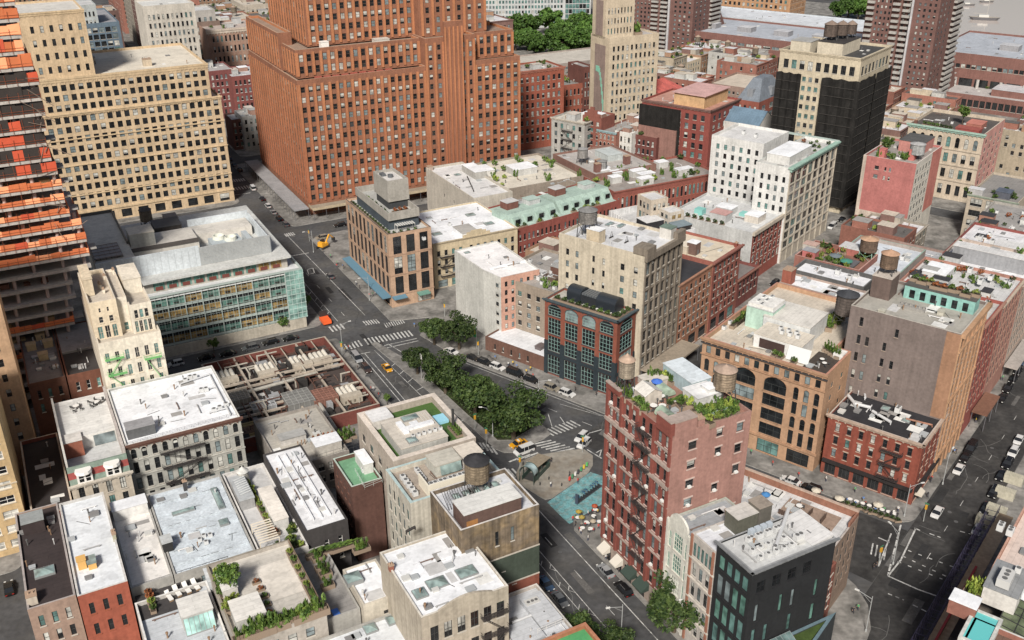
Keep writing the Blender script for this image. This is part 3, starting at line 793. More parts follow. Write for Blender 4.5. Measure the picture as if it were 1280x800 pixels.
m=M();m.box(-1.5,9.5,8.41,54,zp,zp+5.4,0);m.box(-1.5,-1.1,8.41,54,zp+5.4,zp+6.3,1);m.box(-1.5,9.5,53.6,54,zp+5.4,zp+6.3,1);m.box(9.1,9.5,22,54,zp+5.4,zp+6.3,1)
GB.part(m,'plant_block',[rf((0.68,0.64,0.56)),pt((0.1,0.095,0.085))])
m=M();m.box(9.51,gw-6.01,9.5,14,zp+.1,zp+1.4);m.box(9.51,29,18,30,zp,zp+4.6,1);m.box(9.6,29,17.7,17.99,zp+4.0,zp+5.2,3);m.box(29.01,gw-7,26,34,zp,zp+3.2,1);m.box(29,gw-6,34.1,34.5,zp,zp+5.4,2);m.box(gw-6,gw-5.7,8.41,34.5,zp,zp+4.4,2)
GB.part(m,'plant_block',[rf((0.55,0.6,0.62)),rf((0.58,0.55,0.5)),PB,pt((0.08,0.07,0.065))])
GB.zr=zp+5.4;GB.w,GB.l=8,50
GB.box('bulkhead',10,17,20,27,zp+4.6,zp+8.6,wl((0.45,0.45,0.41)),rf(ROOFC))
m=M()
for i in range(5):m.box(-1,6.5,12+i*2.7,12.12+i*2.7,zp+6.1,zp+6.25)
for i in range(6):m.box(-1+i*1.5,-.9+i*1.5,12,23,zp+5.4,zp+6.1)
m.box(-1,6.5,12,22.9,zp+5.95,zp+6.02,1);GB.part(m,'pipe_rack',[pt((0.2,0.16,0.14)),wl((0.42,0.38,0.36))])
m=M();m.box(32,41,13,20,zp+.1,zp+3.6)
GB.part(m,'cooling_tower',[wl((0.42,0.48,0.51))])
for x,y in((35,18.2),(38,15.6)):
 m=M();m.lathe([(1.9,zp+3.603),(1.75,zp+4.7),(1.5,zp+4.7),(1.4,zp+3.7)],x,y,18);GB.part(m,'cooling_fan',[pt((0.62,0.63,0.56))])
m=M();m.box(43,44.6,12,24,zp,zp+2.6);GB.part(m,'duct',[pt((0.4,0.44,0.46))])
tank(GB.W(18.5,46,0)[:2]+(zp-1,),'weathered wooden water tower behind the pale roof of the green glass building',r=1.9,h=3.6,leg=4.5,roofc=(0.1,0.09,0.085))
GB.box('bulkhead',19,27,33,41,zp-.3,zp+4.8,wl((0.07,0.06,0.055)),rf((0.1,0.1,0.1)))
GB.box('bulkhead',14,19,36,42,zp-.3,zp+3.2,wl((0.35,0.37,0.38)))
GB.box('bulkhead',24,28,44,50,zp-.3,zp+3.2,wl((0.25,0.22,0.2)))
GB.done()
# --- concrete tower under construction, left edge
NET,nn,nb=_nt('orange debris net')
nb.inputs['Base Color'].default_value=(0.95,0.29,0.12,1);nb.inputs['Roughness'].default_value=.8
nx_=nn.nodes.new('ShaderNodeMixShader');nx_.inputs[0].default_value=.45;nl_=nn.nodes.new('ShaderNodeBsdfTranslucent');nl_.inputs[0].default_value=(1.0,0.3,0.12,1)
nn.links.new(nb.outputs[0],nx_.inputs[1]);nn.links.new(nl_.outputs[0],nx_.inputs[2]);nn.links.new(nx_.outputs[0],nn.nodes['Material Output'].inputs[0]);NETD=plain('dark debris net',(0.035,0.028,0.025),.9)
CON=wl((0.42,0.40,0.37))
b=Bd('unfinished_tower','raw concrete tower under construction wrapped in orange and black safety netting','A',262,-30,'construction',None,'unfinished tower')
NETS=[NET,NETD,plain('red net',(0.55,0.09,0.04),.8),plain('pale orange net',(0.95,0.40,0.2),.8)]
prof_=[(-80,14),(0,20),(80,36),(86,47),(150,56),(200,64),(215,73),(255,80),(275,88),(286,108),(335,115),(346,93),(420,93)]
RT=random.Random(21)
def right_end(u0,z):
 lo,hi= -30.0,40.0
 for _ in range(40):
  mm=(lo+hi)/2;p=xy('A',u0,mm);q=(p[0],p[1],z-HC);wz=sum(q[j]*CW[j]for j in range(3));X=640+FOC*sum(q[j]*CR[j]for j in range(3))/wz;Y=400-FOC*sum(q[j]*CU[j]for j in range(3))/wz
  for(ya,xa),(yb,xb)in zip(prof_,prof_[1:]):
   if ya<=Y<yb:want=xa+(xb-xa)*(Y-ya)/(yb-ya);break
  else:want=14 if Y<0 else 93
  if X<want:lo=mm
  else:hi=mm
 return lo,Y
for i in range(29):
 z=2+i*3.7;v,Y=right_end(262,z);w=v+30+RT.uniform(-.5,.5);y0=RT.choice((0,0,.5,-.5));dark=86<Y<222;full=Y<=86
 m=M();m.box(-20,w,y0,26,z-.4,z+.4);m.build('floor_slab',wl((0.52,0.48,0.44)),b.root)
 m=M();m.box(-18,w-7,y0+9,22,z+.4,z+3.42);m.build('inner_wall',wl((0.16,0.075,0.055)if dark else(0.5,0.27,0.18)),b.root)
 for xx in(w-1.3,w-6.5,w-13.5,w-22):m=M();m.lathe([(.45,z+.4),(.45,z+3.42)],xx,y0+1.8,10);m.build('column',wl((0.55,0.42,0.38)),b.root)
 if i>=3 and(Y<330 or RT.random()<.5):
  m=M();x= -14.0
  while x<w-.3:
   e=min(x+RT.uniform(2.2,4),w);t=RT.random()
   h0=.42+RT.uniform(0,.15);h1=(RT.uniform(2.6,3.5)if full or dark else RT.uniform(1.7,2.4));k=RT.uniform(-.2,.25)
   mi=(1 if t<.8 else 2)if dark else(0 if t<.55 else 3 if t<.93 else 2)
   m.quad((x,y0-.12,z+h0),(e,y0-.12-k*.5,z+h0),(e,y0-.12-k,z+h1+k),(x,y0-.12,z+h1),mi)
   x=e
  o=m.build('safety_net',NETS,b.root)
  m=M();x=y0
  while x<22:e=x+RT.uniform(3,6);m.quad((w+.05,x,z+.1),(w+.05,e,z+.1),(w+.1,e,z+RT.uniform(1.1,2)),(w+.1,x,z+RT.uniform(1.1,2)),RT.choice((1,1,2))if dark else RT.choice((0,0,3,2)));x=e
  m.build('side_net',NETS,b.root)
  m=M()
  for q in range(int((w+14)/2.4)):xx=w-q*2.4;m.bar((xx,y0-.2,z-.2),(xx+RT.uniform(-.1,.1),y0-.25,z+RT.uniform(1.6,3.4)),.05)
  for q in(.6,1.2):m.bar((-14,y0-.2,z+q),(w,y0-.2,z+q),.04)
  m.build('guard_rail',pt((0.28,0.08,0.04)),b.root)
 if RT.random()<.45 and Y>86:
  m=M();q=RT.uniform(1.5,3.2);m.box(w-3,w+q,y0+2,y0+6,z+.42,z+.7);m.build('loading_platform',CON,b.root)
 if RT.random()<.7:
  m=M()
  for q in range(5):x=w-RT.uniform(2,20);a=RT.uniform(.4,1.3);m.box(x-a,x+a,y0+2.6,y0+2.6+a*2,z+.41,z+.41+a*RT.uniform(.5,1.6))
  o=m.build('material_pile',wl(RT.choice([(0.45,0.33,0.16),(0.3,0.3,0.3),(0.2,0.09,0.06)])),b.root);o['kind']='stuff'
for i in range(16):
 z=46+i*2.6;w=right_end(262,z)[0]+30;m=M();p=(w-uni(0,5),-.4,z);m.bar(p,(p[0]+uni(1,7),p[1]+uni(-2,1),p[2]+uni(-5,5)),.1);b.part(m,'scaffold_pole',[pt((0.2,0.15,0.12))])
b.done()
def crane():
 x,y=xy('A',250,-21);o=thing('tower_crane','yellow lattice crane mast standing in front of the unfinished tower','crane',(x,y,0),-aA)
 m=M();s_=1.0
 for sx in(-s_,s_):
  for sy in(-s_,s_):m.bar((sx,sy,0),(sx,sy,70),.12)
 for i in range(35):
  z=i*2
  for a,c in(((-s_,-s_),(s_,-s_)),((s_,-s_),(s_,s_)),((s_,s_),(-s_,s_)),((-s_,s_),(-s_,-s_))):
   m.bar((*a,z),(*c,z),.06)
   if i%2:a,c=c,a
   m.bar((*a,z),(*c,z+2),.06)
 m.build('mast',plain('crane yellow',(0.75,0.36,0.03),.5),o)
 m=M();m.box(-2.5,2.5,-2.5,2.5,0,.8);m.build('base',CON,o)
crane()
# --- left edge blocks
zE=ztop('A',226,-7,336)
b=BR('brick_block','tall plain tan brick wall with one column of dark windows beside the yellow crane','A',226,243,-45,-7.2,62,wl((0.50,0.31,0.17)),rf(ROOFG),[('F',.60,.99,.02,.95,3,15,.22,.5,'s')]);b.done()
u_,v_=196,-11.6
b=BR('brick_block','yellow brick apartment block with wide ribbon windows at the left edge of the photo','A',196,220,-45,v_,34,wl((0.60,0.42,0.2)),rf(ROOFG),[('F',.5,.985,.03,.97,4,9,.72,.5,'d',{'g':GBRIGHT})],belts=[(.5,.3,.12,wl((0.6,0.5,0.36)))],fm=pt(WHITE),sm=pt((0.6,0.55,0.45)));b.done()
b=BR('low_brick_building','low dark roofed red brick building with arched windows beside the yellow apartment block','A',193,226,-10.5,-2.4,9.5,wl((0.30,0.08,0.045)),rf((0.035,0.03,0.03),.1),[('F',.05,.95,.35,.85,3,1,.45,.8,'a')],cope=wl((0.55,0.45,0.35)),sm=pt(WHITE));vents(b,5);b.done()
b=BR('low_brick_building','low brown brick building with three tan boxes on its grey roof','A',237,269,-6.2,2.2,18,wl((0.16,0.065,0.04)),rf((0.2,0.19,0.19)),[('F',.1,.95,.5,.92,3,2,.34,.6,'',{'g':[G_TEAL,G_DARK]})],par=.6)
for px,py in((51,424),(40,437),(61,433),(55,449)):
 x,y=b.L(px,py,b.zr);b.box('vent_box',x-1.1,x+1.1,y-.8,y+1.2,b.zr,b.zr+1.6,wl((0.5,0.37,0.2)))
vents(b,10);b.done()
b=BR('low_brick_building','low brown brick building with dark patched roof beside the cream stepped building','A',237,268,2.5,11.0,18,wl((0.19,0.07,0.04)),rf((0.05,0.045,0.045)),[('F',.1,.95,.7,.92,3,1,.34,.6,'',{'g':[G_TEAL,G_DARK],'fm':pt(WHITE)})],par=.7)
b.box('upper_roof',.4,8,14,30,b.zr-.1,b.zr+.5,wl((0.25,0.24,0.24)),rf((0.28,0.27,0.27)));vents(b,8);b.done()
# stepped cream building
CW_=wl((0.72,0.60,0.42),.14);CW2=wl((0.76,0.69,0.56),.14)
hb=hfor('A',122,430,u=222.6)
b=Bd('stepped_building','cream stucco apartment building with stepped terraces and green fire escapes','A',222.6,10.2,'apartment building',None,'cream stepped building');b.split=True
b.w,b.l,b.h=14.0,30,hb
ck=dict(cope=wl((0.68,0.6,0.48)),sm=pt((0.6,0.52,0.4)),gmix=[G_DARK]*3+[G_TEAL]*2,fm=pt((0.5,0.45,0.38)))
b.vol(rect(14,30),0,hb,CW2,rf((0.5,0.45,0.38)),[('F',.03,.97,.55,.93,6,3,.42,.66,'d')],par=.8,**ck)
h2=hb+8.8
b.vol([(.02,3.5),(6,3.5),(6,24),(.02,24)],hb-.9,h2,CW_,rf((0.5,0.45,0.38)),[('F',.1,.9,.0,.38,3,1,.66,.85,'d'),('F',.15,.9,.42,.62,2,1,.4,.8,''),('F',.2,.8,.7,.84,2,1,.25,.8,'s')],par=1.0,**ck)
b.vol([(6.01,5),(8.4,5),(8.4,24),(6.01,24)],hb-.9,h2-.6,CW2,rf((0.5,0.45,0.38)),[('F',.2,.9,.05,.3,1,1,.6,.9,'')],par=.6,**ck)
b.vol([(8.41,3),(13.4,3),(13.4,24),(8.41,24)],hb-.9,h2-2.2,CW2,rf((0.5,0.45,0.38)),[('F',.1,.9,.02,.45,4,1,.72,.9,'d'),('F',.15,.85,.5,.82,3,1,.7,.9,'')],par=.9,**ck)
b.box('penthouse',.2,2.2,10,20,h2-.9,h2+3.2,CW_);b.box('penthouse',9,13,12,22,h2-3.1,h2+.6,CW2)
fire_escape(b,'F',.8,5.0,[hb*.6,hb*.73,hb*.86],pt((0.16,0.42,0.15),.6));fire_escape(b,'F',9.3,13.2,[hb*.6,hb*.8],pt((0.16,0.42,0.15),.6))
for i in range(6):chimney(b,uni(1,13),uni(8,22),.5,.5,1.6,CW2,h2-1.5)
b.done()
# --- white roofed cast iron front and its mansard neighbour
b=BR('cast_iron_building','grey cast iron fronted building with arched top windows under a broad white roof','A',194.3,221.6,10.0,34.4,20,wl((0.42,0.42,0.38)),rf(ROOFW,.1),[('F',.01,.99,.80,.955,11,1,.5,.78,'a'),('F',.01,.99,.60,.795,11,1,.5,.72,''),('F',.01,.99,.40,.595,11,1,.5,.72,''),('F',.01,.99,.20,.395,11,1,.5,.72,''),('F',.01,.99,.0,.18,6,1,.7,.8,'',shopg)],split=True,par=.5,cope=wl((0.72,0.7,0.66)),cornice=(.5,.9,wl((0.15,0.07,0.05)),(0,)),belts=[(k,.25,.16,wl((0.5,0.49,0.44)),(0,))for k in(.19,.395,.595,.79)],ph='white roofed cast iron building')
fire_escape(b,'F',6.5,16,[4.2,8.2,12.2,16.0])
x,y=b.L(178,546,b.zr);b.box('bulkhead',x-2.9,x+2.9,y,y+3.4,b.zr,b.zr+2.4,wl((0.12,0.125,0.13)),rf((0.3,0.3,0.31)))
acs(b,[(232,478),(238,474),(244,473)],'small grey air conditioner on a rail at the back of the white cast iron roof','one');acs(b,[(252,490),(258,489)],'grey air conditioner beside the middle pipes of the white cast iron roof','one');acs(b,[(268,515),(275,512),(283,508)],'grey air conditioner at the front edge of the white cast iron roof','one')
duct(b,[(226,482),(262,470)],.16);duct(b,[(262,470),(288,520)],.2);duct(b,[(248,492),(268,486)],.14);duct(b,[(262,518),(285,512)],.18)
m=M()
for i in range(5):x,y=b.L(142+i*2.2,500-i*.6,b.zr);m.box(x-.6,x+.6,y-.5,y+.5,b.zr,b.zr+1.1)
railing(b,[(157,557),(292,519)],20,.6);vents(b,9,.2,.8,.2,.9);b.done()
b=Bd('mansard_building','narrow building with green mansard front, white dormers and black chairs on its roof deck','A',191.2,-2.0,'building',None,'green mansard building');b.split=True
b.w,b.l,b.h=11.8,32,20
b.vol(rect(11.8,32),0,15.6,wl((0.55,0.48,0.38)),rf((0.5,0.51,0.51)),[('F',.04,.96,.74,.97,4,1,.42,.8,'d'),('F',.04,.96,.5,.73,4,1,.42,.75,'d'),('F',.04,.96,.27,.49,4,1,.42,.75,'d'),('F',.04,.96,.02,.2,3,1,.7,.85,'',shopg)],par=.3,cornice=(.5,.7,wl((0.6,0.54,0.45)),(0,)))
m=M();m.quad((0,.2,15.62),(11.8,.2,15.62),(11.8,1.6,19),(0,1.6,19));m.quad((0,1.6,19),(11.8,1.6,19),(11.8,2.0,19),(0,2.0,19));m.quad((0,2,19),(11.8,2,19),(11.8,2,15.4),(0,2,15.4));m.poly([(0,.2,15.62),(0,1.6,19),(0,2,19),(0,2,15.62)]);m.poly([(11.8,.2,15.62),(11.8,1.6,19),(11.8,2,19),(11.8,2,15.62)])
m.quad((0,.62,16.7),(11.8,.62,16.7),(11.8,1.16,18.0),(0,1.16,18.0),1)
b.part(m,'mansard_roof',[wl((0.20,0.27,0.22)),wl((0.33,0.06,0.05))])
for cx in(3.0,8.6):
 m=M();m.box(cx-1.5,cx+1.5,-.1,1.6,15.7,18.0);m.lathe([(1.75,17.9),(1.6,18.5)],cx,.75,12)
 o=m.build('dormer',pt(WHITE),b.root)
 for s_ in(-.65,.65):
  m=M();m.quad((cx+s_-.45,-.11,16.0),(cx+s_+.45,-.11,16.0),(cx+s_+.45,-.11,17.7),(cx+s_-.45,-.11,17.7));m.box(cx+s_-.45,cx+s_+.45,-.14,-.112,16.8,16.9,1);m.build('window',[G_DARK,pt(WHITE)],o)
b.box('side_wall',.02,.4,2.02,31.9,15.3,20,wl((0.62,0.6,0.55)),rim=.02);b.box('side_wall',11.3,11.78,2.02,31.9,15.3,20,wl((0.5,0.45,0.42)),rim=.02)
b.box('upper_deck',.41,11.29,14,31.8,15.31,18.6,wl((0.7,0.69,0.65)),rf((0.66,0.66,0.64)),rim=0)
m=M();m.quad((6.6,13.9,15.5),(11,13.9,15.5),(11,13.9,18.2),(6.6,13.9,18.2));b.part(m,'glass_door',[G_SKY])
b.box('penthouse',.41,4.2,11.5,15,15.31,19.2,wl((0.35,0.11,0.06)),rf((0.6,0.58,0.55)))
b.zr=18.77
for i,(px,py)in enumerate(((90,512),(93,516),(99,508),(102,513),(112,505),(115,510),(120,502),(125,505),(129,502),(119,508))):
 furn(b,px,py,'chair','black chair on the white roof deck of the green mansard building',rot=uni(0,6),s=1.3)
for px,py in((96,511),(121,506)):furn(b,px,py,'table','round table among black chairs on the mansard building deck',s=1.2)
b.zr=15.4;acs(b,[(92,562)],'grey air conditioner on the lower deck of the mansard building','pair');acs(b,[(134,552)],'flat grey air conditioner by the glass doors of the mansard building','pair');b.done()
# --- row along the bottom left
b=BR('row_building','narrow building with a long black tar roof and one lean skylight','A',152.8,183,-12.6,-4.9,18,wl((0.36,0.24,0.18)),rf((0.045,0.035,0.035),.3),[('F',.08,.92,.5,.93,3,2,.4,.6,'')],split=True,par=.45,cope=wl((0.4,0.35,0.33)))
sky(b,[(56,716)],3.4,2.6,.4,.7);x,y=b.L(46,664,b.zr);b.box('bulkhead',x-2.2,x+1.6,y-.6,y+2.8,b.zr,b.zr+2.6,wl((0.05,0.035,0.035)),rf((0.3,0.32,0.32)));chimney(b,1.0,2.2,1.6,1.8,1.8,wl((0.6,0.52,0.42)));vents(b,5);b.done()
b=BR('row_building','red painted brick row building with a pale roof and a yellow roof hatch','A',152.2,182.4,-4.7,3.6,18,wl((0.5,0.49,0.47)),rf((0.68,0.71,0.74),.08),[('F',.08,.92,.42,.94,3,2,.36,.52,'',{'g':[G_DARK]})],fmat={'F':wl((0.38,0.09,0.045),.1)},split=True,par=.5,cope=wl((0.6,0.58,0.55)),sm=pt((0.3,0.09,0.05)))
x,y=b.L(104,712,b.zr);o=b.box('roof_hatch',x-.7,x+.7,y,y+1.5,b.zr,b.zr+1.9,plain('ochre paint',(0.6,0.36,0.12),.6));b.box('roof_hatch',x+.9,x+2.3,y-.8,y+1.6,b.zr,b.zr+1.3,plain('ochre paint',(0.6,0.36,0.12),.6),G_ROOF);chimney(b,8.1,14,.6,1.6,1.6,wl((0.45,0.43,0.3)));vents(b,5);b.done()
b=BR('row_building','lower narrow building with a stained cream white roof between pale taller neighbours','A',155,181,3.9,11.3,14,wl(GRY),rf((0.72,0.70,0.67),.06),[('F',.1,.9,.5,.9,2,2,.4,.6,'')],par=.5)
b.box('back_wing',.4,7.0,22.4,25.6,13.4,16,wl((0.7,0.69,0.66)),rf(ROOFW));vents(b,8);b.done()
b=BR('row_building','wide low building with a blue grey roof of stepped metal strips','A',154.8,183.4,11.5,26.6,14,wl(GRY),rf((0.55,0.60,0.65),.1),[('F',.1,.9,.5,.9,5,2,.4,.6,'')],par=.4)
z=b.zr
for i in range(13):
 y=1+i*2.07;h=.08+(i%2)*.2+(i%3)*.06
 m=M();m.box(.5,14.6,y,y+2.0,z+.003,z+h);m.box(.5,14.6,y+2.0,y+2.067,z+.003,z+.05,1)
 for k in range(4):q=uni(1,13);m.box(q,q+uni(.4,1.6),y-.02,y+.12,z+h+.002,z+h+.03,1)
 m.build('roof_strip',[mottle('metal strip roof',(0.53,0.585,0.63),.6,.3,.2,2,.2),pt((0.2,0.21,0.22))],b.root)
skylight(b,5.5,19,4.4,1.1,.5,z+.1,.2);skylight(b,12.6,20,1.3,8,.5,z+.1,.2);skylight(b,11.8,11.5,1.8,2,.5,z+.1,.2)
x,y=b.L(212,690,z);b.box('bulkhead',x-1.0,x+.8,y-.3,y+2.2,z,z+2.4,wl((0.03,0.03,0.03)),rf((0.5,0.52,0.52)));chimney(b,7.5,26.5,.8,.8,2.4,wl((0.06,0.06,0.065)),z)
acs(b,[(255,672),(263,671),(250,677),(258,680)],'cream vent unit on the blue grey striped metal roof','one',z=z+.2,s=.8);vents(b,6,z=z+.2);b.done()
b=BR('roof_terrace_building','low building with a dark roof deck, sun loungers and a glass fronted white penthouse','A',126,152,3.9,16.6,13,wl((0.5,0.48,0.45)),rf((0.5,0.53,0.56)),[('F',.1,.9,.3,.9,4,2,.5,.6,'')],par=.9,cope=wl((0.7,0.69,0.66)))
z=b.zr
x,y=b.L(222,757,z);m=M();m.box(x-6.4,x+4.2,y-1,y+6,z+.01,z+.12);b.part(m,'deck',[wl((0.06,0.055,0.055))])
x,y=b.L(250,783,z);b.box('penthouse',x-2.6,x+2.6,y,y+5.0,z,z+3.0,wl((0.5,0.5,0.48)),rf((0.68,0.67,0.64)))
m=M();m.quad((x-2.5,y-1.6,z+.3),(x+2.5,y-1.6,z+.3),(x+2.5,y-.02,z+2.6),(x-2.5,y-.02,z+2.6))
for i in range(7):m.bar((x-2.5+i*5/6,y-1.62,z+.3),(x-2.5+i*5/6,y-.04,z+2.62),.05,1)
m.box(x-2.5,x+2.5,y-1.62,y-1.55,z,z+.3,1);b.part(m,'glass_front',[glassm('aqua glass',(0.3,0.48,0.45),.15),pt((0.25,0.26,0.26))])
for px,py in((222,742),(234,738),(245,734)):furn(b,px,py,'lounger','cream sun lounger in a row of three on the dark roof deck',z+.12,rot=.2,s=1.3)
furn(b,212,748,'lounger','white narrow lounger apart from the row of three on the dark roof deck',z+.12,rot=.2,s=1.2)
shrubs(b,[(186,745),(188,751),(190,757),(192,764)],['r','y','m'],'yellow and rust bush in a row beside the dark roof deck',1.1,z,1.5)
railing(b,[(165,738),(215,722),(285,700)],13,.9);x,y=b.L(268,730,z);b.box('bulkhead',x-1.2,x+1.2,y-2,y+2,z,z+2.4,wl((0.5,0.54,0.57)),rf((0.55,0.58,0.6)))
for px,py in((285,783),(283,788),(287,776),(284,795)):furn(b,px,py,'chair','pale folding chair stacked along the wall by the glass penthouse',z,s=1.2)
vents(b,4);b.done()
b=BR('roof_garden_building','building with a fenced roof garden of shrubs and pale gravel paving','A',130.2,152.4,17.0,32.5,16,wl((0.42,0.38,0.33)),rf((0.55,0.52,0.47)),[('F',.1,.9,.3,.9,4,3,.5,.6,'')],par=.8,cope=wl((0.3,0.26,0.2)))
z=b.zr
m=M();m.box(8,14,8,18,z+.006,z+.05);b.part(m,'paving',[rf((0.65,0.61,0.55),0)])
b.box('garden_house',1,6.0,3,8.5,z,z+2.5,wl((0.5,0.5,0.47)),rf((0.7,0.68,0.64)));b.box('garden_house',.8,3.4,12,17,z,z+2.2,wl((0.62,0.6,0.56)),rf((0.7,0.69,0.66)))
m=M()
for i in range(26):m.box(.2+i*.6,.72+i*.6,.12,.2,z,z+1.9)
for i in range(34):m.box(15.2,15.28,.3+i*.62,.84+i*.62,z,z+1.7)
b.part(m,'fence',[wl((0.23,0.16,0.11))])
P_=[(x*1.35+1,.9)for x in range(11)]
for x,y in P_:o=shrub(b,0,0,random.choice(['mt','m','mt']),'dense green shrub along the front fence of the pale paved roof garden',uni(1.5,2.3),z);o.location=b.W(x,y,z)
for i in range(7):o=shrub(b,0,0,random.choice(['m','ml','y']),'low hedge plant along the right side of the pale paved roof garden',uni(.9,1.2),z,1.57);o.location=b.W(14.6,3.5+i*2.5,z)
for i in range(6):o=shrub(b,0,0,random.choice(['yt','m','y']),'yellow green plant along the left wall of the pale paved roof garden',uni(.9,1.4),z,1.57);o.location=b.W(.9+(i%2)*.4,9+i*2.1,z)
for i in range(5):o=shrub(b,0,0,random.choice(['r','m']),'small rust and green plant in the middle of the pale paved roof garden',uni(.6,.9),z);o.location=b.W(7.2+uni(-.3,.3),5+i*2.2,z)
garden(b,16,['m','y','m','d'],'leafy bushes massed along the fences of the paved roof garden',1.7,2.8,(6,15,.9,2.2));garden(b,10,['m','y'],'yellow green bushes massed at the left of the paved roof garden',1.5,2.5,(.8,3,9,20));tree('mid',*b.W(2.2,13,z)[:2],z,'bright young tree standing in the left corner of the paved roof garden',.85);b.done()
b=BR('row_building','white roofed low building with small square skylights at the bottom edge','A',112,129.8,22,46,11,wl(GRY),rf((0.64,0.67,0.70),.1),[('F',.1,.9,.3,.9,5,2,.5,.6,'')],par=.6)
sky(b,[(463,787),(491,776)],2.2,2.2,.4,.5);vents(b,8);m=M();b.done()
# garden terrace between
b=BR('terrace_building','building crowded with white sheds, pergolas and hanging plants on its roof','A',152,184,27.0,36.0,13.4,wl((0.62,0.6,0.57)),rf((0.5,0.5,0.5)),[('F',.1,.9,.5,.9,3,2,.4,.6,'')],par=.7,cope=wl((0.7,0.68,0.65)))
z=b.zr
b.box('garden_house',4.8,7.6,8,20,z,z+2.6,wl((0.66,0.65,0.62)),rf((0.72,0.68,0.62)));b.box('garden_house',.6,3.5,18,27,z,z+2.4,wl((0.35,0.35,0.35)),rf((0.4,0.42,0.43)))
m=M()
for i in range(9):m.box(.5,4.4,3+i*.8,3.3+i*.8,z+2.3,z+2.4)
for x in(.6,4.3):
 for y in(3,9.4):m.box(x-.08,x+.08,y-.08,y+.08,z,z+2.3)
b.part(m,'pergola',[pt((0.66,0.6,0.5))])
m=M()
for i in range(8):m.bar((1.2,20+i*.8,z+2.6),(3.4,20+i*.8,z+2.9),.06)
b.part(m,'skylight_bars',[pt((0.6,0.62,0.62))])
for i in range(9):o=shrub(b,0,0,random.choice(['m','d','y']),'trailing green plant on the front edge of the white shed roof terrace',uni(.9,1.3),z);o.location=b.W(1+i*.85,1.0+(i%2)*.5,z)
for i in range(8):o=shrub(b,0,0,random.choice(['yt','y','m']),'yellow green plant in a line beside the sheds of the roof terrace',uni(.8,1.1),z,1.57);o.location=b.W(4.2,11+i*2.1,z)
garden(b,12,['y','m','d'],'trailing plants massed over the shed roof terrace',1.3,2.2,(3.6,8.4,1,8));o=shrub(b,0,0,'r','round rust red bush beside the white shed on the roof terrace',1.2,z);o.location=b.W(4.3,7.2,z)
tank(b.W(3.6,27.5,z),'small white conical roof tank at the back of the shed roof terrace',r=1.2,h=2.4,leg=.6,wood=(0.55,0.54,0.5),roofc=(0.6,0.6,0.57));b.done()
b=B('row_building','dark fronted building with a long white ridged roof beside the brick alley','A',(382,665),(340,565),(431,643),16,wl((0.06,0.055,0.055)),rf((0.70,0.71,0.73),.12),[('F',.3,.95,.4,.85,2,2,.3,.45,'',{'fm':pt(WHITE),'g':[G_PALE,G_DARK]})],par=.3)
for i in range(3):b.box('roof_curb',b.w*(.3+.2*i)-.15,b.w*(.3+.2*i)+.15,3,b.l-2,b.zr,b.zr+.35,rf(ROOFW,0),rim=0)
vents(b,14);b.done()
# --- sunken plant yard with rust brown frames
b=Bd('plant_building','flat plant building of open rust brown frames with rows of tan coolers','A',210,36.5,'building',None,'rust brown plant yard');b.w,b.l,b.h=36,44,4.5
RU=wl((0.16,0.07,0.05));RU2=wl((0.45,0.38,0.30))
b.vol(rect(36,44),0,4.2,wl((0.2,0.055,0.04)),rf((0.075,0.06,0.055)),[],par=2.6,cope=RU2,pt_=.5)
z=b.zr
m=M()
for x in(9,18,27):m.box(x-.25,x+.25,.5,43.5,3.6,4.1)
for y in(11,14,26,29):m.box(.5,35.5,y-.25,y+.25,3.45,4.0)
for x in(4.5,13.5,22.5,31.5):m.box(x-.12,x+.12,29,43.5,3.7,4.0)
b.part(m,'frame',[RU2])
m=M()
for x in(9,18,27):
 for y in(11,14,26,29):m.box(x-.2,x+.2,y-.2,y+.2,z,3.4)
b.part(m,'post',[RU])
def cooler(x,y,rot=0.0):
 o=thing('cooling_unit','tan cooling unit with four ribbed cylinders on the rust brown plant yard','cooling unit',b.W(x,y,z+.8),b.th+rot,'tan coolers of the plant yard');o.scale=(.84,.84,.9)
 m=M();m.box(-3.2,3.2,-2.6,0,0,2.6)
 for i in range(4):m.box(-2.6+i*1.5,-2.0+i*1.5,-2.64,-2.603,.5,1.4,1)
 m.build('casing',[wl((0.48,0.42,0.33)),pt((0.15,0.13,0.1))],o)
 for i in range(4):
  m=M();x0= -3+i*1.55
  for k in range(9):
   a0,a1=math.pi*k/9,math.pi*(k+1)/9
   m.quad((x0+.7-.7*math.cos(a0),.02,1.6+.9*math.sin(a0)),(x0+.7-.7*math.cos(a1),.02,1.6+.9*math.sin(a1)),(x0+.7-.7*math.cos(a1),5.2,1.6+.9*math.sin(a1)),(x0+.7-.7*math.cos(a0),5.2,1.6+.9*math.sin(a0)))
  m.poly([(x0+.7-.7*math.cos(math.pi*k/9),.02,1.6+.9*math.sin(math.pi*k/9))for k in range(10)]);m.box(x0+.06,x0+1.34,.05,5.15,.3,1.595)
  m.build('hood',wl((0.68,0.64,0.55)),o)
for px,py in((285,480),(335,471),(378,461),(402,455),(438,500)):
 x,y=b.L(px,py,z+.8);cooler(min(max(x,3.6),32.4),min(y,37))
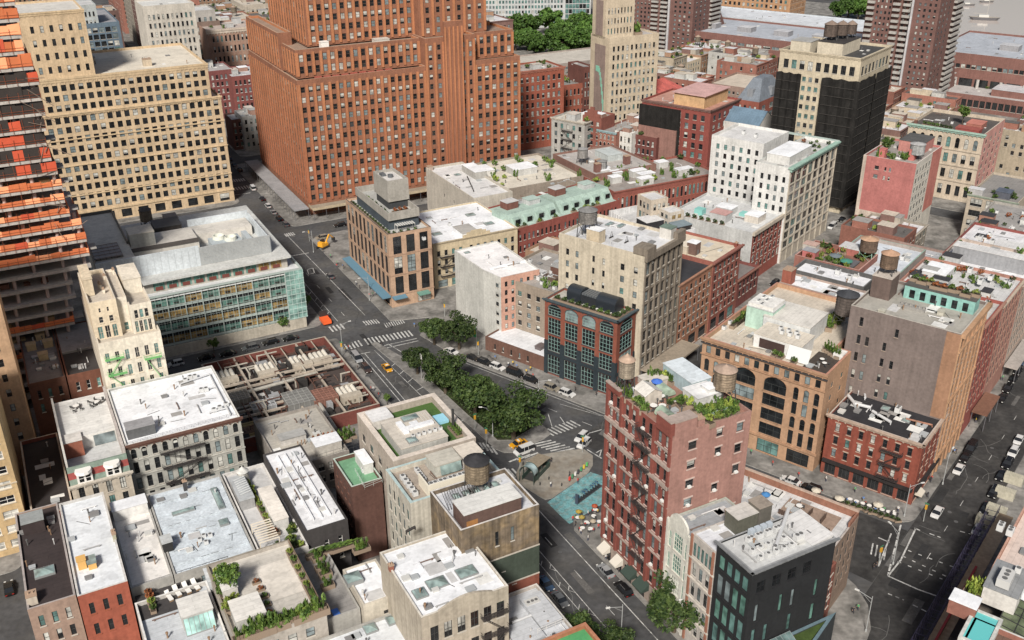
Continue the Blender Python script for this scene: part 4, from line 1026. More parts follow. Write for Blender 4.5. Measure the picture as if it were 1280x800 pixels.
for px,py,w,l,h,cc in((374,510,7,7,3.4,(0.2,0.2,0.19)),(405,505,6.4,6,3.0,(0.22,0.1,0.07)),(330,515,6,4,2.4,(0.3,0.31,0.32)),(300,505,5,5,2.6,(0.3,0.27,0.22)),(350,530,4,3,1.8,(0.5,0.47,0.4)),(310,545,5,3,1.6,(0.2,0.12,0.08))):
 x,y=b.L(px,py,z);x=min(max(x,w/2+.5),35.5-w/2);m=M()
 q=(x-w/2,x+w/2,y-l/2,y+l/2)
 m.box(q[0],q[1],q[2],q[3],z,z+h,0)
 for i in range(6):
  X=q[0]+w*i/5;m.box(X-.08,X+.08,q[2]-.1,q[3]+.1,z+h+.003,z+h+.12,1);Y=q[2]+l*i/5;m.box(q[0]-.1,q[1]+.1,Y-.06,Y+.06,z+h+.125,z+h+.22,1);m.box(X-.06,X+.06,q[2]-.1,q[2]-.02,z,z+h,1)
 b.part(m,'caged_unit',[wl(cc),wl(tuple(k*1.7 for k in cc))])
for pts,r in(([(268,505),(395,470)],.5),([(275,520),(330,505)],.35),([(325,562),(415,545)],.4),([(395,500),(420,540)],.5),([(330,540),(395,520)],.45),([(415,525),(460,512)],.4)):duct(b,pts,r,wl((0.4,0.38,0.33)),z+1.2)
RY=random.Random(31)
for cc,nm,n in(((0.14,0.065,0.045),'rust_frame',60),((0.5,0.46,0.38),'service_pipe',34),((0.04,0.037,0.035),'dark_machine',46),((0.33,0.34,0.35),'metal_duct',24)):
 m=M()
 for i in range(n):
  x,y=RY.uniform(1,34),RY.uniform(1,42);h=RY.uniform(.6,3.2)
  if nm in('dark_machine','metal_duct'):w,l=RY.uniform(.5,1.8),RY.uniform(.5,1.8);m.box(max(.6,x-w),min(35.4,x+w),max(.6,y-l),min(43.4,y+l),z,z+h*.8)
  else:
   a=RY.choice((0,1));l=RY.uniform(2,7);q=(min(35,x+l*a),min(43,y+l*(1-a)));t=.1 if nm=='rust_frame' else.16;m.box(x-t,q[0]+t,y-t,q[1]+t,z+h,z+h+.25)
   m.box(x-t,x+t,y-t,y+t,z,z+h)
 o=b.part(m,nm,[wl(cc)]);o['kind']='stuff'
m=M()
for i in range(8):m.box(2,8,1+i*1.1,1.5+i*1.1,z+1,z+1.6)
b.part(m,'pipe_rack',[wl((0.42,0.3,0.12))])
railing(b,[(262,462),(300,560),(330,558)],z+1,1.0,IRON);vents(b,40,.03,.97,.03,.97);b.done()
b=BR('low_building','low terrace building with bare trellis and one bright green shrub beside the plant yard','A',186,209.6,40,56,9,wl((0.3,0.27,0.24)),rf((0.4,0.38,0.34)),[('F',.05,.95,.2,.9,6,2,.6,.6,'d')],par=.7)
z=b.zr
for px,py in((427,548),(434,544),(440,548),(433,552)):shrub(b,px,py,'mt','bright green shrub in a roof planter beside the plant yard',1.3,z)
for px,py in((395,555),(402,553),(408,552),(413,551)):shrub(b,px,py,'rt','bare reddish shrub in a row beside the plant yard',1.2,z)
b.box('roof_shed',9,15,2,6,z,z+2.6,wl((0.5,0.47,0.42)),rf(ROOFW));b.box('roof_shed',3,9,10,13,z,z+1.6,wl((0.5,0.48,0.45)),rf(ROOFG));railing(b,[(392,578),(450,560)],z+.2,1.6);vents(b,12);b.done()
# --- corner block on the avenue, centre
hq=26.4
b=Bd('loft_building','cream loft building with a sunken green lawn roof terrace inside high parapets','A',152.5,54.5,'building',None,'lawn roofed loft');b.split=True
b.w,b.l,b.h=17.9,20.5,hq
b.vol(rect(17.9,20.5),0,hq,wl((0.42,0.36,0.3)),rf((0.06,0.12,0.03),0),[('S',.05,.95,.1,.9,4,6,.4,.55,''),('F',.05,.95,.1,.9,5,6,.5,.6,'')],par=1.5,pt_=1.2,cope=wl((0.66,0.58,0.5)))
z=b.zr
b.box('penthouse',2.6,12.6,2.0,13.2,z,z+2.3,wl((0.42,0.42,0.39)),rf((0.55,0.51,0.45)))
b.box('terrace_block',1.31,6.0,14.5,19.1,z,z+2.0,wl((0.55,0.52,0.48)),rf((0.66,0.66,0.66)),rim=0)
m=M();m.box(14.0,16.5,10,13,z+.02,z+.7);b.part(m,'blue_cover',[plain('blue cover',(0.28,0.55,0.68),.5)])
z2=z+2.46;b.zr=z2
for x,y,w,l in((8.4,11.6,3.4,1.8),(5.5,3.6,2,2)):skylight(b,x,y,w,l,.4,z2,.2)
m=M();m.box(5,6.2,6.5,11,z2,z2+.5);m.box(6.2,12,7.3,8.5,z2,z2+.5);m.box(7.5,9.2,8.51,10,z2,z2+.3);b.part(m,'white_duct',[rf(ROOFW,0)])
for i in range(6):ac(b,6.2+i*1.2,4.6,'small grey vent box in a row on the penthouse roof above the lawn terrace','one',z=z2,s=.7)
for i in range(5):m=M();m.box(8.9+i*.7,9.25+i*.7,8.8,12.4,z2,z2+.25);b.part(m,'duct',[pt((0.5,0.47,0.42))])
for i in range(5):shrub(b,0,0,'mt','dark potted plant at the far end of the green lawn roof',.9,z).location=b.W(16,4+i*.9,z)
m=M();m.lathe([(.3,z),(.3,z+5.2)],15.9,6.5,8);b.part(m,'flue',[pt((0.04,0.04,0.04))])
b.done()
b=BR('brick_building','dark brown brick building with a green roof deck beside the narrow alley','A',158.5,170,47.5,54.0,19,wl((0.13,0.06,0.045)),rf((0.16,0.33,0.2),0),[('S',.1,.9,.1,.95,4,6,.3,.5,'')],par=.9,sm=pt((0.16,0.08,0.06)),cope=wl((0.45,0.55,0.48)))
b.box('roof_shed',4.2,6.2,4,9.5,b.zr,b.zr+2.4,wl((0.6,0.6,0.58)),rf(ROOFW));acs(b,[(455,590)],'dark air conditioner on the green roof deck above the alley','one');railing(b,[(444,590),(456,612),(478,603)],19,1.0,pt((0.5,0.55,0.52)));b.done()
b=Bd('loft_building','cream loft building with blue green roof rim and a big water tower at its corner','A',139.6,52.6,'building',None,'cream loft by the water tower');b.split=True
b.w,b.l,b.h=19.4,12.4,25.5
b.vol(rect(19.4,12.4),0,25.5,wl((0.53,0.5,0.42),.25),rf((0.36,0.31,0.26)),[('S',.04,.96,.05,.93,5,6,.42,.62,'',{'g':GTEAL}),('F',.3,.95,.1,.6,3,3,.3,.5,'')],par=1.0,pt_=.6,cope=wl((0.42,0.56,0.56)))
z=b.zr
m=M();m.box(4.2,14.5,1.4,1.7,z,z+2.5);m.box(4.2,4.5,1.7,6,z,z+2.5);m.box(4.5,14.5,1.71,6,z+.01,z+.2,1);b.part(m,'screen_wall',[pt((0.66,0.62,0.52)),rf((0.3,0.25,0.2))])
b.box('penthouse',8.0,13.5,6.6,11,z,z+2.4,wl((0.5,0.5,0.44)),rf((0.5,0.48,0.42)))
m=M();m.quad((9,6.0,z+.4),(13.4,6.0,z+.4),(13.4,6.58,z+2.2),(9,6.58,z+2.2));b.part(m,'conservatory_glass',[G_ROOF])
for i in range(5):ac(b,2.2,3+i*1.5,'cream vent unit in a line along the cream loft roof','one',z=z);ac(b,5.6,6.6+i*.9,'pale vent unit in the second line on the cream loft roof','one',z=z,s=.8)
for i in range(4):ac(b,6.2+i*2.0,3.6,'grey machine behind the cream screen wall of the loft roof','pair',z=z)
b.box('roof_shed',14.2,18.6,7.5,11.6,z,z+2.0,wl((0.55,0.52,0.47)),rf((0.66,0.6,0.52)))
railing(b,[(560,618),(578,612)],z+2.5,1.2);vents(b,8)
tank_on(b,597,622,'big stained wooden water tower with a black dome on the cream loft',z=z-.5,r=2.3,h=4.0,leg=4.4,wood=(0.25,0.2,0.14),roofc=(0.035,0.035,0.04),cone=1.2)
b.done()
b=Bd('stucco_building','brown and grey patched stucco building with a dark roof shed above the avenue','A',126.2,56.5,'building',None,'brown patched stucco building');b.split=True
b.w,b.l,b.h=15.7,13.2,27.0
b.vol(rect(15.7,13.2),0,27,mottle('patched stucco',(0.19,0.15,0.11),.9,.18,.4,1.1,.3,streak=.45,c2=(0.27,0.20,0.12)),rf((0.6,0.62,0.66)),[('F',.35,.75,.72,.95,2,1,.22,.5,''),('F',.3,.6,.5,.72,2,1,.26,.6,'',{'g':[G_TEAL,G_DARK]}),('F',.25,.75,.38,.5,3,1,.3,.6,'')],par=.9,cope=wl((0.62,0.6,0.58)))
z=b.zr
m=M();m.box(-.02,15.75,-.06,-.004,11.5,18.0,0);m.box(-.02,15.75,-.05,-.003,5,11.49,1);m.box(-.02,15.8,-.12,-.062,11.3,11.6,2);m.box(-.02,15.8,-.12,-.062,17.9,18.2,2);b.part(m,'painted_band',[wl((0.055,0.075,0.055)),wl((0.24,0.07,0.04)),wl((0.5,0.45,0.38))])
b.box('roof_shed',1.0,12.3,.5,5.2,z,z+3.4,wl((0.13,0.075,0.06)),rf((0.62,0.62,0.6)))
m=M();m.quad((1.4,.49,z+.3),(3.6,.49,z+.3),(3.6,.49,z+1.9),(1.4,.49,z+1.9));b.part(m,'rust_panel',[wl((0.35,0.15,0.03))])
for i in range(5):skylight(b,4+i*2,9.5,1.4,3,.4,z)
m=M()
for i in range(14):m.bar((1+i*.5,7,z+.3),(1.4+i*.5,11,z+1.6),.06)
b.part(m,'iron_steps',[IRON]);vents(b,6,.1,.9,.5,.9);b.done()
b=Bd('loft_building','beige loft building with a curved parapet, white roof and two framed skylights','A',114.6,43.8,'building',None,'beige loft with skylights');b.split=True
b.w,b.l,b.h=15.9,18.5,22.3
b.vol(rect(15.9,18.5),0,22.3,wl((0.47,0.41,0.32),.25),rf(ROOFW,.06),[('F',.06,.98,.68,.92,6,1,.6,.62,'d',{'g':GDARK}),('F',.06,.98,.42,.67,6,1,.6,.62,'d'),('F',.06,.98,.16,.41,6,1,.6,.62,'d')],par=.4,cope=wl((0.66,0.62,0.54)))
z=b.zr
m=M()
for i in range(12):
 t0,t1=3+10*i/12,3+10*(i+1)/12;f=lambda t:22.31+1.3*math.sin(math.pi*(t-3)/10)**1.0
 m.poly([(t0,-.004,22.29),(t1,-.004,22.29),(t1,-.004,f(t1)),(t0,-.004,f(t0))]);m.poly([(t0,.4,22.29),(t1,.4,22.29),(t1,.4,f(t1)),(t0,.4,f(t0))]);m.quad((t0,-.004,f(t0)),(t1,-.004,f(t1)),(t1,.4,f(t1)),(t0,.4,f(t0)))
b.part(m,'parapet',[wl((0.47,0.41,0.32),.25)])
for px,py in((546,730),(583,716)):x,y=b.L(px,py,z);skylight(b,x,y,3.4,2.6,.35,z,.5)
x,y=b.L(525,743,z);skylight(b,x,y,2.2,2.4,.35,z,.1)
for px,py in((562,693),(513,712)):x,y=b.L(px,py,z);m=M();m.box(x-2,x+2,y-.9,y+.9,z,z+.4);b.part(m,'roof_hatch',[rf(ROOFW,0)])
fire_escape(b,'F',10.5,15.6,[4.5,9,13.4,17.6]);duct(b,[(508,668),(519,662)],.28,IRON);chimney(b,.2,13.5,.8,.8,1.2,wl((0.3,0.1,0.06)));vents(b,13,.06,.94,.06,.94)
m=M();m.lathe([(.5,12),(.5,12.01)],12.2,-.3,10);b.done()
b=B('low_building','small pale block with a slanted skylight on its white roof beside the planted terrace','A',(454,757),(428,712),(496,740),14,wl((0.55,0.5,0.41)),rf(ROOFW,.06),[('F',.55,.9,.72,.82,1,1,.9,.6,'')],par=.3)
x,y=b.L(443,728,b.zr);skylight(b,x,y+.5,3.0,2.8,.9,b.zr,.5);vents(b,3);b.done()
b=BR('roof_terrace_building','narrow planted terrace with clipped hedges along a grey deck','A',132,152,33.0,39,12.5,wl(GRY),rf((0.28,0.27,0.26)),[],par=.5)
for px,py in((405,692),(413,690),(421,688),(429,686),(437,684)):shrub(b,px,py,'ml','clipped green hedge section along the narrow grey terrace',1.2)
for px,py in((449,690),(455,688),(398,700),(402,712),(407,720),(410,735)):shrub(b,px,py,'mt','leafy green bush in a planter on the narrow grey terrace',1.4)
m=M();x,y=b.L(420,767,b.zr);m.box(x-.6,x+.6,y-1,y+1,b.zr+.02,b.zr+.3);b.part(m,'blue_tray',[plain('blue tray',(0.05,0.15,0.5),.5)]);b.done()
b=BR('low_building','low building with grey roof panels and roof machines above the avenue trees','A',104,125.6,60,71.4,9.6,wl((0.45,0.4,0.35)),rf((0.56,0.58,0.61)),[],par=.7,cope=wl((0.6,0.58,0.54)))
b.box('roof_step',.6,6,9,14,b.zr,b.zr+.7,rf((0.5,0.52,0.55)));b.box('roof_step',6.4,10.6,11,19,b.zr,b.zr+1.0,rf((0.5,0.52,0.55)))
acs(b,[(665,758)],'cream air conditioner box on the grey roof above the avenue','big',s=.7);duct(b,[(640,782),(690,762)],.3);duct(b,[(668,760),(694,770)],.35);vents(b,12);b.done()
b=BR('low_building','orange brick parapet building with a green painted roof deck beside the avenue trees','A',88,109.5,60,72,13,wl((0.42,0.16,0.07)),rf((0.08,0.3,0.12),0,.5),[],par=.8,pt_=.6,cope=wl((0.5,0.2,0.1)))
railing(b,[(672,792),(705,778)],b.zr,1.0,pt(WHITE));b.done()
# --- hotel on the avenue
OB=wl((0.50,0.32,0.205),.1);OT=wl((0.43,0.27,0.175))
b=B('hotel','tan brick hotel with tall dark window bays, planted roof terraces and a pale stair tower','A',(484.5,293.5),(429.5,249),(539,283.5),25.2,OB,rf((0.5,0.5,0.48)),[('F',.05,.97,.17,.975,3,3,.62,.86,'v',{'g':GDARK,'va':.4}),('S',.02,.98,.17,.975,10,3,.58,.86,'v',{'g':GDARK,'va':.4}),('F',.6,.95,.01,.13,1,1,.9,.9,'w'),('S',.03,.97,.01,.12,6,1,.7,.9,'w')],split=True,par=.8,cope=wl((0.12,0.1,0.09)),fm=pt((0.025,0.025,0.028)),sm=OT,belts=[(.435,.35,.1,OT),(.7,.35,.1,OT),(.165,.4,.14,OT)],ph='tan brick hotel',dep=.4)
awning(b,'S',.2,b.l-.3,4.3,3.0,plain('blue awning',(0.10,0.20,0.27),.6),.3);awning(b,'F',.1,4.6,4.2,2.2,plain('blue awning',(0.10,0.20,0.27),.6),.3);awning(b,'F',8.7,12.6,3.9,2.2,plain('green awning',(0.12,0.24,0.2),.6),.3)
z=b.zr;GP=wl((0.37,0.35,0.31));hl,hw_=b.l,b.w
b.vol(rect(hw_-4.4,hl-10,2.6,5.5),z,z+3.3,wl((0.06,0.08,0.1)),GP,[],par=0)
b.vol(rect(hw_-4.0,hl-9.2,2.2,4.6),z+3.31,z+6.0,GP,rf((0.4,0.4,0.38)),[],par=2.0)
z2=b.zr
b.vol(rect(6.4,11,6.0,13),z2,z2+2.6,wl((0.05,0.055,0.06)),GP,[],par=0)
b.vol(rect(7.2,12.4,5.6,12.4),z2+2.61,z2+9.6,GP,rf((0.62,0.6,0.58)),[],par=1.0)
z3=b.zr;b.zr=z3
m=M();m.lathe([(.9,z3),(.9,z3+.9),(.7,z3+.9),(.6,z3+.4)],9.3,19,14);m.box(7,8.4,20.6,23,z3,z3+.8);b.part(m,'roof_plant',[pt((0.1,0.11,0.12))])
for i in range(15):shrub(b,0,0,random.choice(['d','m','dl']),'low dark planting along the street edge of the tan brick hotel roof',.8,z,1.57).location=b.W(1.2,2+i*(hl-4)/15,z)
for i in range(4):shrub(b,0,0,random.choice(['m','d']),'low green planting along the front edge of the tan brick hotel roof',.8,z).location=b.W(2.6+i*2.4,1.1,z)
for i in range(6):shrub(b,0,0,random.choice(['ml','d','dt']),'green planting on the upper terrace edge of the tan brick hotel',.8,z2,1.57).location=b.W(3.6,7+i*3.8,z2)
for i in range(3):shrub(b,0,0,'r','rust coloured bush on the upper terrace of the tan brick hotel',1.1,z2).location=b.W(6.5+i*1.7,9,z2)
for x,y in((8,6.6),(10.5,6.4),(5.8,7.6)):furn(b,0,0,'table','small round table on the upper terrace of the tan brick hotel',z2).location=b.W(x,y,z2)
m=M()
for i in range(8):m.box(4.0+i*.8,4.5+i*.8,1.8,4.2,z+2.2,z+2.35)
for x in(4.0,10):m.box(x,x+.12,1.9,2.02,z,z+2.2);m.box(x,x+.12,4.0,4.12,z,z+2.2)
b.part(m,'pergola',[pt((0.5,0.5,0.48))])
acs(b,[(530,300)],'white box at the right end of the tan hotel lower terrace','one',z=z);b.done()
# --- cream low building right of it
b=B('walk_up_building','cream low building with a white roof, curved gable and iron fire escapes beside the hotel','A',(541,305),(492,270),(645,283),16.5,wl((0.60,0.49,0.31)),rf(ROOFW,.06),[('F',.02,.36,.27,.86,4,3,.42,.6,''),('F',.4,.98,.27,.86,7,3,.42,.6,''),('F',.02,.98,.02,.2,6,1,.7,.85,'',shopg)],par=.5,cope=wl((0.66,0.6,0.5)),cornice=(.35,.5,wl((0.5,0.41,0.27)),(0,)))
fire_escape(b,'F',2.2,8.2,[4.4,7.8,11.2])
m=M();m.box(11,21,-.005,.5,16.4,17.3);m.box(12.5,19.5,-.004,.49,17.31,18.0);m.box(14,18,-.003,.48,18.01,18.5);b.part(m,'gable',[wl((0.60,0.49,0.31))])
b.box('roof_block',11.2,17,.6,8.5,b.zr,b.zr+1.6,rf(ROOFW),rf((0.4,0.39,0.37)))
sky(b,[(546,293),(588,269),(611,280)],3.2,2.4,.4,.2);acs(b,[(562,282)],'small dark vent box in the middle of the white curved gable roof','one');vents(b,7);b.done()
b=B('loft_building','pale grey plain walled building with a white roof behind the curved gable roof','A',(592,248),(546,207),(637,237),17.5,wl((0.50,0.46,0.39)),rf((0.62,0.62,0.62)),[('S',.35,.95,.1,.7,6,4,.16,.5,'s',{'skip':.35})],par=.9)
sky(b,[(572,219),(597,219)],2.4,2,.4);b.box('bulkhead',11.5,16.5,22,34,b.zr,b.zr+2.8,wl(GRY),rf(ROOFW));chimney(b,1.2,b.l-1.4,2,2,1.6,wl((0.45,0.35,0.28)));duct(b,[(584,222),(592,240)],.2,IRON);vents(b,9);b.done()
# --- white sided pink building (bent left wall)
hh=21.6
pp=[uv('A',*q,hh)for q in((626,347),(676,337.5),(621,301),(568,313),(604,337.5))]
b=Bd('pink_building','white sided building with a plain pink front of small windows and a white roof','A',pp[0][0],pp[0][1],'building',None,'white and pink building');b.split=True
lp=[(v-b.v0,u-b.u0)for u,v in pp];lp[1]=(lp[1][0],0.0)
b.w,b.l,b.h=lp[1][0],lp[2][1],hh
b.vol(lp,0,hh,wl((0.56,0.56,0.52),.1),rf((0.78,0.77,0.77),.05),[(4,.62,.95,.24,.93,1,5,.5,.45,''),(0,.05,.39,.2,.95,2,6,.42,.6,'s'),(0,.44,.97,.2,.95,3,6,.42,.6,'s')],fmat={0:wl((0.60,0.325,0.235),.1)},par=.35,cope=wl((0.66,0.64,0.62)))
b.box('roof_ridge',.5,b.w-.5,7.6,8.0,b.zr,b.zr+.35,rf(ROOFW),rim=0);vents(b,4,.1,.8,.2,.7);sky(b,[(584,316)],1.8,1.4,.2,.1);b.done()
# single storey brown
b=Bd('low_building','single storey brown brick building with a white roof at the foot of the pink building','C',144.6,195.8,'building',None,'low brown building');b.split=True
b.w,b.l,b.h=12,21.5,4.6
b.vol(rect(12,21.5),0,4.6,wl((0.17,0.085,0.06)),rf((0.68,0.7,0.73)),[('S',.1,.8,.2,.8,5,1,.2,.6,'')],par=.4)
m=M()
for i in range(6):m.bar((5+i*.4,3,b.zr+.8),(3+i*.5,6,b.zr+.9),.08)
m.box(3,6,3.6,5.6,b.zr,b.zr+1.0);b.part(m,'roof_machine',[pt((0.12,0.1,0.1))]);b.done()
b=B('brick_building','narrow dark brick building squeezed between the pink front and the tan warehouse','C',(694,349),(677,345),(700,346),20,wl((0.13,0.085,0.065)),rf((0.35,0.34,0.32)),[('S',.05,.95,.05,.95,2,6,.5,.6,'s',{'fm':pt(WHITE)})],par=.6);b.done()
# garden roofs behind pink building
b=BR('terrace_building','building with a crowded roof of grey machines and green plants behind the pink front','C',147,172,206,232,19.5,wl((0.32,0.26,0.2)),rf((0.33,0.31,0.29)),[('S',.1,.9,.1,.9,6,5,.4,.5,'')],par=.8)
for i in range(16):ac(b,uni(2,24),uni(3,22),'grey roof machine crowded on the roof behind the pink front',random.choice(['one','pair']),z=b.zr)
garden(b,10,['m','y','mt'],'bright green plants among the machines behind the pink front',1.5,2.2,(1,6,2,23))
b.box('bulkhead',12,15,5,12,b.zr,b.zr+2.5,wl((0.15,0.07,0.05)),rf(ROOFG));vents(b,12);b.done()
# --- tan warehouse
TN=wl((0.56,0.49,0.37),.22);TB=wl((0.24,0.2,0.155),.3)
b=B('warehouse','tall tan warehouse with cream painted side wall, brown carved front and a flat white roof','C',(806.6,320),(695,293),(852.5,293),38.2,TN,rf((0.62,0.63,0.65),.08),[('S',.05,.28,.1,.92,2,9,.32,.52,'s'),('S',.36,.6,.1,.92,2,9,.25,.52,'s'),('S',.68,.98,.1,.92,2,9,.3,.52,'s'),('F',.02,.98,.84,.95,7,1,.56,.86,'a'),('F',.02,.98,.12,.84,7,7,.56,.66,''),('F',.02,.98,.01,.1,5,1,.8,.85,'w')],fmat={'F':TB},dep=.4,split=True,par=.8,cope=wl((0.58,0.52,0.42)))
m=M()
for r in range(8):m.box(-.1,b.w+.1,-.3,-.005,4.3+r*3.95,4.6+r*3.95)
for c in range(8):m.box(max(0,b.w*c/7-.35),min(b.w,b.w*c/7+.35),-.38,-.006,0,36.5)
b.part(m,'pier',[TB])
m=M();m.box(-.3,b.w+.3,-.9,-.004,36.6,38.25);b.part(m,'cornice',[TB]);m=M();m.box(-.3,4,-.85,3.5,38.26,40.2);b.part(m,'corner_block',[TB]);m=M();m.box(b.w-4,b.w+.2,-.85,.6,38.26,40.0);b.part(m,'corner_block',[TB])
z=b.zr
x,y=b.L(747,302,z);b.box('bulkhead',x-1.6,x+1.4,y-1.5,y+2.6,z,z+3.6,wl((0.58,0.48,0.33)),rf(ROOFW));b.box('bulkhead',15.5,18.5,1.5,5,z,z+3.0,wl((0.6,0.58,0.54)),wl((0.15,0.22,0.18)))
for px,py in((762,298),(781,304)):x,y=b.L(px,py,z);m=M();m.bar((x,y,z),(x+1.6,y+.4,z+1.5),.05);m.bar((x+1.2,y-.4,z),(x+1.6,y+.4,z+1.5),.05);m.box(x-.2,x+1.6,y-.2,y+.1,z,z+.3);b.part(m,'roof_frame',[IRON])
tank_on(b,734,297,'grey wooden water tower on tall splayed legs on the tan warehouse roof',z=z,r=2.5,h=3.4,leg=4.6,wood=(0.22,0.21,0.2),roofc=(0.2,0.2,0.2),cone=1.0);sky(b,[(762,281),(776,283)],3,1.4,.4,.1);vents(b,10);b.done()
shed('sidewalk_shed','tan roofed loading canopy along the foot of the brown carved warehouse front','C',113.5,119.4,206,228,4.5,wl((0.33,0.27,0.2)),6,.5)
# --- red and navy arch building
b=BR('arch_building','red brick building with large arched grid windows, navy base and a black barrel roof penthouse','C',121.0,144.4,195.6,204.6,23,wl((0.26,0.072,0.04)),rf((0.4,0.39,0.36)),[('S',.02,.98,.79,.965,4,1,.74,.85,'ag',{'g':[G_DARK]*5+[G_TEAL]*3+[G_SKY]}),('S',.02,.98,.55,.78,4,1,.74,.9,'g',{'g':[G_DARK]*5+[G_TEAL]*3+[G_SKY]}),('S',.02,.98,.32,.54,4,1,.74,.9,'g',{'g':[G_DARK]*5+[G_TEAL]*3+[G_SKY]}),('S',.02,.98,.02,.28,4,1,.74,.9,'g',{'g':[G_DARK]}),('F',.06,.94,.79,.965,1,1,.74,.85,'ag',{'g':[G_DARK]*5+[G_TEAL]*3+[G_SKY]}),('F',.06,.94,.55,.78,1,1,.74,.9,'g',{'g':[G_DARK]*5+[G_TEAL]*3+[G_SKY]}),('F',.06,.94,.32,.54,1,1,.74,.9,'g',{'g':[G_DARK]*5+[G_TEAL]*3+[G_SKY]}),('F',.06,.94,.02,.28,1,1,.74,.9,'g',{'g':[G_DARK]})],split=True,par=.6,cope=wl((0.07,0.1,0.11)),fm=pt((0.22,0.34,0.32)),sm=pt((0.035,0.05,0.06)),cornice=(.6,.6,wl((0.06,0.085,0.1))))
NV=wl((0.025,0.04,0.05))
m=M()
for i in range(5):t=b.l*(.02+.96*i/4);m.box(-.2,-.004,max(t-.75,0),min(t+.75,b.l),.0,10.6)
m.box(-.25,-.004,0,b.l,6.4,7.3);m.box(0,b.w,-.22,-.004,6.4,7.3);m.box(0,.5,-.2,-.003,0,10.6);m.box(b.w-.7,b.w,-.2,-.003,0,10.6);b.part(m,'navy_base',[NV])
z=b.zr;BLKM=wl((0.02,0.024,0.03))
for y0,y1 in((3.5,9.5),(14.5,19)):
 m=M();n=12;x0,x1=4.0,8.4
 pr=[((x0+x1)/2-2.2*math.cos(math.pi*i/n),z+2.2+1.7*math.sin(math.pi*i/n))for i in range(n+1)]
 for(xa,za),(xb,zb)in zip(pr,pr[1:]):m.quad((xa,y0,za),(xb,y0,zb),(xb,y1,zb),(xa,y1,za))
 m.box(x0,x1,y0,y1,z,z+2.2);m.poly([(x,y0,q)for x,q in pr]);m.poly([(x,y1,q)for x,q in pr]);b.part(m,'barrel_penthouse',[plain('black zinc',(0.02,0.025,0.032),.35)])
m=M();m.box(4.1,8.2,9.51,14.49,z,z+2.6);b.part(m,'penthouse',[BLKM])
for i in range(6):m=M();m.box(4.3,8.0,9.7+i*.8,10.3+i*.8,z+2.62,z+3.1);b.part(m,'skylight',[pt((0.1,0.11,0.12)),])
for i in range(9):shrub(b,0,0,random.choice(['d','m']),'green shrub along the street side terrace of the black barrel penthouse',1.2,z,1.57).location=b.W(1.6,2+i*2.3,z)
for i in range(3):shrub(b,0,0,'d','dark green shrub on the end terrace of the black barrel penthouse',1.2,z).location=b.W(2.5+i*2.2,1.3,z)
for i in range(4):furn(b,0,0,'lounger','pale lounger on the narrow terrace of the black barrel penthouse',z,1.57).location=b.W(2.8,4.5+i*4.2,z)
b.done()
# --- facades down the side street beyond the warehouse
E9=dict(cope=wl((0.4,0.2,0.12)))
def row_face(nm,label,N,R,u,l,wall,roof,nc,nr,z0=.22,st='',par=.8,**k):
 h=hfor('C',N[0],N[1],u=u);v0=uv('C',*N,h)[1];v1=uv('C',*R,h)[1]
 if u>110:faces=[('F',.04,.96,z0,.94,nc,nr,.5,.62,st),('F',.04,.96,.02,z0-.02,max(2,nc//2),1,.7,.8,'',shopg)]
 b=BR(nm,label,'C',u,u+l,v0,v1,h,wall,roof,faces,par=par,**k);return b
b=row_face('row_building','orange brown brick row building with a dark sunken roof beside the tan warehouse',(849,357),(891,329),119.6,26,wl((0.40,0.18,0.10)),rf(ROOFB),7,6,cornice=(.4,.7,wl((0.4,0.2,0.12)),(0,)));b.box('party_wall',.4,b.w-.4,12,25,b.zr,b.zr+2.5,wl((0.5,0.45,0.36)),rf(ROOFC));b.bulk(872,320,3,3,4.2,wl((0.17,0.1,0.08)),rf(ROOFW));b.done()
b=row_face('row_building','red stone fronted row building with deep cornice and cream roof boxes',(892,328),(928,306),119.4,27,wl((0.32,0.10,0.07)),rf((0.60,0.53,0.42),.05),6,6,cornice=(.8,1.0,wl((0.3,0.11,0.08)),(0,)));z=b.zr;b.box('bulkhead',2,7,10,15,z,z+2.4,wl((0.6,0.52,0.4)),rf((0.66,0.6,0.5)));b.box('bulkhead',4,9,18,22,z,z+2,wl((0.6,0.52,0.4)),rf((0.66,0.6,0.5)));chimney(b,b.w-1,1.2,.9,.9,1.4,wl(RED));vents(b,10);b.done()
b=BR('row_building','low dark red shop building with a rusty cornice before the grey party wall','C',121,135,266,281,10,wl((0.2,0.06,0.05)),rf((0.2,0.18,0.17)),[('F',.05,.95,.3,.9,5,2,.5,.65,'')],cornice=(.6,.8,wl((0.3,0.13,0.09)),(0,)));b.done()
# white wrapped renovation
b=B('wrapped_building','building site wrapped in white sheeting with an unfinished concrete rooftop block','A',(822,296),(768,262),(874,288),18,wl((0.66,0.67,0.68),.25),rf((0.5,0.5,0.5)),[],par=2.2,pt_=.4,cope=wl(WHITE))
z=b.zr
for i in range(int(b.w*2)):m=M();
m=M()
for i in range(int(b.l/1.5)):m.box(-.12,-.004,i*1.5,i*1.5+.12,0,18)
for i in range(int(b.w/1.5)):m.box(i*1.5,i*1.5+.12,-.12,-.004,0,18)
b.part(m,'sheet_seam',[pt((0.75,0.75,0.75))])
b.box('black_structure',2,9,9,15,z,z+3.6,wl((0.03,0.03,0.035)),rf((0.6,0.6,0.6)));b.box('black_structure',9.5,15.5,2,7,z,z+3.0,wl((0.04,0.035,0.035)),rf((0.2,0.25,0.28)))
b.vol(rect(7,8,7,14),z,z+9.2,wl((0.55,0.47,0.37)),rf((0.6,0.6,0.6)),[('F',.1,.9,.1,.9,3,2,.6,.6,'s'),('S',.1,.9,.1,.9,3,2,.6,.6,'s')],par=.3)
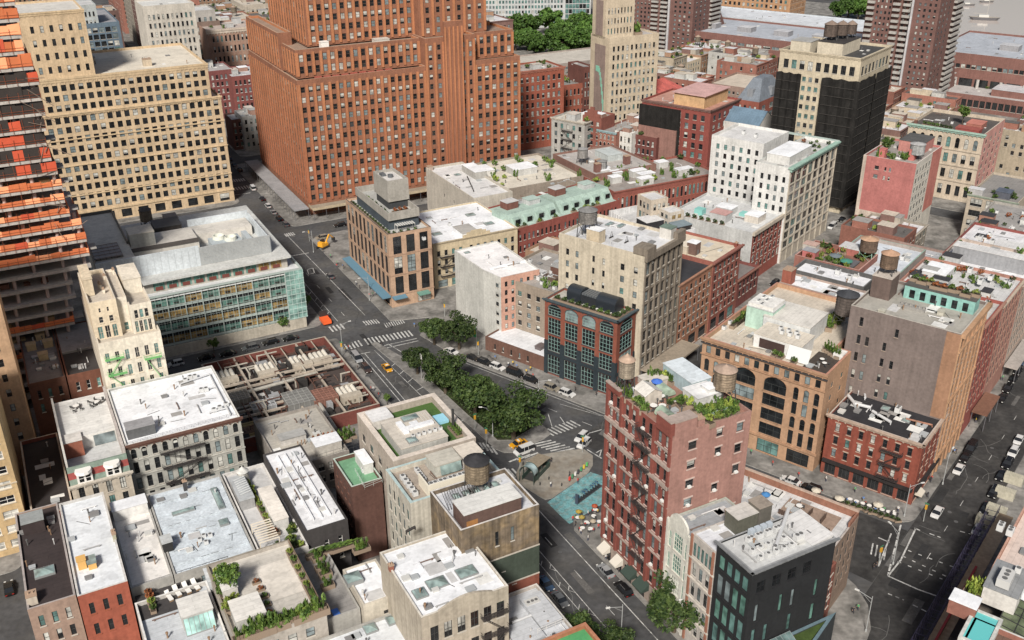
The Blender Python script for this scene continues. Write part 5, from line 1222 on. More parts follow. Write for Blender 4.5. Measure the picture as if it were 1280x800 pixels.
b.vol(rect(6,6,10.5,8),z,z+6.0,wl((0.58,0.52,0.44)),rf((0.6,0.6,0.6)),[('F',.1,.9,.1,.9,2,2,.6,.6,'s',{'g':[G_WARM,G_DARK]}),('S',.1,.9,.1,.9,2,2,.6,.6,'s')],par=.3)
b.zr=z;acs(b,[(815,272),(845,278)],'dark roof unit on the white wrapped building site','big',s=.8);vents(b,9);b.done()
b=B('row_building','long building with red brick front, pale grey party wall and cluttered white roof','C',(941,291),(862,252),(986,263),18.6,wl((0.48,0.49,0.48)),rf((0.55,0.56,0.56)),[('S',.25,.95,.35,.75,6,2,.3,.5,'s',{'skip':.3}),('F',.02,.98,.2,.93,8,4,.5,.66,'a')],fmat={'F':wl((0.32,0.08,0.055))},par=.7)
m=M();m.box(-.1,b.w+.1,-.8,-.006,17.5,18.7);b.part(m,'cornice',[wl((0.55,0.48,0.38))])
z=b.zr;b.box('bulkhead',4,9,12,18,z,z+2.8,wl((0.45,0.46,0.46)),rf((0.5,0.3,0.28)));b.box('bulkhead',12,17,14,20,z,z+2.2,wl((0.5,0.5,0.5)),rf(ROOFW));b.box('roof_shed',10,16,3,8,z,z+2.4,wl((0.6,0.55,0.48)),rf(ROOFW))
for i in range(6):shrub(b,0,0,random.choice(['m','d']),'green plant on the left edge of the cluttered white roof',1.2).location=b.W(1.4,12+i*2.6,z)
m=M();m.box(6,9,22,25,z,z+2.0);m.box(14,17,9,12,z+.02,z+1.0);b.part(m,'teal_cover',[plain('teal cover',(0.2,0.45,0.42),.6)]);vents(b,18);b.done()
# --- white ornate building with copper cornice
SF=wl((0.46,0.41,0.33))
b=B('ornate_building','white walled loft building with a carved stone front and a wide green copper cornice','C',(988,210),(949,200),(1042,176),35,wl((0.66,0.66,0.64),.14),rf((0.5,0.5,0.49)),[('S',.1,.96,.12,.92,4,8,.4,.58,'s',{'g':[G_SKY,G_TEAL,G_DARK,G_DARK]}),('F',.02,.98,.82,.95,8,1,.66,.9,'ad'),('F',.02,.98,.14,.82,8,7,.66,.72,'d')],fmat={'F':SF},dep=.4,par=1.2,cope=wl((0.5,0.56,0.52)))
m=M()
for r in range(8):m.box(-.1,b.w+.1,-.3,-.005,4.8+r*3.4,5.1+r*3.4)
for c in range(9):m.box(max(0,b.w*c/8-.3),min(b.w,b.w*c/8+.3),-.36,-.006,0,33.3)
b.part(m,'pier',[SF])
m=M();m.box(-.5,b.w+.6,-1.3,.5,34.6,35.1);m.box(-.2,b.w+.2,-.8,-.007,33.6,34.59);b.part(m,'cornice',[wl(COP)])
z=b.zr;bw,bl=b.w,b.l
q=b.L(955,180,36);q2=b.L(894,166.5,36);q3=b.L(1000,158,36)
b.vol([(q[0],q[1]),(bw-1,q[1]),(bw-1,q2[1]),(q[0],q2[1])],0,36,wl((0.66,0.66,0.64),.14),rf((0.62,0.62,0.62)),[(3,.06,.96,.1,.94,6,9,.4,.58,'s',{'g':[G_SKY,G_TEAL,G_DARK,G_DARK]})],par=1.0)
m=M();m.box(bw-.3,bw+1.4,-.5,bl+12,34.8,35.2);b.part(m,'cornice',[wl((0.42,0.52,0.48))])
b.zr=z;b.box('penthouse',6,bw*.6,3,bl-1,z,z+3.0,wl((0.6,0.6,0.58)),rf(ROOFW))
garden(b,9,['r','m','y','d'],'rust green planting on the copper corniced roof',1.2,2.0,(bw*.65,bw-2,2,bl-1))
vents(b,14);b.zr=35;b.l=q2[1];acs(b,[(930,168),(945,172)],'grey machine on the left white block roof','pair');b.done()
b=B('gable_building','blue roofed building with a white wall behind the white ornate loft','C',(948,158),(893,150),(962,148),26,wl((0.62,0.61,0.58)),rf((0.2,0.27,0.33)),[],par=.2)
m=M();h=26;m.quad((0,-.3,h+.02),(0,b.l,h+.02),(b.w/2,b.l,h+5),(b.w/2,-.3,h+5));m.quad((b.w,-.3,h+.02),(b.w,b.l,h+.02),(b.w/2,b.l,h+5.003),(b.w/2,-.3,h+5.003));m.poly([(0,0,h),(b.w,0,h),(b.w/2,0,h+4.98)],1);m.poly([(0,b.l-.1,h),(b.w,b.l-.1,h),(b.w/2,b.l-.1,h+4.98)],1);b.part(m,'gable_roof',[rf((0.13,0.2,0.27)),wl((0.62,0.61,0.58))]);b.done()
# --- dark netted tower
NT=mottle('black scaffold net',(0.018,0.017,0.016),.9,.3,.5,2.0,.4,streak=.4)
b=B('netted_tower','cream office tower largely veiled in black scaffold netting with three rooftop tanks','C',(1077,73),(978,60),(1110,56),61,wl((0.56,0.48,0.34)),rf((0.06,0.06,0.06)),[('S',.04,.96,.86,.97,9,1,.6,.5,'t'),('F',.04,.96,.86,.97,8,1,.6,.5,'t'),('S',.30,.62,.1,.86,4,13,.56,.5,'d',{'g':GTEAL}),('F',.4,.5,.1,.86,1,13,.3,.4,'')],par=1.0,cornice=(.4,.8,wl((0.56,0.48,0.34))))
for(y0,y1)in((-1.35,b.l*.42),(b.l*.68,b.l)):
 n=10;m=M()
 for i in range(n):
  a,c=y0+(y1-y0)*i/n,y0+(y1-y0)*(i+1)/n;k0,k1= -1.3-.25*math.sin(i*2.1),-1.3-.25*math.sin((i+1)*2.1);t0,t1=52.6+.25*math.sin(i*1.7),52.6+.25*math.sin((i+1)*1.7)
  for j in range(14):
   z0_,z1_=3+(t0-3)*j/14,3+(t0-3)*(j+1)/14;q0,q1=3+(t1-3)*j/14,3+(t1-3)*(j+1)/14;e=.2*math.sin(j*1.3+i)
   m.quad((k0+e*0,a,z0_),(k1,c,q0),(k1,c,q1),(k0,a,z1_))
 b.part(m,'scaffold_net',[NT])
for(x0,x1)in((-1.3,b.w*.46),(b.w*.485,b.w+.5)):
 n=9;m=M()
 for i in range(n):
  a,c=x0+(x1-x0)*i/n,x0+(x1-x0)*(i+1)/n;k0,k1= -1.3-.25*math.sin(i*2.1),-1.3-.25*math.sin((i+1)*2.1);t0,t1=53+.25*math.sin(i*1.7),53+.25*math.sin((i+1)*1.7)
  for j in range(14):
   m.quad((a,k0,3+(t0-3)*j/14),(c,k1,3+(t1-3)*j/14),(c,k1,3+(t1-3)*(j+1)/14),(a,k0,3+(t0-3)*(j+1)/14))
 b.part(m,'scaffold_net',[NT])
for f in(0,1):
 m=M()
 for k in range(14):
  z=3+50*k/14
  for x0,x1 in(((0,b.l*.4),(b.l*.7,b.l)),((-1.3,b.w*.45),(b.w*.49,b.w)))[f]:m.box(*((-1.6,-1.5,x0,x1)if f==0 else(x0,x1,-1.6,-1.5)),z,z+.1)
 o=b.part(m,'scaffold_rail',[pt((0.07,0.065,0.06))]);o['kind']='stuff'
z=b.zr;b.box('penthouse',4,22,9,19,z,z+4.6,wl((0.62,0.55,0.42)),rf((0.05,0.045,0.045)));b.box('penthouse',2,11,21,29,z,z+4.2,wl((0.58,0.52,0.4)),rf(ROOFG))
for i,(x,y)in enumerate(((9,16.5),(14,14),(18.6,12))):tank(b.W(x,y,z+4.77),['left and largest of three brown water towers on the black netted tower','middle one of three brown water towers on the black netted tower','right one of three brown water towers on the black netted tower'][i],r=2.5-.25*i,h=4.4-.4*i,leg=1.4,wood=(0.13,0.10,0.085),roofc=(0.25,0.18,0.14),cone=1.4)
vents(b,14);b.done()
# --- rose walled stepped building
b=B('rose_building','building with a big flat rose red side wall and narrow white windowed front','C',(1146,205),(1074,197),(1189,184),31,wl((0.46,0.15,0.135),.1),rf((0.3,0.28,0.26)),[('S',.2,.36,.72,.93,1,2,.5,.4,''),('S',.4,.58,.72,.93,2,2,.4,.4,''),('F',.03,.6,.06,.94,5,8,.5,.6,'l')],fmat={'F':wl((0.60,0.57,0.5))},par=.9,cope=wl((0.66,0.6,0.55)))
m=M();m.box(-.06,-.004,0,b.l,0,10.5,0);m.box(-.08,-.005,b.l-1.2,b.l+.02,10.51,31,0);b.part(m,'stucco_base',[wl((0.55,0.46,0.38),.3),wl((0.60,0.57,0.5))])
m=M();m.box(b.w*.62,b.w-.01,-.06,-.003,8,31,0);b.part(m,'rose_strip',[wl((0.55,0.18,0.14))])
z=b.zr;b.box('parapet_block',1,4,12,14,z,z+3.5,wl((0.5,0.14,0.12)));b.box('parapet_block',6,9,3,5,z,z+3.8,wl((0.5,0.14,0.12)));b.box('bulkhead',16,28,3,12,z,z+4,wl((0.5,0.2,0.17)),rf((0.1,0.1,0.1)))
tank_on(b,1145,196,'short grey metal water tank on the rose walled building',z=z+1,r=2.6,h=3.6,leg=1.2,wood=(0.42,0.43,0.43),roofc=(0.4,0.4,0.4),cone=.6)
tree('mid',*b.W(6,13,z)[:2],z,'leafy tree rising from the roof garden of the rose walled building',.9)
garden(b,12,['m','mt','y'],'thick green shrubs of the roof garden above the rose wall',1.8,2.6,(1,9,4,17))
vents(b,8);b.done()
# --- cream arched building upper right
b=B('arched_building','cream stone building with arched top windows, mint cornice and a sunken red roof terrace','C',(1231,168),(1139,152),(1255,148),29,wl((0.55,0.46,0.35)),rf((0.10,0.09,0.085)),[('S',.03,.97,.72,.93,8,1,.46,.7,'a'),('S',.03,.97,.50,.71,8,1,.5,.6,'d'),('S',.03,.97,.28,.49,8,1,.5,.6,'d'),('S',.03,.97,.03,.27,8,1,.5,.6,'d'),('F',.05,.95,.1,.92,4,7,.36,.55,'')],fmat={'F':wl((0.58,0.28,0.24))},par=1.4,cope=wl((0.6,0.52,0.42)),cornice=(.8,1.2,wl((0.32,0.5,0.42)),('S',)),sm=pt((0.5,0.42,0.32)),belts=[(k,.5,.25,wl((0.5,0.42,0.32)),(3,))for k in(.495,.715,.275)])
z=b.zr;b.box('roof_room',3,8,3,12,z,z+1.6,wl((0.3,0.06,0.05)),wl((0.35,0.08,0.06)));b.box('roof_room',10,18,4,10,z,z+2.2,wl((0.4,0.14,0.1)),rf((0.5,0.2,0.16)));chimney(b,2,b.l-2,1.2,1.2,2.6,wl((0.2,0.09,0.07)))
tree('mid',*b.W(16,13,z)[:2],z,'bright conical tree on the sunken red roof terrace',1.0)
for i in range(7):shrub(b,0,0,random.choice(['m','d']),'green shrub at the back of the sunken red roof terrace',1.3).location=b.W(3+i*.3,14+i*1.8,z)
acs(b,[(1215,152),(1190,155),(1222,156)],'pale vent drum on the sunken red roof terrace','one');vents(b,8);b.done()
b=B('low_stone_building','four storey cream stone building with wide grouped windows beside the arched stone building','C',(1273,254),(1212,241),(1300,225),17,wl((0.45,0.38,0.29)),rf((0.25,0.24,0.23)),[('S',.03,.97,.72,.96,3,1,.75,.7,'t'),('S',.03,.97,.05,.71,3,3,.75,.6,'t')],par=.8,cornice=(.4,.6,wl((0.3,0.36,0.28)),('S',)))
garden(b,12,['d','m'],'dark shrubs on the long roof terrace of the four storey stone building',1.5,2.2,(1,14,2,20))
b.box('roof_shed',4,9,4,9,b.zr,b.zr+2.4,wl((0.1,0.11,0.14)),rf((0.1,0.12,0.16)));b.box('roof_shed',3,6,13,18,b.zr,b.zr+2,wl((0.4,0.4,0.4)),rf((0.55,0.56,0.58)));b.done()
# --- big arched brick loft, right centre (L shaped plan)
AB=wl((0.47,0.275,0.155),.1);AT=wl((0.42,0.235,0.13))
b=Bd('arched_loft','orange tan brick loft with giant arched bays and white rooftop penthouses','C',65.2,195.3,'loft building',None,'orange arched loft');b.split=True
b.w,b.l,b.h=15,31.2,26.2
Lp=[(0,0),(14.6,0),(14.6,3.5),(41.5,3.5),(41.5,31.2),(0,31.2)]
big={'g':[G_DARK]*6+[G_SKY]}
fs=[]
n_=5
fs.append((n_,.015,.985,.845,.935,12,1,.5,.85,'o',{'g':[G_DARK,G_SKY,G_PALE]}))
for x0,x1 in((.26,.49),(.51,.74)):
 fs.append((n_,x0,x1,.66,.825,1,1,.78,.95,'at',big))
 for k in range(3):fs.append((n_,x0,x1,.20+k*.153,.345+k*.153,1,1,.78,.82,'t',big))
for x0,x1 in((.01,.25),(.75,.99)):
 fs+=[(n_,x0,x1,.66,.80,3,1,.5,.9,'a',big),(n_,x0,x1,.515,.65,3,1,.5,.92,'o',big),(n_,x0,x1,.37,.50,3,1,.5,.9,'a',big),(n_,x0,x1,.2,.355,3,1,.5,.92,'o',big)]
fs.append((n_,.01,.99,.01,.165,4,1,.72,.85,'t',shopg));fs.append((0,.1,.9,.1,.9,2,6,.22,.4,''))
b.vol(Lp,0,26.2,AB,rf((0.55,0.49,0.41)),fs,par=1.2,pt_=.5,cope=wl((0.5,0.23,0.15)),cornice=(.5,.9,AT,(5,)),belts=[(.945,.3,.35,wl((0.06,0.055,0.055)),(5,)),(.828,.3,.25,AT,(5,)),(.175,.5,.35,AT,(5,))],fm=pt((0.04,0.045,0.045)),sm=AT,dep=.5)
z=b.zr;WP=wl((0.68,0.68,0.66),.1)
b.box('penthouse',5.2,12.5,8.5,20.5,z,z+3.4,WP,rf((0.62,0.57,0.49)))
m=M();m.quad((5.15,12.6,z+.3),(5.15,19,z+.3),(5.15,19,z+2.7),(5.15,12.6,z+2.7));b.part(m,'glass_wall',[wl((0.07,0.04,0.035))])
b.box('penthouse',13.2,24,10,22,z,z+4.6,wl((0.6,0.62,0.62)),rf((0.62,0.6,0.56)));b.box('penthouse',14,21,20,27,z,z+5.6,wl((0.42,0.62,0.52)),rf((0.5,0.52,0.52)))
m=M();m.box(14.2,20.8,20.2,26.8,z+5.77,z+6.6);b.part(m,'roof_rim',[wl(WHITE)])
m=M();m.quad((3.6,6,z+.2),(3.6,11.5,z+.2),(5.1,11.5,z+3.3),(5.1,6,z+3.3));b.part(m,'canopy',[pt((0.55,0.57,0.57))])
m=M();m.box(2,12,.8,6.8,z+.01,z+.1);b.part(m,'deck',[wl((0.07,0.055,0.045))])
for i in range(7):shrub(b,0,0,random.choice(['y','yt','mt']),'bright green bamboo clump in a row on the white penthouse roof',1.7,z,.3).location=b.W(24.5+i*1.4,9.5+(i%2)*.5,z)
for i in range(7):shrub(b,0,0,random.choice(['m','y','ml']),'green planting along the street parapet of the orange arched loft',1.3,z).location=b.W(14+i*1.9,28.8,z)
for x,y in((3,12.5),(3.2,14),(2.6,9)):shrub(b,0,0,'m','round green shrub by the tilted canopy on the orange arched loft',1.2,z).location=b.W(x,y,z)
for i in range(5):shrub(b,0,0,'mt','tall green hedge plant by the dark deck of the orange arched loft',1.3,z).location=b.W(11.5+i*.5,2.0+i*.9,z)
for i in range(6):ac(b,8.5+(i%2)*1.6,11+i*1.0,'pale vent unit in a group on the white penthouse roof','one',z=z+3.56)
for i in range(5):ac(b,15+i*1.4,23.5+(i%2)*1.5,'grey roof machine inside the mint walled penthouse rim','pair',z=z+5.77,s=.8)
acs(b,[(905,412),(912,405)],'low vent unit at the left end of the orange arched loft roof','one')
for x,y in((6,3),(7.5,4.2)):furn(b,0,0,'table','round table on the dark deck of the orange arched loft',z+.1).location=b.W(x,y,z+.1)
for x,y in((5.2,2.4),(6.8,2.2),(8.4,3.6)):furn(b,0,0,'chair','chair on the dark deck of the orange arched loft',z+.1,uni(0,6)).location=b.W(x,y,z+.1)
vents(b,10,.1,.9,.1,.9)
garden(b,14,['y','m'],'bamboo hedge massed on the raised white roof of the orange arched loft',1.6,2.6,(24.2,34,8.6,11));garden(b,10,['m','y','d'],'planting massed along the left parapet of the orange arched loft',1.4,2.2,(13,27,28.2,30))
m=M();x,y=12.2,.9;m.box(x-1.5,x+1.5,y-.3,y+2,z,z+1.4);b.part(m,'curved_box',[wl(WHITE)]);b.done()
# --- grey brown building behind
GB_=wl((0.21,0.165,0.15),.14);OF=wl((0.38,0.2,0.11))
b=B('brick_building','tall grey brown brick building with scattered windows and a teal penthouse on its gravel roof','C',(1202,418),(1062,383),(1236,378),37.7,GB_,rf((0.36,0.345,0.31),.04),[('S',.08,.24,.25,.97,2,6,.42,.5,'',{'mask':['11','10','11','11','11','10']}),('S',.32,.5,.3,.95,2,6,.36,.5,'',{'mask':['11','11','11','11','10','01']}),('F',.02,.98,.16,.96,6,8,.5,.66,'l',{'g':GDARK})],fmat={'F':OF},split=True,par=.7,cope=wl((0.5,0.46,0.4)),sm=pt((0.3,0.24,0.2)))
m=M();m.box(-.02,-.004,0,3.0,16,37.5);b.part(m,'brick_return',[OF])
m=M()
for q in(5.2,20.4,33):m.box(-.1,b.w+.1,-.5,-.005,q,q+.5)
m.box(-.1,b.w+.1,-1.0,-.005,36.8,37.75)
for c in range(7):m.box(max(0,b.w*c/6-.4),min(b.w,b.w*c/6+.4),-.3,-.006,0,36.7)
b.part(m,'pier',[wl((0.48,0.27,0.14))])
z=b.zr;h1=b.w
TP=wl((0.24,0.52,0.47),.12)
x,y=b.L(1228,385,z);x0,y0=b.L(1129,367,z)
b.box('penthouse',13.2,17.5,1.2,17,z,z+3.2,TP,rf((0.1,0.095,0.09)))
for i in range(6):
 m=M();m.box(13.12,13.197,2.5+i*2.4,3.7+i*2.4,z+.4,z+2.4);b.part(m,'window',[G_DARK])
b.box('bulkhead',9,14.5,19,23.5,z,z+5.4,wl((0.15,0.105,0.09)),rf((0.5,0.45,0.4)))
tank(b.W(12,21.2,z+5.57),'brown wooden water tower with a tan cone above the grey brown stair block',r=2.0,h=3.4,leg=1.6,wood=(0.2,0.14,0.10),roofc=(0.48,0.28,0.17),cone=.9,th=b.th)
tank_on(b,1055,402,'dark weathered water tower against the left end of the grey brown building',z=z-9,r=2.6,h=5.0,leg=2.4,wood=(0.12,0.10,0.09),roofc=(0.05,0.055,0.065),cone=1.2)
for px,py in((1102,392),(1176,393)):x,y=b.L(px,py,z);b.box('roof_vent',x-.7,x+.7,y-.7,y+.7,z,z+.9,wl((0.5,0.48,0.4)));
m=M();x,y=b.L(1140,386,z);m.box(x-1,x+1,y-3,y+3,z,z+.7)
for i in range(6):m.lathe([(.3,z+.7),(.25,z+1.2)],x,y-2.5+i,8)
b.part(m,'roof_machine',[wl((0.3,0.29,0.27))]);vents(b,7,.1,.75,.1,.8)
for i in range(9):shrub(b,0,0,random.choice(['m','r','d','y']),'mixed shrub on the top deck of the teal penthouse',1.2,z+3.3,1.57).location=b.W(14.5+uni(0,2),2.2+i*1.7,z+3.36)
b.done()
# --- low red corner building
b=B('corner_building','low red brick corner building with a black roof and shop awnings below','C',(1154,556),(1038,515),(1183,517),16.2,wl((0.27,0.062,0.035),.2),rf((0.03,0.03,0.034),.05),[('S',.05,.95,.3,.93,7,3,.36,.62,'l'),('F',.06,.94,.3,.93,4,3,.36,.62,'l'),('S',.02,.98,.02,.22,6,1,.75,.85,'w',{'g':[G_DARK]}),('F',.02,.98,.02,.22,4,1,.7,.85,'w')],split=True,par=.6,cope=wl((0.5,0.42,0.36)),cornice=(.5,.8,wl((0.45,0.33,0.25))),sm=pt((0.4,0.3,0.24)))
fire_escape(b,'S',b.l-8.4,b.l-3.6,[5.0,8.4,11.8]);z=b.zr
m=M();m.box(-.7,-.005,.2,b.l-.2,3.7,4.4);m.box(.2,b.w-.2,-.7,-.005,3.7,4.4);b.part(m,'shop_front_board',[wl((0.03,0.025,0.025))])
duct(b,[(1060,498),(1068,508),(1088,513)],.4);duct(b,[(1081,500),(1079,482)],.28);duct(b,[(1090,517),(1113,531)],.35);duct(b,[(1132,526),(1165,534)],.22,wl((0.35,0.16,0.1)))
sky(b,[(1107,511),(1137,508),(1133,526)],1.8,1.8,.3,.3);vents(b,16,.05,.95,.05,.95);acs(b,[(1122,515)],'rusty machine in the middle of the black corner roof','pair');b.done()
awning(b,'F',1.5,4.0,3.3,1.6,pt((0.55,0.5,0.42)))
# --- roofs behind the arched loft
b=B('row_building','low building with a broad blank white roof and brick chimney block behind the orange loft','C',(1072,378),(968,357),(1084,364),24.5,wl((0.4,0.3,0.25)),rf(ROOFW,.05),[],par=.6);chimney(b,2.2,b.l-1.6,3.2,2.6,4.2,wl((0.35,0.10,0.06)));vents(b,8);b.done()
b=B('row_building','white roofed building behind a long dark parapet wall','C',(1080,359),(988,337),(1092,344),25.5,wl((0.1,0.1,0.1)),rf((0.7,0.71,0.74),.05),[],par=1.2,cope=wl((0.15,0.15,0.15)))
acs(b,[(1047,343),(1061,350)],'grey vent fan on the roof behind the dark parapet','one',s=1.4);vents(b,7);b.done()
b=B('terrace_building','building with a pink walled roof garden of shrubs and green parasols','C',(1074,338),(1004,311),(1098,318),24,wl((0.3,0.12,0.09)),rf((0.25,0.13,0.1)),[],par=1.2,cope=wl((0.55,0.3,0.25)))
z=b.zr
for i in range(10):shrub(b,0,0,random.choice(['m','y','mt','r']),'green plant of the pink walled roof garden',1.4).location=b.W(uni(1,b.w-1),uni(1,b.l-1),z)
garden(b,14,['m','y','d'],'greenery massed in the pink walled roof garden',1.4,2.4)
b.box('roof_shed',2,5,14,18,z,z+2.4,wl((0.5,0.14,0.13)),rf((0.3,0.3,0.32)));b.box('roof_shed',7,10,16,20,z,z+2.4,wl((0.5,0.47,0.42)),rf((0.5,0.35,0.3)))
parasol(b.W(3,5,z),'dark green parasol among shrubs of the pink walled roof garden',(0.05,0.2,0.15),1.8);parasol(b.W(5,9,z),'slate grey parasol in the middle of the pink walled roof garden',(0.13,0.16,0.18),1.8);vents(b,5);b.done()
b=B('row_building','pale blue roofed building with a green parapet beside the rose wall','C',(1114,352),(1052,312),(1158,312),23,wl((0.35,0.3,0.27)),rf((0.55,0.59,0.64),.05),[],par=1.1,cope=wl((0.26,0.42,0.34)))
tank_on(b,1083,326,'brown water tower with tan cone standing on mint steel legs near the rose wall',z=b.zr,r=2.5,h=3.6,leg=3.4,wood=(0.17,0.12,0.09),roofc=(0.5,0.3,0.18),steel=(0.25,0.4,0.33),cone=.8)
b.box('roof_shed',12,17,14,20,b.zr,b.zr+3,wl((0.45,0.14,0.11)),rf((0.6,0.6,0.6)));b.box('roof_shed',3,8,12,18,b.zr,b.zr+1.4,wl((0.12,0.12,0.12)),rf((0.12,0.12,0.13)));acs(b,[(1128,325),(1095,318)],'grey machine on the pale blue roof with green parapet','pair');vents(b,14);b.done()
def FR(lab,u0,u1,v0,v1,h,wc,rc,g=0,n=6,clutter=8,nr=5,cc=None,st='',**k):
 b=BR('row_building',lab,'C',u0,u1,v0,v1,h,wl(wc),rf(rc),[('F',.04,.96,.2,.95,max(3,int((v1-v0)/3)),nr,.5,.66,st)],sm=pt((0.3,0.2,0.15)),par=k.pop('par',.8),cornice=(.6,.8,wl(cc or wc),(0,)),**k)
 z=b.zr
 if g:garden(b,int(g*2.2),['m','y','r','d','mt'],'green plants on the roof of the '+short(lab,9),1.2,2)
 for i in range(5):
  w,l=uni(2,4.5),uni(2,5);x,y=uni(.8,b.w-w-.8),uni(.8,b.l-l-.8);b.box('roof_shed',x,x+w,y,y+l,z,z+uni(.8,2.8)+i*.01,wl(random.choice([(0.6,0.6,0.58),(0.13,0.13,0.14),(0.35,0.17,0.12),(0.45,0.46,0.46)])),rf(random.choice([ROOFW,ROOFG,ROOFB])))
 for i in range(4):ac(b,uni(1.5,b.w-1.5),uni(1.5,b.l-1.5),'grey machine on the roof of the '+short(lab,9),random.choice(['one','pair']),z=z)
 vents(b,clutter*2);return b
b=FR('brick row building with white roof sheds directly behind the teal penthouse',42.4,66,232,249,31,(0.33,0.08,0.06),(0.5,0.48,0.46),5,nr=7,cc=(0.4,0.2,0.14));z=b.zr
b.box('roof_shed',4,10,6,12,z,z+2.6,wl((0.62,0.6,0.57)),rf(ROOFW));b.box('roof_shed',10,14,13,19,z,z+3,wl((0.07,0.075,0.09)),rf((0.06,0.07,0.085)));acs(b,[(1225,355),(1238,350)],'pale machine behind the teal penthouse','pair');b.done()
b=FR('brick row building with planted roof garden above the right hand street',42.4,68,249.3,270,30,(0.42,0.2,0.15),(0.55,0.55,0.55),14,nr=7,cc=(0.5,0.4,0.3));b.box('roof_shed',6,14,16,22,b.zr,b.zr+2.4,wl((0.6,0.6,0.6)),rf(ROOFW));b.done()
b=FR('pale row building with grey walled penthouse along the right hand street',42.4,66,270.3,296,28,(0.45,0.36,0.3),(0.7,0.7,0.72),4,nr=6);z=b.zr;b.box('penthouse',9,13,2,21,z,z+4.2,wl((0.3,0.31,0.33)),rf((0.6,0.6,0.6)));acs(b,[(1225,300),(1240,305)],'grey unit on the grey walled penthouse roof','pair');b.done()
b=FR('dark red row building with white roof near the right edge',42.4,70,296.3,330,22,(0.25,0.06,0.05),(0.66,0.66,0.68),3,nr=5);b.box('roof_shed',10,16,8,16,b.zr,b.zr+3,wl((0.4,0.16,0.12)),rf((0.6,0.6,0.6)));b.done()
b=FR('grey row building with dark roof on the far part of the right hand street',42.4,72,330.3,362,20,(0.35,0.33,0.3),(0.3,0.29,0.28),5,nr=4);b.done()
b=BR('row_building','hidden court building with grey roof between the teal penthouse and the pale blue roof','C',67,92,266,292,17,wl((0.3,0.24,0.2)),rf((0.4,0.39,0.38)),[],par=.8);vents(b,14)
garden(b,12,['m','d','r'],'green plants on the sunken court roof',1.5,2.2)
b.done()
b=BR('row_building','low flat roofed building at the foot of the rose wall','C',72,99,293,322,13,wl((0.3,0.2,0.17)),rf((0.42,0.43,0.45)),[],par=.8);vents(b,18);b.box('roof_shed',6,10,8,14,b.zr,b.zr+2.4,wl((0.1,0.1,0.1)),rf((0.2,0.2,0.2)));b.done()
shed('sidewalk_shed','rust roofed loading canopy over the pavement of the right hand street','C',38.4,42.0,238,250,4.6,wl((0.22,0.10,0.06)),5,.3);shed('sidewalk_shed','pale metal canopy farther up the right hand street','C',38.6,42.0,268,288,4.6,wl((0.4,0.36,0.33)),5,.3)
# --- tall red corner building with fire escape
RB=wl((0.27,0.07,0.05),.12);PK=wl((0.40,0.205,0.165),.14);ST=wl((0.42,0.33,0.285))
b=BR('corner_building','tall red brick corner building with pink brick side wall, planted roof and two water towers','A',116.2,137.0,93.4,111.2,40.6,PK,rf((0.30,0.17,0.13),.05),[('F',.16,.36,.05,.97,1,9,.5,.42,'l',{'ac':.5,'mask':['1','1','1','0','1','1','1','1','1']}),('F',.52,.68,.1,.99,1,9,.5,.42,'l',{'ac':.4,'mask':['1','1','0','1','1','1','0','1','1']}),('F',.78,.95,.2,.99,1,7,.5,.42,'l',{'ac':.4,'mask':['1','0','1','0','1','1','1']})]+[('S',x0,x0+.21,z0/40.6,z1/40.6,2,1,.46,.8,st,{'ac':.14,'g':GRED})for x0 in(.02,.275,.53,.775)for z0,z1,st in((4.8,8.5,''),(9.0,12.5,''),(13.0,16.6,''),(17.1,20.7,'a'),(21.2,24.8,''),(25.3,28.9,'a'),(29.9,33.1,''),(34.1,36.6,'a'),(37.0,40.0,''))],fmat={'S':RB},dep=.4,split=True,par=.9,cope=wl((0.36,0.2,0.16)),sm=pt((0.5,0.4,0.36)))
zr=b.zr
# red front on the avenue side, three bays
m=M();m.box(-.12,-.006,.0,b.l,0,4.39);b.part(m,'stone_base',[wl((0.38,0.3,0.25))])
for k,q in enumerate((8.6,12.6,16.7,20.8,24.9,29.0,33.2,36.6)):
 m=M();big_=q in(33.2,29.0);m.box(-.5 if big_ else-.25,-.005,.0,b.l,q,q+(.75 if big_ else.3));b.part(m,'belt_course',[ST])
m=M()
for yy in(.35,5.2,10.4,15.7,b.l-.35):m.box(-.32,-.006,yy-.35,yy+.35,4.4,40.3)
b.part(m,'pier',[RB])
for q in((-.5,.4,0,4.3,40.3,43.2,RB),(.41,5.2,.003,2.4,40.4,43.0,PK),(-.4,.3,b.l-4.5,b.l-.003,40.3,41.4,RB)):
 m=M();m.box(*q[:6]);m.box(q[0]-.08,q[1]+.08,q[2]-.08,q[3]+.08,q[5]+.003,q[5]+.25,1);b.part(m,'parapet',[q[6],ST])
def fe_at(b,t0,t1,zs):
 fire_escape(b,'S',t0,t1,zs)
 o=[c for c in b.root.children if c.name.startswith('fire_escape')][-1];o.location=(-.3,0,0)
fe_at(b,b.l-9.6,b.l-5.4,[8.8,12.8,16.9,21.0,25.1,29.8,34.0,37.4])
for t0,t1,cc,z_ in((1.2,3.6,(0.55,0.52,0.46),4.2),(6.0,8.2,(0.55,0.52,0.46),4.2),(10.0,13.0,(0.03,0.05,0.04),4.6),(14.0,17.2,(0.03,0.05,0.04),4.6)):
 awning(b,'S',t0,t1,z_,2.0,pt(cc,.8),1.3)
m=M()
for y0,y1 in((.6,2.6),(5,8),(9.5,12),(13,15),(17,20)):m.quad((-.13,y0,.2),(-.13,y1,.2),(-.13,y1,3.6),(-.13,y0,3.6))
b.part(m,'shop_window',[G_DARK])
z=b.zr
b.box('roof_shed',.9,4.2,14.6,18.2,z,z+.4,rf(ROOFW));
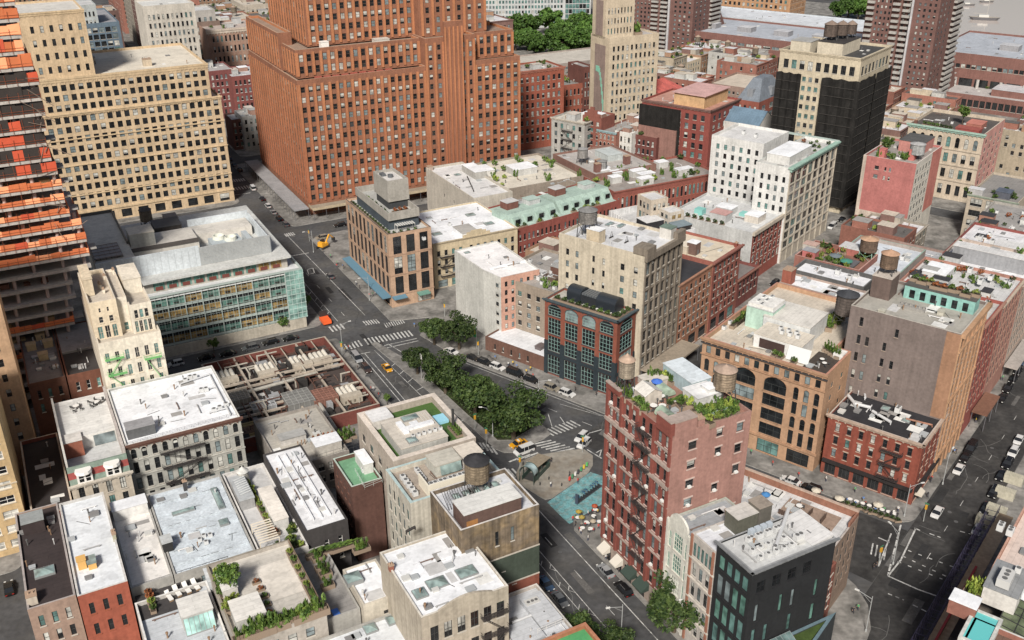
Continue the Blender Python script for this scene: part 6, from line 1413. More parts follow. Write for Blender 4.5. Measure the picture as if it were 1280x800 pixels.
def gable(b,x0,x1,y0,y1,z,h,rise,wall,roof,name='garden_house'):
 m=M();m.box(x0,x1,y0,y1,z,z+h,0);xc=(x0+x1)/2
 m.quad((x0-.2,y0-.2,z+h),(xc,y0-.2,z+h+rise),(xc,y1+.2,z+h+rise),(x0-.2,y1+.2,z+h),1);m.quad((xc,y0-.2,z+h+rise),(x1+.2,y0-.2,z+h),(x1+.2,y1+.2,z+h),(xc,y1+.2,z+h+rise),1)
 m.poly([(x0,y0,z+h),(x1,y0,z+h),(xc,y0,z+h+rise)],0);m.poly([(x0,y1,z+h),(x1,y1,z+h),(xc,y1,z+h+rise)],0);return m.build(name,[wall,roof],b.root)
gable(b,2.4,6.2,11.8,15.4,z,2.2,1.1,wl((0.62,0.56,0.48)),rf((0.7,0.68,0.64)))
for x0,y0,y1 in((7.2,12.2,15.6),(2.2,5.4,8.6)):
 m=M();n=8
 pr=[(x0+1.3-1.3*math.cos(math.pi*i/n),z+.4+1.3*math.sin(math.pi*i/n))for i in range(n+1)]
 for(xa,za),(xb,zb)in zip(pr,pr[1:]):m.quad((xa,y0,za),(xb,y0,zb),(xb,y1,zb),(xa,y1,za))
 m.poly([(x,y0,q)for x,q in pr]);m.poly([(x,y1,q)for x,q in pr]);b.part(m,'barrel_skylight',[glassm('green fibre glass',(0.3,0.38,0.3),.4)])
b.box('garden_house',12.0,16.6,10.5,19.5,z,z+3.0,wl((0.36,0.48,0.52)),rf((0.62,0.68,0.72)));b.box('garden_house',9.8,15.2,5.6,10.2,z,z+2.7,wl((0.6,0.6,0.58)),rf((0.7,0.7,0.7)))
b.box('roof_hatch',12.6,14.6,6.2,8.4,z+2.87,z+3.6,wl((0.66,0.66,0.64)),rf(ROOFW));b.box('roof_shed',6.6,11.4,16.6,20.2,z,z+1.2,wl((0.55,0.5,0.44)),rf((0.6,0.56,0.5)))
m=M();m.box(6,9.4,.6,5.2,z+.01,z+.08);b.part(m,'deck',[wl((0.15,0.22,0.14))])
chimney(b,6.6,1.1,1.4,1.4,2.2,PK)
for x,y,k in((1.0,18.8,'dt'),(1.2,16.6,'y'),(1.1,15.3,'mt'),(1.2,13.6,'y'),(1.5,12.4,'m'),(1.2,10.4,'m'),(6.0,17.0,'d'),(9,19.6,'mt'),(10.6,19.2,'m'),(11.5,18.2,'y'),(11.6,16.6,'mt'),(9.3,9.8,'ml'),(9.2,7.5,'yt'),(9.4,5.2,'mt'),(9.8,3.4,'m'),(11,3.6,'yt'),(12.2,3.8,'mt'),(13.4,3.2,'m'),(14.6,2.8,'yt'),(15.6,1.6,'mt'),(14.2,1.2,'m'),(12.6,1.0,'m'),(11,1.0,'y'),(8.6,1.2,'y'),(13.8,4.6,'mt'),(16.3,3.2,'m'),(7.8,8.4,'m'),(6.4,9.6,'d')):
 shrub(b,0,0,k,'lush potted plant of the roof garden on the tall red corner building',uni(1.0,1.5),z,uni(0,3)).location=b.W(x,y,z)
for x,y in((6.5,12.4),(8,9.8),(4.6,9.4),(7.2,3.2),(3.2,10.2)):
 furn(b,0,0,'table','white round table on the roof deck of the tall red corner building',z,0,1.3).location=b.W(x,y,z)
 for i in range(3):a_=uni(0,6);furn(b,0,0,'chair','chair round a white table on the roof deck of the tall red corner building',z,a_).location=b.W(x+1.1*math.cos(a_),y+1.1*math.sin(a_),z)
parasol(b.W(8.2,16.2,z),'closed bright blue parasol beside the barrel skylight on the red corner roof',(0.05,0.14,0.5),1.1,None,2.2)
for i in range(2):m=M();x=11.6+i*2.6;q=.9;m.box(x-q,x+q,1.6,2.9,z,z+.9,0);m.poly([(x-q,1.6,z+.9),(x+q,1.6,z+.9),(x,2.2,z+1.7)]);m.poly([(x-q,2.9,z+.9),(x+q,2.9,z+.9),(x,2.2,z+1.7)]);m.poly([(x-q,1.6,z+.9),(x-q,2.9,z+.9),(x,2.2,z+1.7)]);m.poly([(x+q,1.6,z+.9),(x+q,2.9,z+.9),(x,2.2,z+1.7)]);b.part(m,'greenhouse',[G_ROOF])
garden(b,18,['m','y','d','m'],'dense greenery massed round the decks of the tall red corner roof',1.2,2.2,(9.2,16.6,.9,5.2));garden(b,8,['m','d','y'],'greenery massed at the left end of the tall red corner roof',1.2,2.0,(.9,2.2,10,19))
tank(b.W(1.3,16.6,z),'slim water tower on a single post at the left corner of the red building roof',r=1.5,h=3.4,leg=4.6,wood=(0.33,0.28,0.22),roofc=(0.46,0.32,0.23),cone=1.2,th=b.th)
tank(b.W(16.0,6.0,z),'large barrel water tower on trestle legs at the right side of the red building roof',r=2.05,h=3.8,leg=3.4,wood=(0.28,0.22,0.16),roofc=(0.46,0.33,0.25),cone=.9,th=b.th)
vents(b,10,.05,.5,.1,.9);b.done()
# --- the three narrow buildings and black building on the avenue
b=BR('row_building','narrow white stucco building with a rounded gable and pale green windows','A',109.3,116.0,93.6,107,23,wl((0.42,0.41,0.38)),rf((0.3,0.32,0.34)),[('S',.05,.24,.1,.93,1,4,.62,.74,'d',{'g':[G_GREEN]}),('S',.27,.73,.1,.95,1,4,.8,.8,'g',{'g':[G_GREEN,G_PALE]}),('S',.76,.95,.1,.93,1,4,.62,.74,'d',{'g':[G_GREEN]})],split=True,par=.5,cope=wl((0.4,0.45,0.38)),fmat={'S':wl((0.66,0.65,0.58))},fm=pt((0.55,0.56,0.5)))
m=M();m.box(-.12,-.004,0,b.l,22.0,23.4)
n=12;pr=[(b.l/2-2.6*math.cos(math.pi*i/n),23.41+2.2*math.sin(math.pi*i/n))for i in range(n+1)]
m.poly([(-.12,y,q)for y,q in pr]);m.poly([(.3,y,q)for y,q in pr])
for(ya,za),(yb,zb)in zip(pr,pr[1:]):m.quad((-.12,ya,za),(-.12,yb,zb),(.3,yb,zb),(.3,ya,za))
m.box(-.3,-.121,0,.5,0,23.2);m.box(-.3,-.121,b.l-.5,b.l,0,23.2);b.part(m,'gable',[wl((0.66,0.65,0.58))])
vents(b,6);b.done()
b=BR('row_building','narrow brick and white fronted building with paired arched windows and a white roof room','A',102.6,109.0,93.6,109,24.5,wl((0.5,0.46,0.42)),rf((0.64,0.66,0.7)),[('S',.08,.92,.80,.95,5,1,.7,.8,'',{'g':[G_TEAL]}),('S',.08,.92,.62,.78,3,1,.55,.7,''),('S',.08,.92,.44,.6,3,1,.55,.75,'d'),('S',.08,.92,.26,.42,3,1,.55,.75,'a'),('S',.08,.92,.1,.24,3,1,.55,.75,'a')],split=True,par=.3,belts=[(k,.3,.3,wl((0.6,0.55,0.48)),(3,))for k in(.25,.43,.61,.79)])
m=M();m.box(-.25,-.004,0,.5,0,24.4);m.box(-.25,-.004,b.l-.5,b.l,0,24.4);b.part(m,'brick_pier',[wl((0.36,0.15,0.09))])
z=b.zr;b.box('bulkhead',6.5,11,2.2,5.6,z,z+3.4,wl((0.13,0.13,0.1)),rf((0.55,0.53,0.5)));b.box('bulkhead',11.1,14,2.0,5.0,z,z+4.2,wl((0.14,0.13,0.11)),rf((0.3,0.26,0.22)));vents(b,5);b.done()
b=BR('black_building','modern black clad building with tall teal windows and a roof of pale air conditioners','A',93.3,102.3,93.6,112,27.2,wl((0.022,0.024,0.027),.1),rf((0.52,0.53,0.53),.1),[('S',.06,.94,.8,.94,4,1,.75,.75,'o',{'g':[G_GREEN,G_TEAL]}),('S',.06,.94,.6,.79,4,1,.75,.82,'o',{'g':[G_GREEN,G_TEAL,G_SKY]}),('S',.06,.94,.4,.59,4,1,.75,.82,'o',{'g':[G_GREEN,G_TEAL]}),('S',.06,.94,.2,.39,4,1,.75,.82,'o',{'g':[G_GREEN,G_DARK,G_TEAL]}),('S',.06,.94,.03,.19,4,1,.8,.85,'o',{'g':[G_TEAL]}),('F',.03,.95,.78,.93,5,1,.55,.6,'d',{'g':[G_TEAL,G_DARK],'mask':['11110']}),('F',.03,.9,.56,.74,6,1,.28,.75,'o',{'g':[G_GREEN,G_SKY],'mask':['101101']}),('F',.03,.9,.36,.54,6,1,.32,.75,'o',{'g':[G_GREEN,G_TEAL],'mask':['110101']}),('F',.03,.4,.16,.33,4,1,.9,.9,'o',{'g':[G_GREEN]})],split=True,par=.35,cope=wl((0.3,0.31,0.32)),fm=pt((0.015,0.015,0.017)),sm=pt((0.02,0.02,0.022)),cornice=(.5,.4,wl((0.2,0.21,0.22))))
z=b.zr
for i in range(5):
 for j in range(2):ac(b,3.5+i*1.7,2.2+j*2.0,'white air conditioner in the double row on the black building','one',z=z,s=.8)
for i in range(4):ac(b,5+i*2.0,6.6,'grey air conditioner in the back row on the black building','pair',z=z,s=.8)
ac(b,12.6,3.0,'ochre machine on the roof of the black building','pair',z=z);duct(b,[(985,640),(968,690)],.35)
m=M();m.quad((13.5,.6,z+.1),(18.2,.6,z+.9),(18.2,8.6,z+.9),(13.5,8.6,z+.1));m.quad((13.5,.6,z+.1),(18.2,.6,z+.9),(18.2,.6,z),(13.5,.6,z));m.quad((13.5,8.6,z+.1),(18.2,8.6,z+.9),(18.2,8.6,z),(13.5,8.6,z));m.quad((18.2,.6,z),(18.2,.6,z+.9),(18.2,8.6,z+.9),(18.2,8.6,z));b.part(m,'sloped_roof',[rf((0.55,0.55,0.55))])
for k in range(4):m=M();m.box(6+k*1.3,7+k*1.3,7.6,8.4,z,z+1.2);b.part(m,'duct',[pt((0.4,0.45,0.5))])
vents(b,10);b.done()
# brown building behind with deck and brick parapet on the side street
b=Bd('row_building','brown brick building with a wooden roof deck behind the black building','C',43.8,150,'building',None,'brown deck building');b.w,b.l,b.h=11.6,33,17.5
b.vol(rect(11.6,33),0,17.5,wl((0.30,0.21,0.155)),rf((0.6,0.6,0.6)),[('F',.05,.95,.25,.95,4,4,.4,.6,'')],sm=pt((0.2,0.15,0.12)),par=.5,cope=wl((0.5,0.44,0.4)))
m=M();m.box(11.1,11.597,0.02,32.9,17.0,18.5);m.box(11.05,11.65,0.0,33,18.51,18.75,1);m.box(7,11.09,.02,.4,17.51,18.5);b.part(m,'parapet',[wl((0.30,0.13,0.08)),wl((0.5,0.36,0.28))])
z=b.zr;m=M();m.box(3.5,9.5,2.5,13,z+.01,z+.14);b.part(m,'deck',[wl((0.33,0.23,0.17))])
m=M()
for i in range(20):m.box(3.4,3.46,2.5+i*.52,2.9+i*.52,z,z+1.2)
for i in range(8):m.box(5+i*.35,5.25+i*.35,4.9,4.96,z,z+1.3);m.box(5+i*.35,5.25+i*.35,7.6,7.66,z,z+1.3)
b.part(m,'lattice_fence',[wl((0.12,0.075,0.055))])
for x,y in((7.5,9.5),(7.9,10.6)):furn(b,0,0,'chair','white garden chair on the wooden deck behind the black building',z+.14,uni(0,6),1.3).location=b.W(x,y,z+.14)
furn(b,0,0,'table','round table on the wooden deck behind the black building',z+.14,0,1.2).location=b.W(7,10.1,z+.14)
parasol(b.W(5.5,16.5,z),'closed blue parasol on the pale roof behind the black building',(0.05,0.18,0.4),.9,None,2.2)
vents(b,22,.1,.85,.3,.95);b.done()
b=Bd('row_building','red brick side street building with rough stone front beside the brown deck building','C',43.0,144,'building',None,'red end building');b.w,b.l,b.h=5.7,12,14.5
b.vol(rect(5.7,12),0,14.5,wl((0.28,0.09,0.06)),rf((0.2,0.15,0.13)),[('F',.1,.9,.3,.9,2,3,.5,.6,'l')],par=.8);b.done()
b=Bd('green_roof_building','low dark wedge shaped building with a lawn roof and tilted glass roof','A',84.2,94.6,'building');b.w,b.l,b.h=20.4,9,9.5
b.vol([(0,0),(20.4,8.95),(0,8.95)],0,9.5,wl((0.05,0.06,0.065)),rf((0.10,0.12,0.12)),[],par=.5,cope=wl((0.12,0.2,0.24)),pt_=.6)
z=b.zr;m=M();m.prism([(9.6,5.2),(17.2,8.3),(9.6,8.3)],z+.01,z+.35);b.part(m,'lawn',[mottle('roof lawn',(0.05,0.08,0.02),.9)])
m=M();m.quad((1,3.2,z+.6),(8.6,5.0,z+.6),(8.6,8.3,z+2.0),(1,8.3,z+2.0));m2=M()
for i in range(8):m2 .bar((1+i*1.08,3.2+i*.257,z+.64),(1+i*1.08,8.3,z+2.04),.06)
for i in range(4):m2 .bar((1,3.4+i*1.6,z+.7+i*.44),(8.6,5.1+i*1.05,z+.7+i*.44),.05)
o=b.part(m,'glass_roof',[glassm('smoked roof glass',(0.10,0.15,0.15),.15)]);m2 .build('frame',pt((0.2,0.23,0.24)),o);ac(b,9.0,4.9,'white unit beside the tilted glass roof','pair');b.done()
# --- middle distance
b=B('mansard_row','long red brick building with mint green mansard roofs and dormer terraces','E',(645,287),(600,262),(767,247),15,wl((0.30,0.075,0.055)),rf((0.40,0.5,0.45),.1),[('F',.02,.42,.35,.9,10,2,.45,.55,''),('F',.44,.98,.35,.9,14,2,.45,.55,'')],par=.5)
z=b.zr;w_=b.w;MT=wl((0.34,0.47,0.41),.1)
for i,(x0,x1)in enumerate(((.5,w_*.44),(w_*.47,w_-.5))):
 m=M();y0=2.4+i*.6;m.quad((x0,y0,z),(x1,y0,z),(x1,y0+3.2,z+4),(x0,y0+3.2,z+4));m.box(x0,x1,y0+3.2,y0+12,z,z+4.003);m.poly([(x0,y0,z),(x0,y0+3.2,z),(x0,y0+3.2,z+4)]);m.poly([(x1,y0,z),(x1,y0+3.2,z),(x1,y0+3.2,z+4)])
 o=m.build('mansard_roof',MT,b.root)
 n=int((x1-x0)/4.6)
 for k in range(n):
  xx=x0+(k+.5)*(x1-x0)/n;d=M();d.box(xx-1.3,xx+1.3,y0+.4,y0+3,z+.4,z+2.9,0);d.quad((xx-1.1,y0+.39,z+.8),(xx+1.1,y0+.39,z+.8),(xx+1.1,y0+.39,z+2.6),(xx-1.1,y0+.39,z+2.6),1);d.build('dormer',[MT,G_DARK],o)
 b.box('roof_shed',x0+3,x0+8,y0+7,y0+11,z+4,z+6.5,wl((0.2,0.08,0.06)),rf((0.5,0.5,0.5)));b.box('roof_shed',x1-9,x1-4,y0+6,y0+10,z+4,z+5.8,wl((0.5,0.52,0.52)),rf((0.4,0.5,0.46)))
for i in range(12):shrub(b,0,0,random.choice(['m','y','d']),'potted green plant on the terrace edge of the mint mansard row',1.1).location=b.W(uni(1,w_-1),uni(.8,1.8),z)
vents(b,10,.05,.95,.5,.95,z+4);b.done()
b=B('arcade_building','low long red brick building with a row of arched windows behind the white wrapped site','A',(768,240),(735,214),(893,213),15,wl((0.30,0.085,0.06)),rf((0.30,0.27,0.25)),[('F',.02,.98,.5,.86,24,1,.5,.8,'a',{'sm':pt((0.4,0.15,0.1),.8)}),('F',.02,.98,.08,.45,24,1,.5,.8,'')],par=.8,cornice=(.4,.6,wl((0.32,0.1,0.07)),(0,)))
tank_on(b,752,218,'small grey water tank on the roof behind the arched red wall',r=2.0,h=3.4,leg=2.2,wood=(0.3,0.3,0.3),roofc=(0.25,0.25,0.25),cone=.6)
garden(b,30,['m','y','d','mt'],'green plants of the roof garden behind the arched red wall',1.8,3)
for i in range(9):x=uni(5,b.w-12);b.box('roof_shed',x,x+uni(4,8),3+i*2.4,6.5+i*2.4,b.zr,b.zr+2.4+i*.01,wl((0.55,0.55,0.53)),rf(ROOFW))
vents(b,14);b.done()
b=BR('warehouse','pale roofed warehouse with a grey party wall and roof gardens behind the white roofed loft','A',316,352,163,200,16,wl((0.3,0.25,0.2)),rf((0.62,0.58,0.5)),[],par=.8)
garden(b,24,['m','y','mt'],'yellow green plants on the pale warehouse roof near the orange tower',1.8,3)
b.box('roof_shed',14,24,14,22,b.zr,b.zr+2.6,wl((0.5,0.5,0.48)),rf(ROOFW));b.box('roof_shed',4,8,20,28,b.zr,b.zr+2.2,wl((0.66,0.64,0.6)),rf(ROOFW));vents(b,14);b.done()
b=BR('warehouse','dark roofed warehouse with iron tank frame and brick chimneys behind the mint mansards','A',312,345,203,232,17,wl((0.25,0.13,0.1)),rf((0.42,0.4,0.38)),[],par=.8)
tank_on(b,728,204,'grey water tower on a black iron frame behind the mint mansards',r=2.1,h=3.6,leg=2.5,wood=(0.3,0.29,0.28),roofc=(0.28,0.28,0.28),cone=.7)
for x,y in((4,5),(7,9),(20,8)):chimney(b,x,y,2.4,2,3.4,wl((0.22,0.1,0.08)))
b.box('roof_shed',15,22,14,24,b.zr,b.zr+2.5,wl((0.45,0.5,0.5)),rf((0.5,0.55,0.55)));vents(b,16);b.done()
def FC(g,lab,N,Lp,Rp,h,wc,rc,S=None,F=None,nm='building',green=0,sheds=2,kp=12,st='',**k):
 fs=[]
 if S:fs.append(('S',.05,.95,.08,.94,S[0],S[1],.46,.58,st))
 if F:fs.append(('F',.05,.95,.08,.94,F[0],F[1],.46,.58,st))
 b=B(nm,lab,g,N,Lp,Rp,h,wl(wc),rf(rc),fs,par=k.pop('par',.8),**k);z=b.zr
 if green:garden(b,int(green*1.7),['m','y','d','mt'],'green roof plants on the '+short(lab,11),1.9,3.0)
 for i in range(sheds):
  w,l=min(uni(3,6),b.w*.4),min(uni(3,6),b.l*.4);x,y=uni(1,max(1.1,b.w-w-1)),uni(1,max(1.1,b.l-l-1));b.box('roof_shed',x,x+w,y,y+l,z,z+uni(1.8,3.2),wl(random.choice([(0.6,0.6,0.58),(0.35,0.2,0.15),(0.45,0.46,0.46)])),rf(random.choice([ROOFW,ROOFG,(0.55,0.5,0.45)])))
 vents(b,kp);return b
FC('C','grey four storey house with black fire escape and cream cornice in the far row',(731,154),(687,147),(746,145),22,(0.42,0.41,0.38),(0.55,0.52,0.46),(5,5),(2,5),cornice=(.5,.8,wl((0.55,0.5,0.42))),green=3,).done()
fire_escape(BUILDINGS[[k for k in BUILDINGS][-1]],'S',6,12,[5,9,13,17])
b=FC('C','narrow dark red house with a stepped gable in the far row',(752,148),(733,142),(764,141),24,(0.26,0.085,0.06),(0.3,0.27,0.25),(3,7),None,sheds=1)
m=M();m.box(-.1,.5,1,b.l-1,23.9,25.5);m.box(-.09,.49,2.5,b.l-2.5,25.51,27);m.box(-.08,.48,4,b.l-4,27.01,28.3);b.part(m,'stepped_gable',[wl((0.26,0.085,0.06))]);b.done()
FC('C','red brick house with a pale blue cornice strip in the far row',(770,166),(752,160),(800,145),19,(0.33,0.13,0.09),(0.3,0.29,0.28),(4,5),None,cornice=(.5,.9,wl((0.3,0.45,0.48)),('S',)),st='a').done()
FC('C','narrow white house with arched windows in the far row',(790,167),(771,162),(812,150),19,(0.62,0.62,0.58),(0.3,0.3,0.31),(4,4),None,st='a').done()
FC('C','dark red house row with white window bays in the far row',(821,173),(791,163),(840,160),18,(0.17,0.055,0.045),(0.4,0.36,0.32),(6,4),(3,4),green=8,sm=pt(WHITE)).done()
FC('C','brownish pink building with a dense roof hedge beside the red and tan roofed block',(845,164),(812,150),(877,154),22,(0.30,0.15,0.12),(0.35,0.3,0.27),None,(7,4),green=14,sheds=1).done()
b=FC('C','deep red brick block with tan rooftop addition and red tarpaulins',(889,138),(808,122),(918,122),33,(0.27,0.06,0.045),(0.45,0.25,0.2),(8,7),(5,7),sheds=0,cornice=(.6,1,wl((0.22,0.12,0.1))))
b.box('penthouse',3,b.w-2,5,b.l-14,b.zr,b.zr+5,wl((0.58,0.36,0.17)),rf((0.6,0.5,0.48)));m=M();m.box(-.5,-.1,b.l*.42,b.l+1,2,31);m.box(-.4,b.w*.1,b.l+.1,b.l+.5,2,31);b.part(m,'scaffold_net',[NT])
m=M();m.box(2.2,b.w-1,4.2,b.l-13,b.zr+5.2,b.zr+5.5);b.part(m,'tarpaulin',[wl((0.6,0.35,0.33))]);b.done()
b=FC('C','low building under a peaked red tarpaulin tent',(830,118),(792,108),(846,108),20,(0.4,0.2,0.15),(0.5,0.1,0.08),None,None,sheds=0,kp=0)
m=M()
for i in range(5):
 x0,x1=b.w*i/5,b.w*(i+1)/5;t=3+(i%3);m.quad((x0,0,20.1),(x1,0,20.1),((x0+x1)/2,b.l/2,20+t),((x0+x1)/2-.1,b.l/2,20+t));m.quad((x0,b.l,20.1),(x1,b.l,20.1),((x0+x1)/2,b.l/2,20.01+t),((x0+x1)/2-.1,b.l/2,20.01+t));m.poly([(x1,0,20.1),(x1,b.l,20.1),((x0+x1)/2,b.l/2,20+t)]);m.poly([(x0,0,20.1),(x0,b.l,20.1),((x0+x1)/2,b.l/2,20+t)])
b.part(m,'tarpaulin',[wl((0.52,0.10,0.08))]);b.done()
b=FC('C','red brick tower house with a blue grey mansard roof and dormers',(949,128),(925,122),(972,113),24,(0.30,0.085,0.055),(0.2,0.2,0.22),(4,5),(3,5),sheds=0,kp=0)
m=M();w_,l_=b.w,b.l;q=[(0,0),(w_,0),(w_,l_),(0,l_)];t=[(w_*.3,l_*.3),(w_*.7,l_*.3),(w_*.7,l_*.7),(w_*.3,l_*.7)]
for i in range(4):j=(i+1)%4;m.quad((*q[i],24.01),(*q[j],24.01),(*t[j],33),(*t[i],33))
m.poly([(*p,33)for p in t]);o=b.part(m,'mansard_roof',[wl((0.17,0.2,0.24))])
for x,y in((.5,.1),(.1,.5)):d=M();d.box(w_*x-1.4,w_*x+1.4,l_*y-1.4,l_*y+1.4,25,29);d.build('dormer',wl((0.25,0.27,0.3)),o)
b.done()
# red blocks right of the orange tower
FC('A','tall red brick block directly right of the orange tower with rows of arched windows',(646,90),(640,80),(694.5,79),38,(0.33,0.085,0.045),(0.4,0.35,0.32),None,(8,8),green=3,cornice=(.5,1.2,wl((0.4,0.14,0.09)),(0,)),sheds=1).done()
FC('A','lower red brick block with planted roof between the red block and the cream tower',(694.5,108),(676,92),(730,102),24,(0.33,0.09,0.05),(0.25,0.25,0.24),None,(7,4),green=9,sheds=0).done()
FC('A','slim dark brick house against the cream tower with the green mural',(730,84),(720,76),(741,82),32,(0.17,0.06,0.045),(0.3,0.29,0.28),None,(3,6),sheds=0,kp=2).done()
b=FC('A','small cream house at the foot of the cream tower',(741,97),(730,86),(762,90),26,(0.55,0.46,0.32),(0.5,0.48,0.45),None,(6,5),sheds=0,kp=3);b.done()
b=FC('A','stepped cream tower with a green arm mural on its brownish side wall',(762,48),(733,42),(804,36),52,(0.58,0.48,0.34),(0.45,0.42,0.4),None,(10,11),sheds=0,kp=4)
b.vol(rect(b.w-12,b.l-5,0,4),51,72,wl((0.58,0.48,0.34)),rf((0.5,0.48,0.45)),[('F',.06,.94,.05,.7,8,3,.4,.55,'')],par=.8)
m=M();m.box(-.12,-.004,3,b.l*.75,8,48);m.box(-.12,-.004,6,b.l*.75,52.2,68);b.part(m,'side_panel',[wl((0.30,0.22,0.19))])
m=M()
for i in range(10):a=i/9;y=b.l*(.62-.42*a);zc=38-15*max(0,(a-.35)/.65)**1.5;m.box(-.2,-.13,y,y+b.l*.05,zc-2.6-4*a*a,zc)
b.part(m,'mural',[plain('mural green',(0.22,0.5,0.38),.8)])
for i in range(5):shrub(b,0,0,'mt','tree like plant on the upper setback of the cream tower',2.4).location=b.W(b.w-9+i,5+i*2,51)
b.done()
# apartment slabs in brown brick
def slab(nm,lab,g,N,Lp,Rp,h,nS,nF,nr,bal=True):
 b=B(nm,lab,g,N,Lp,Rp,h,wl((0.20,0.10,0.085)),rf((0.3,0.28,0.27)),[('S',.03,.97,.03,.99,nS,nr,.42,.5,'s',{'g':GRED}),('F',.03,.97,.03,.99,nF,nr,.4,.5,'s',{'g':GRED})],par=1)
 if bal:
  for fx in(.16,.52,.9):
   m=M()
   for r in range(nr):
    z=.03*h+r*.96*h/nr;y=b.l*(1-fx);m.box(-1.5,-.003,y-2.2,y+2.2,z,z+1.2)
   o=b.part(m,'balcony_stack',[wl((0.42,0.41,0.39))]);o['kind']='stuff'
  m=M()
  for r in range(nr):z=.03*h+r*.96*h/nr;m.box(b.w*.75,b.w*.98,-1.5,-.003,z,z+1.2)
  o=b.part(m,'balcony_stack',[wl((0.42,0.41,0.39))]);o['kind']='stuff'
  m=M();m.box(-.7,-.003,b.l*.335,b.l*.36,0,h);m.box(b.w-.5,b.w+.4,-.4,.4,0,h);b.part(m,'white_pier',[wl((0.55,0.55,0.56))])
 m=M();m.poly([(b.w+.01,0,0),(b.w+26,0,0),(b.w+8,0,24),(b.w+.01,0,34)]);m.poly([(b.w+.01,7,0),(b.w+26,7,0),(b.w+8,7,24),(b.w+.01,7,34)]);m.quad((b.w+.01,0,34),(b.w+8,0,24),(b.w+8,7,24),(b.w+.01,7,34));m.quad((b.w+8,0,24),(b.w+26,0,0),(b.w+26,7,0),(b.w+8,7,24))
 b.part(m,'raked_wing',[wl((0.20,0.10,0.085))])
 return b
NB=uv('C',1150,147,0)
b=slab('apartment_tower','tall brown brick apartment tower with grey balcony stacks and a white pier, upper right','C',(1190,150),(1088,112),(1222,128),20,16,3,2,False)if False else None
def slab2(nm,lab,pxN,pxL,pxR,h,nS,nF,nr):
 n,l,r=uv('C',*pxN,0),uv('C',*pxL,0),uv('C',*pxR,0)
 b=Bd(nm,lab,'C',n[0],n[1],'apartment tower');b.w,b.l,b.h=r[1]-n[1],l[0]-n[0],h
 WB=wl((0.19,0.095,0.08))
 b.vol(rect(b.w,b.l),0,h,WB,rf((0.3,0.28,0.27)),[('S',.13,.36,.02,.99,4,nr,.5,.5,'s',{'g':GRED}),('S',.5,.64,.02,.99,2,nr,.5,.5,'s',{'g':GRED}),('S',.70,.98,.02,.99,4,nr,.45,.5,'s',{'g':GRED}),('F',.05,.5,.02,.99,3,nr,.4,.5,'s',{'g':GRED})],par=1)
 for fx in(.07,.43,.57):
  m=M()
  for rr in range(nr):z=.02*h+rr*.97*h/nr;y=b.l*(1-fx);m.box(-1.6,-.003,y-b.l*.05,y+b.l*.05,z,z+1.2)
  o=b.part(m,'balcony_stack',[wl((0.40,0.385,0.36))]);o['kind']='stuff'
 m=M()
 for rr in range(nr):z=.02*h+rr*.97*h/nr;m.box(b.w*.6,b.w*.97,-1.7,-.003,z,z+1.2)
 o=b.part(m,'balcony_stack',[wl((0.40,0.385,0.36))]);o['kind']='stuff'
 m=M();m.box(-.9,-.003,b.l*.345,b.l*.37,0,h);m.box(b.w-.6,b.w+.5,-.5,.4,0,h);b.part(m,'white_pier',[wl((0.5,0.5,0.52))])
 m=M();W_=b.w+.01
 q=[(W_,0),(W_+20,0),(W_+8,20),(W_,30)]
 for y in(0,8):m.poly([(x,y,z)for x,z in q])
 for i in range(4):j=(i+1)%4;m.quad((q[i][0],0,q[i][1]),(q[j][0],0,q[j][1]),(q[j][0],8,q[j][1]),(q[i][0],8,q[i][1]))
 b.part(m,'raked_wing',[WB])
 m=M()
 for k in range(6):m.box(W_+8.6+k*1.9,W_+10+k*1.9,-.6,7,19-k*3.2,19.5-k*3.2)
 b.part(m,'terrace',[wl((0.4,0.38,0.36))]);return b
slab2('apartment_tower','tall brown brick apartment tower with grey balcony stacks beside the river, upper right',(1150,150),(1082,128),(1182,132),118,10,4,40).done()
slab2('apartment_tower','brown brick apartment tower with stepped balcony wing behind the cream mural tower',(862,78),(800,62),(888,66),100,10,4,34).done()
# long brown college along the river road
BW=wl((0.23,0.105,0.085))
def college(lab,N,Lp,Rp,h,nS,deep=0):
 b=B('college_building',lab,'C',N,Lp,Rp,h,BW,rf((0.40,0.43,0.48)),[('S',.02,.98,.66,.8,nS,1,.8,.6,'w',{'g':GRED}),('S',.02,.98,.1,.5,max(4,nS//3),1,.86,.9,'w',{'g':[G_DARK]})],par=1.2,cope=wl((0.55,0.55,0.55)),adj=(0,0,0,deep))
 m=M()
 for i in range(int(b.l/12)):y=4+i*12;m.lathe([(.8,0),(.8,h*.5)],-3,y,8)
 b.part(m,'column',[wl((0.5,0.48,0.45))])
 for i in range(max(2,int(b.l/26))):x,y=b.w*.4,8+i*26;b.box('roof_plant',x-4,x+4,y-5,y+5,b.zr,b.zr+3,wl((0.3,0.3,0.32)),rf((0.5,0.51,0.54)))
 vents(b,14);return b
college('long dark brown college building with columns by the river at the right edge',(1330,80),(1182,52),(1345,66),26,24,40).done()
b=B('college_wing','low brown terraced wing with pale slabs before the dark college by the river','C',(1300,130),(1196,98),(1330,108),9,BW,rf((0.45,0.43,0.42)),[('S',.02,.98,.2,.8,16,1,.8,.7,'w',{'g':[G_DARK]})],par=.8);b.box('roof_step',8,b.w-4,6,b.l*.5,b.zr,b.zr+3.5,BW,rf((0.5,0.5,0.52)));vents(b,8);b.done()
college('long dark brown college building with deep terraces beyond the netted tower',(1075,62),(872,8),(1120,44),20,26).done()
b=BR('shed_building','very long pale roofed shed building beyond the dark college','C',225,460,700,745,14,wl((0.5,0.55,0.6)),rf((0.6,0.63,0.67)),[],par=.8);vents(b,18);b.done()
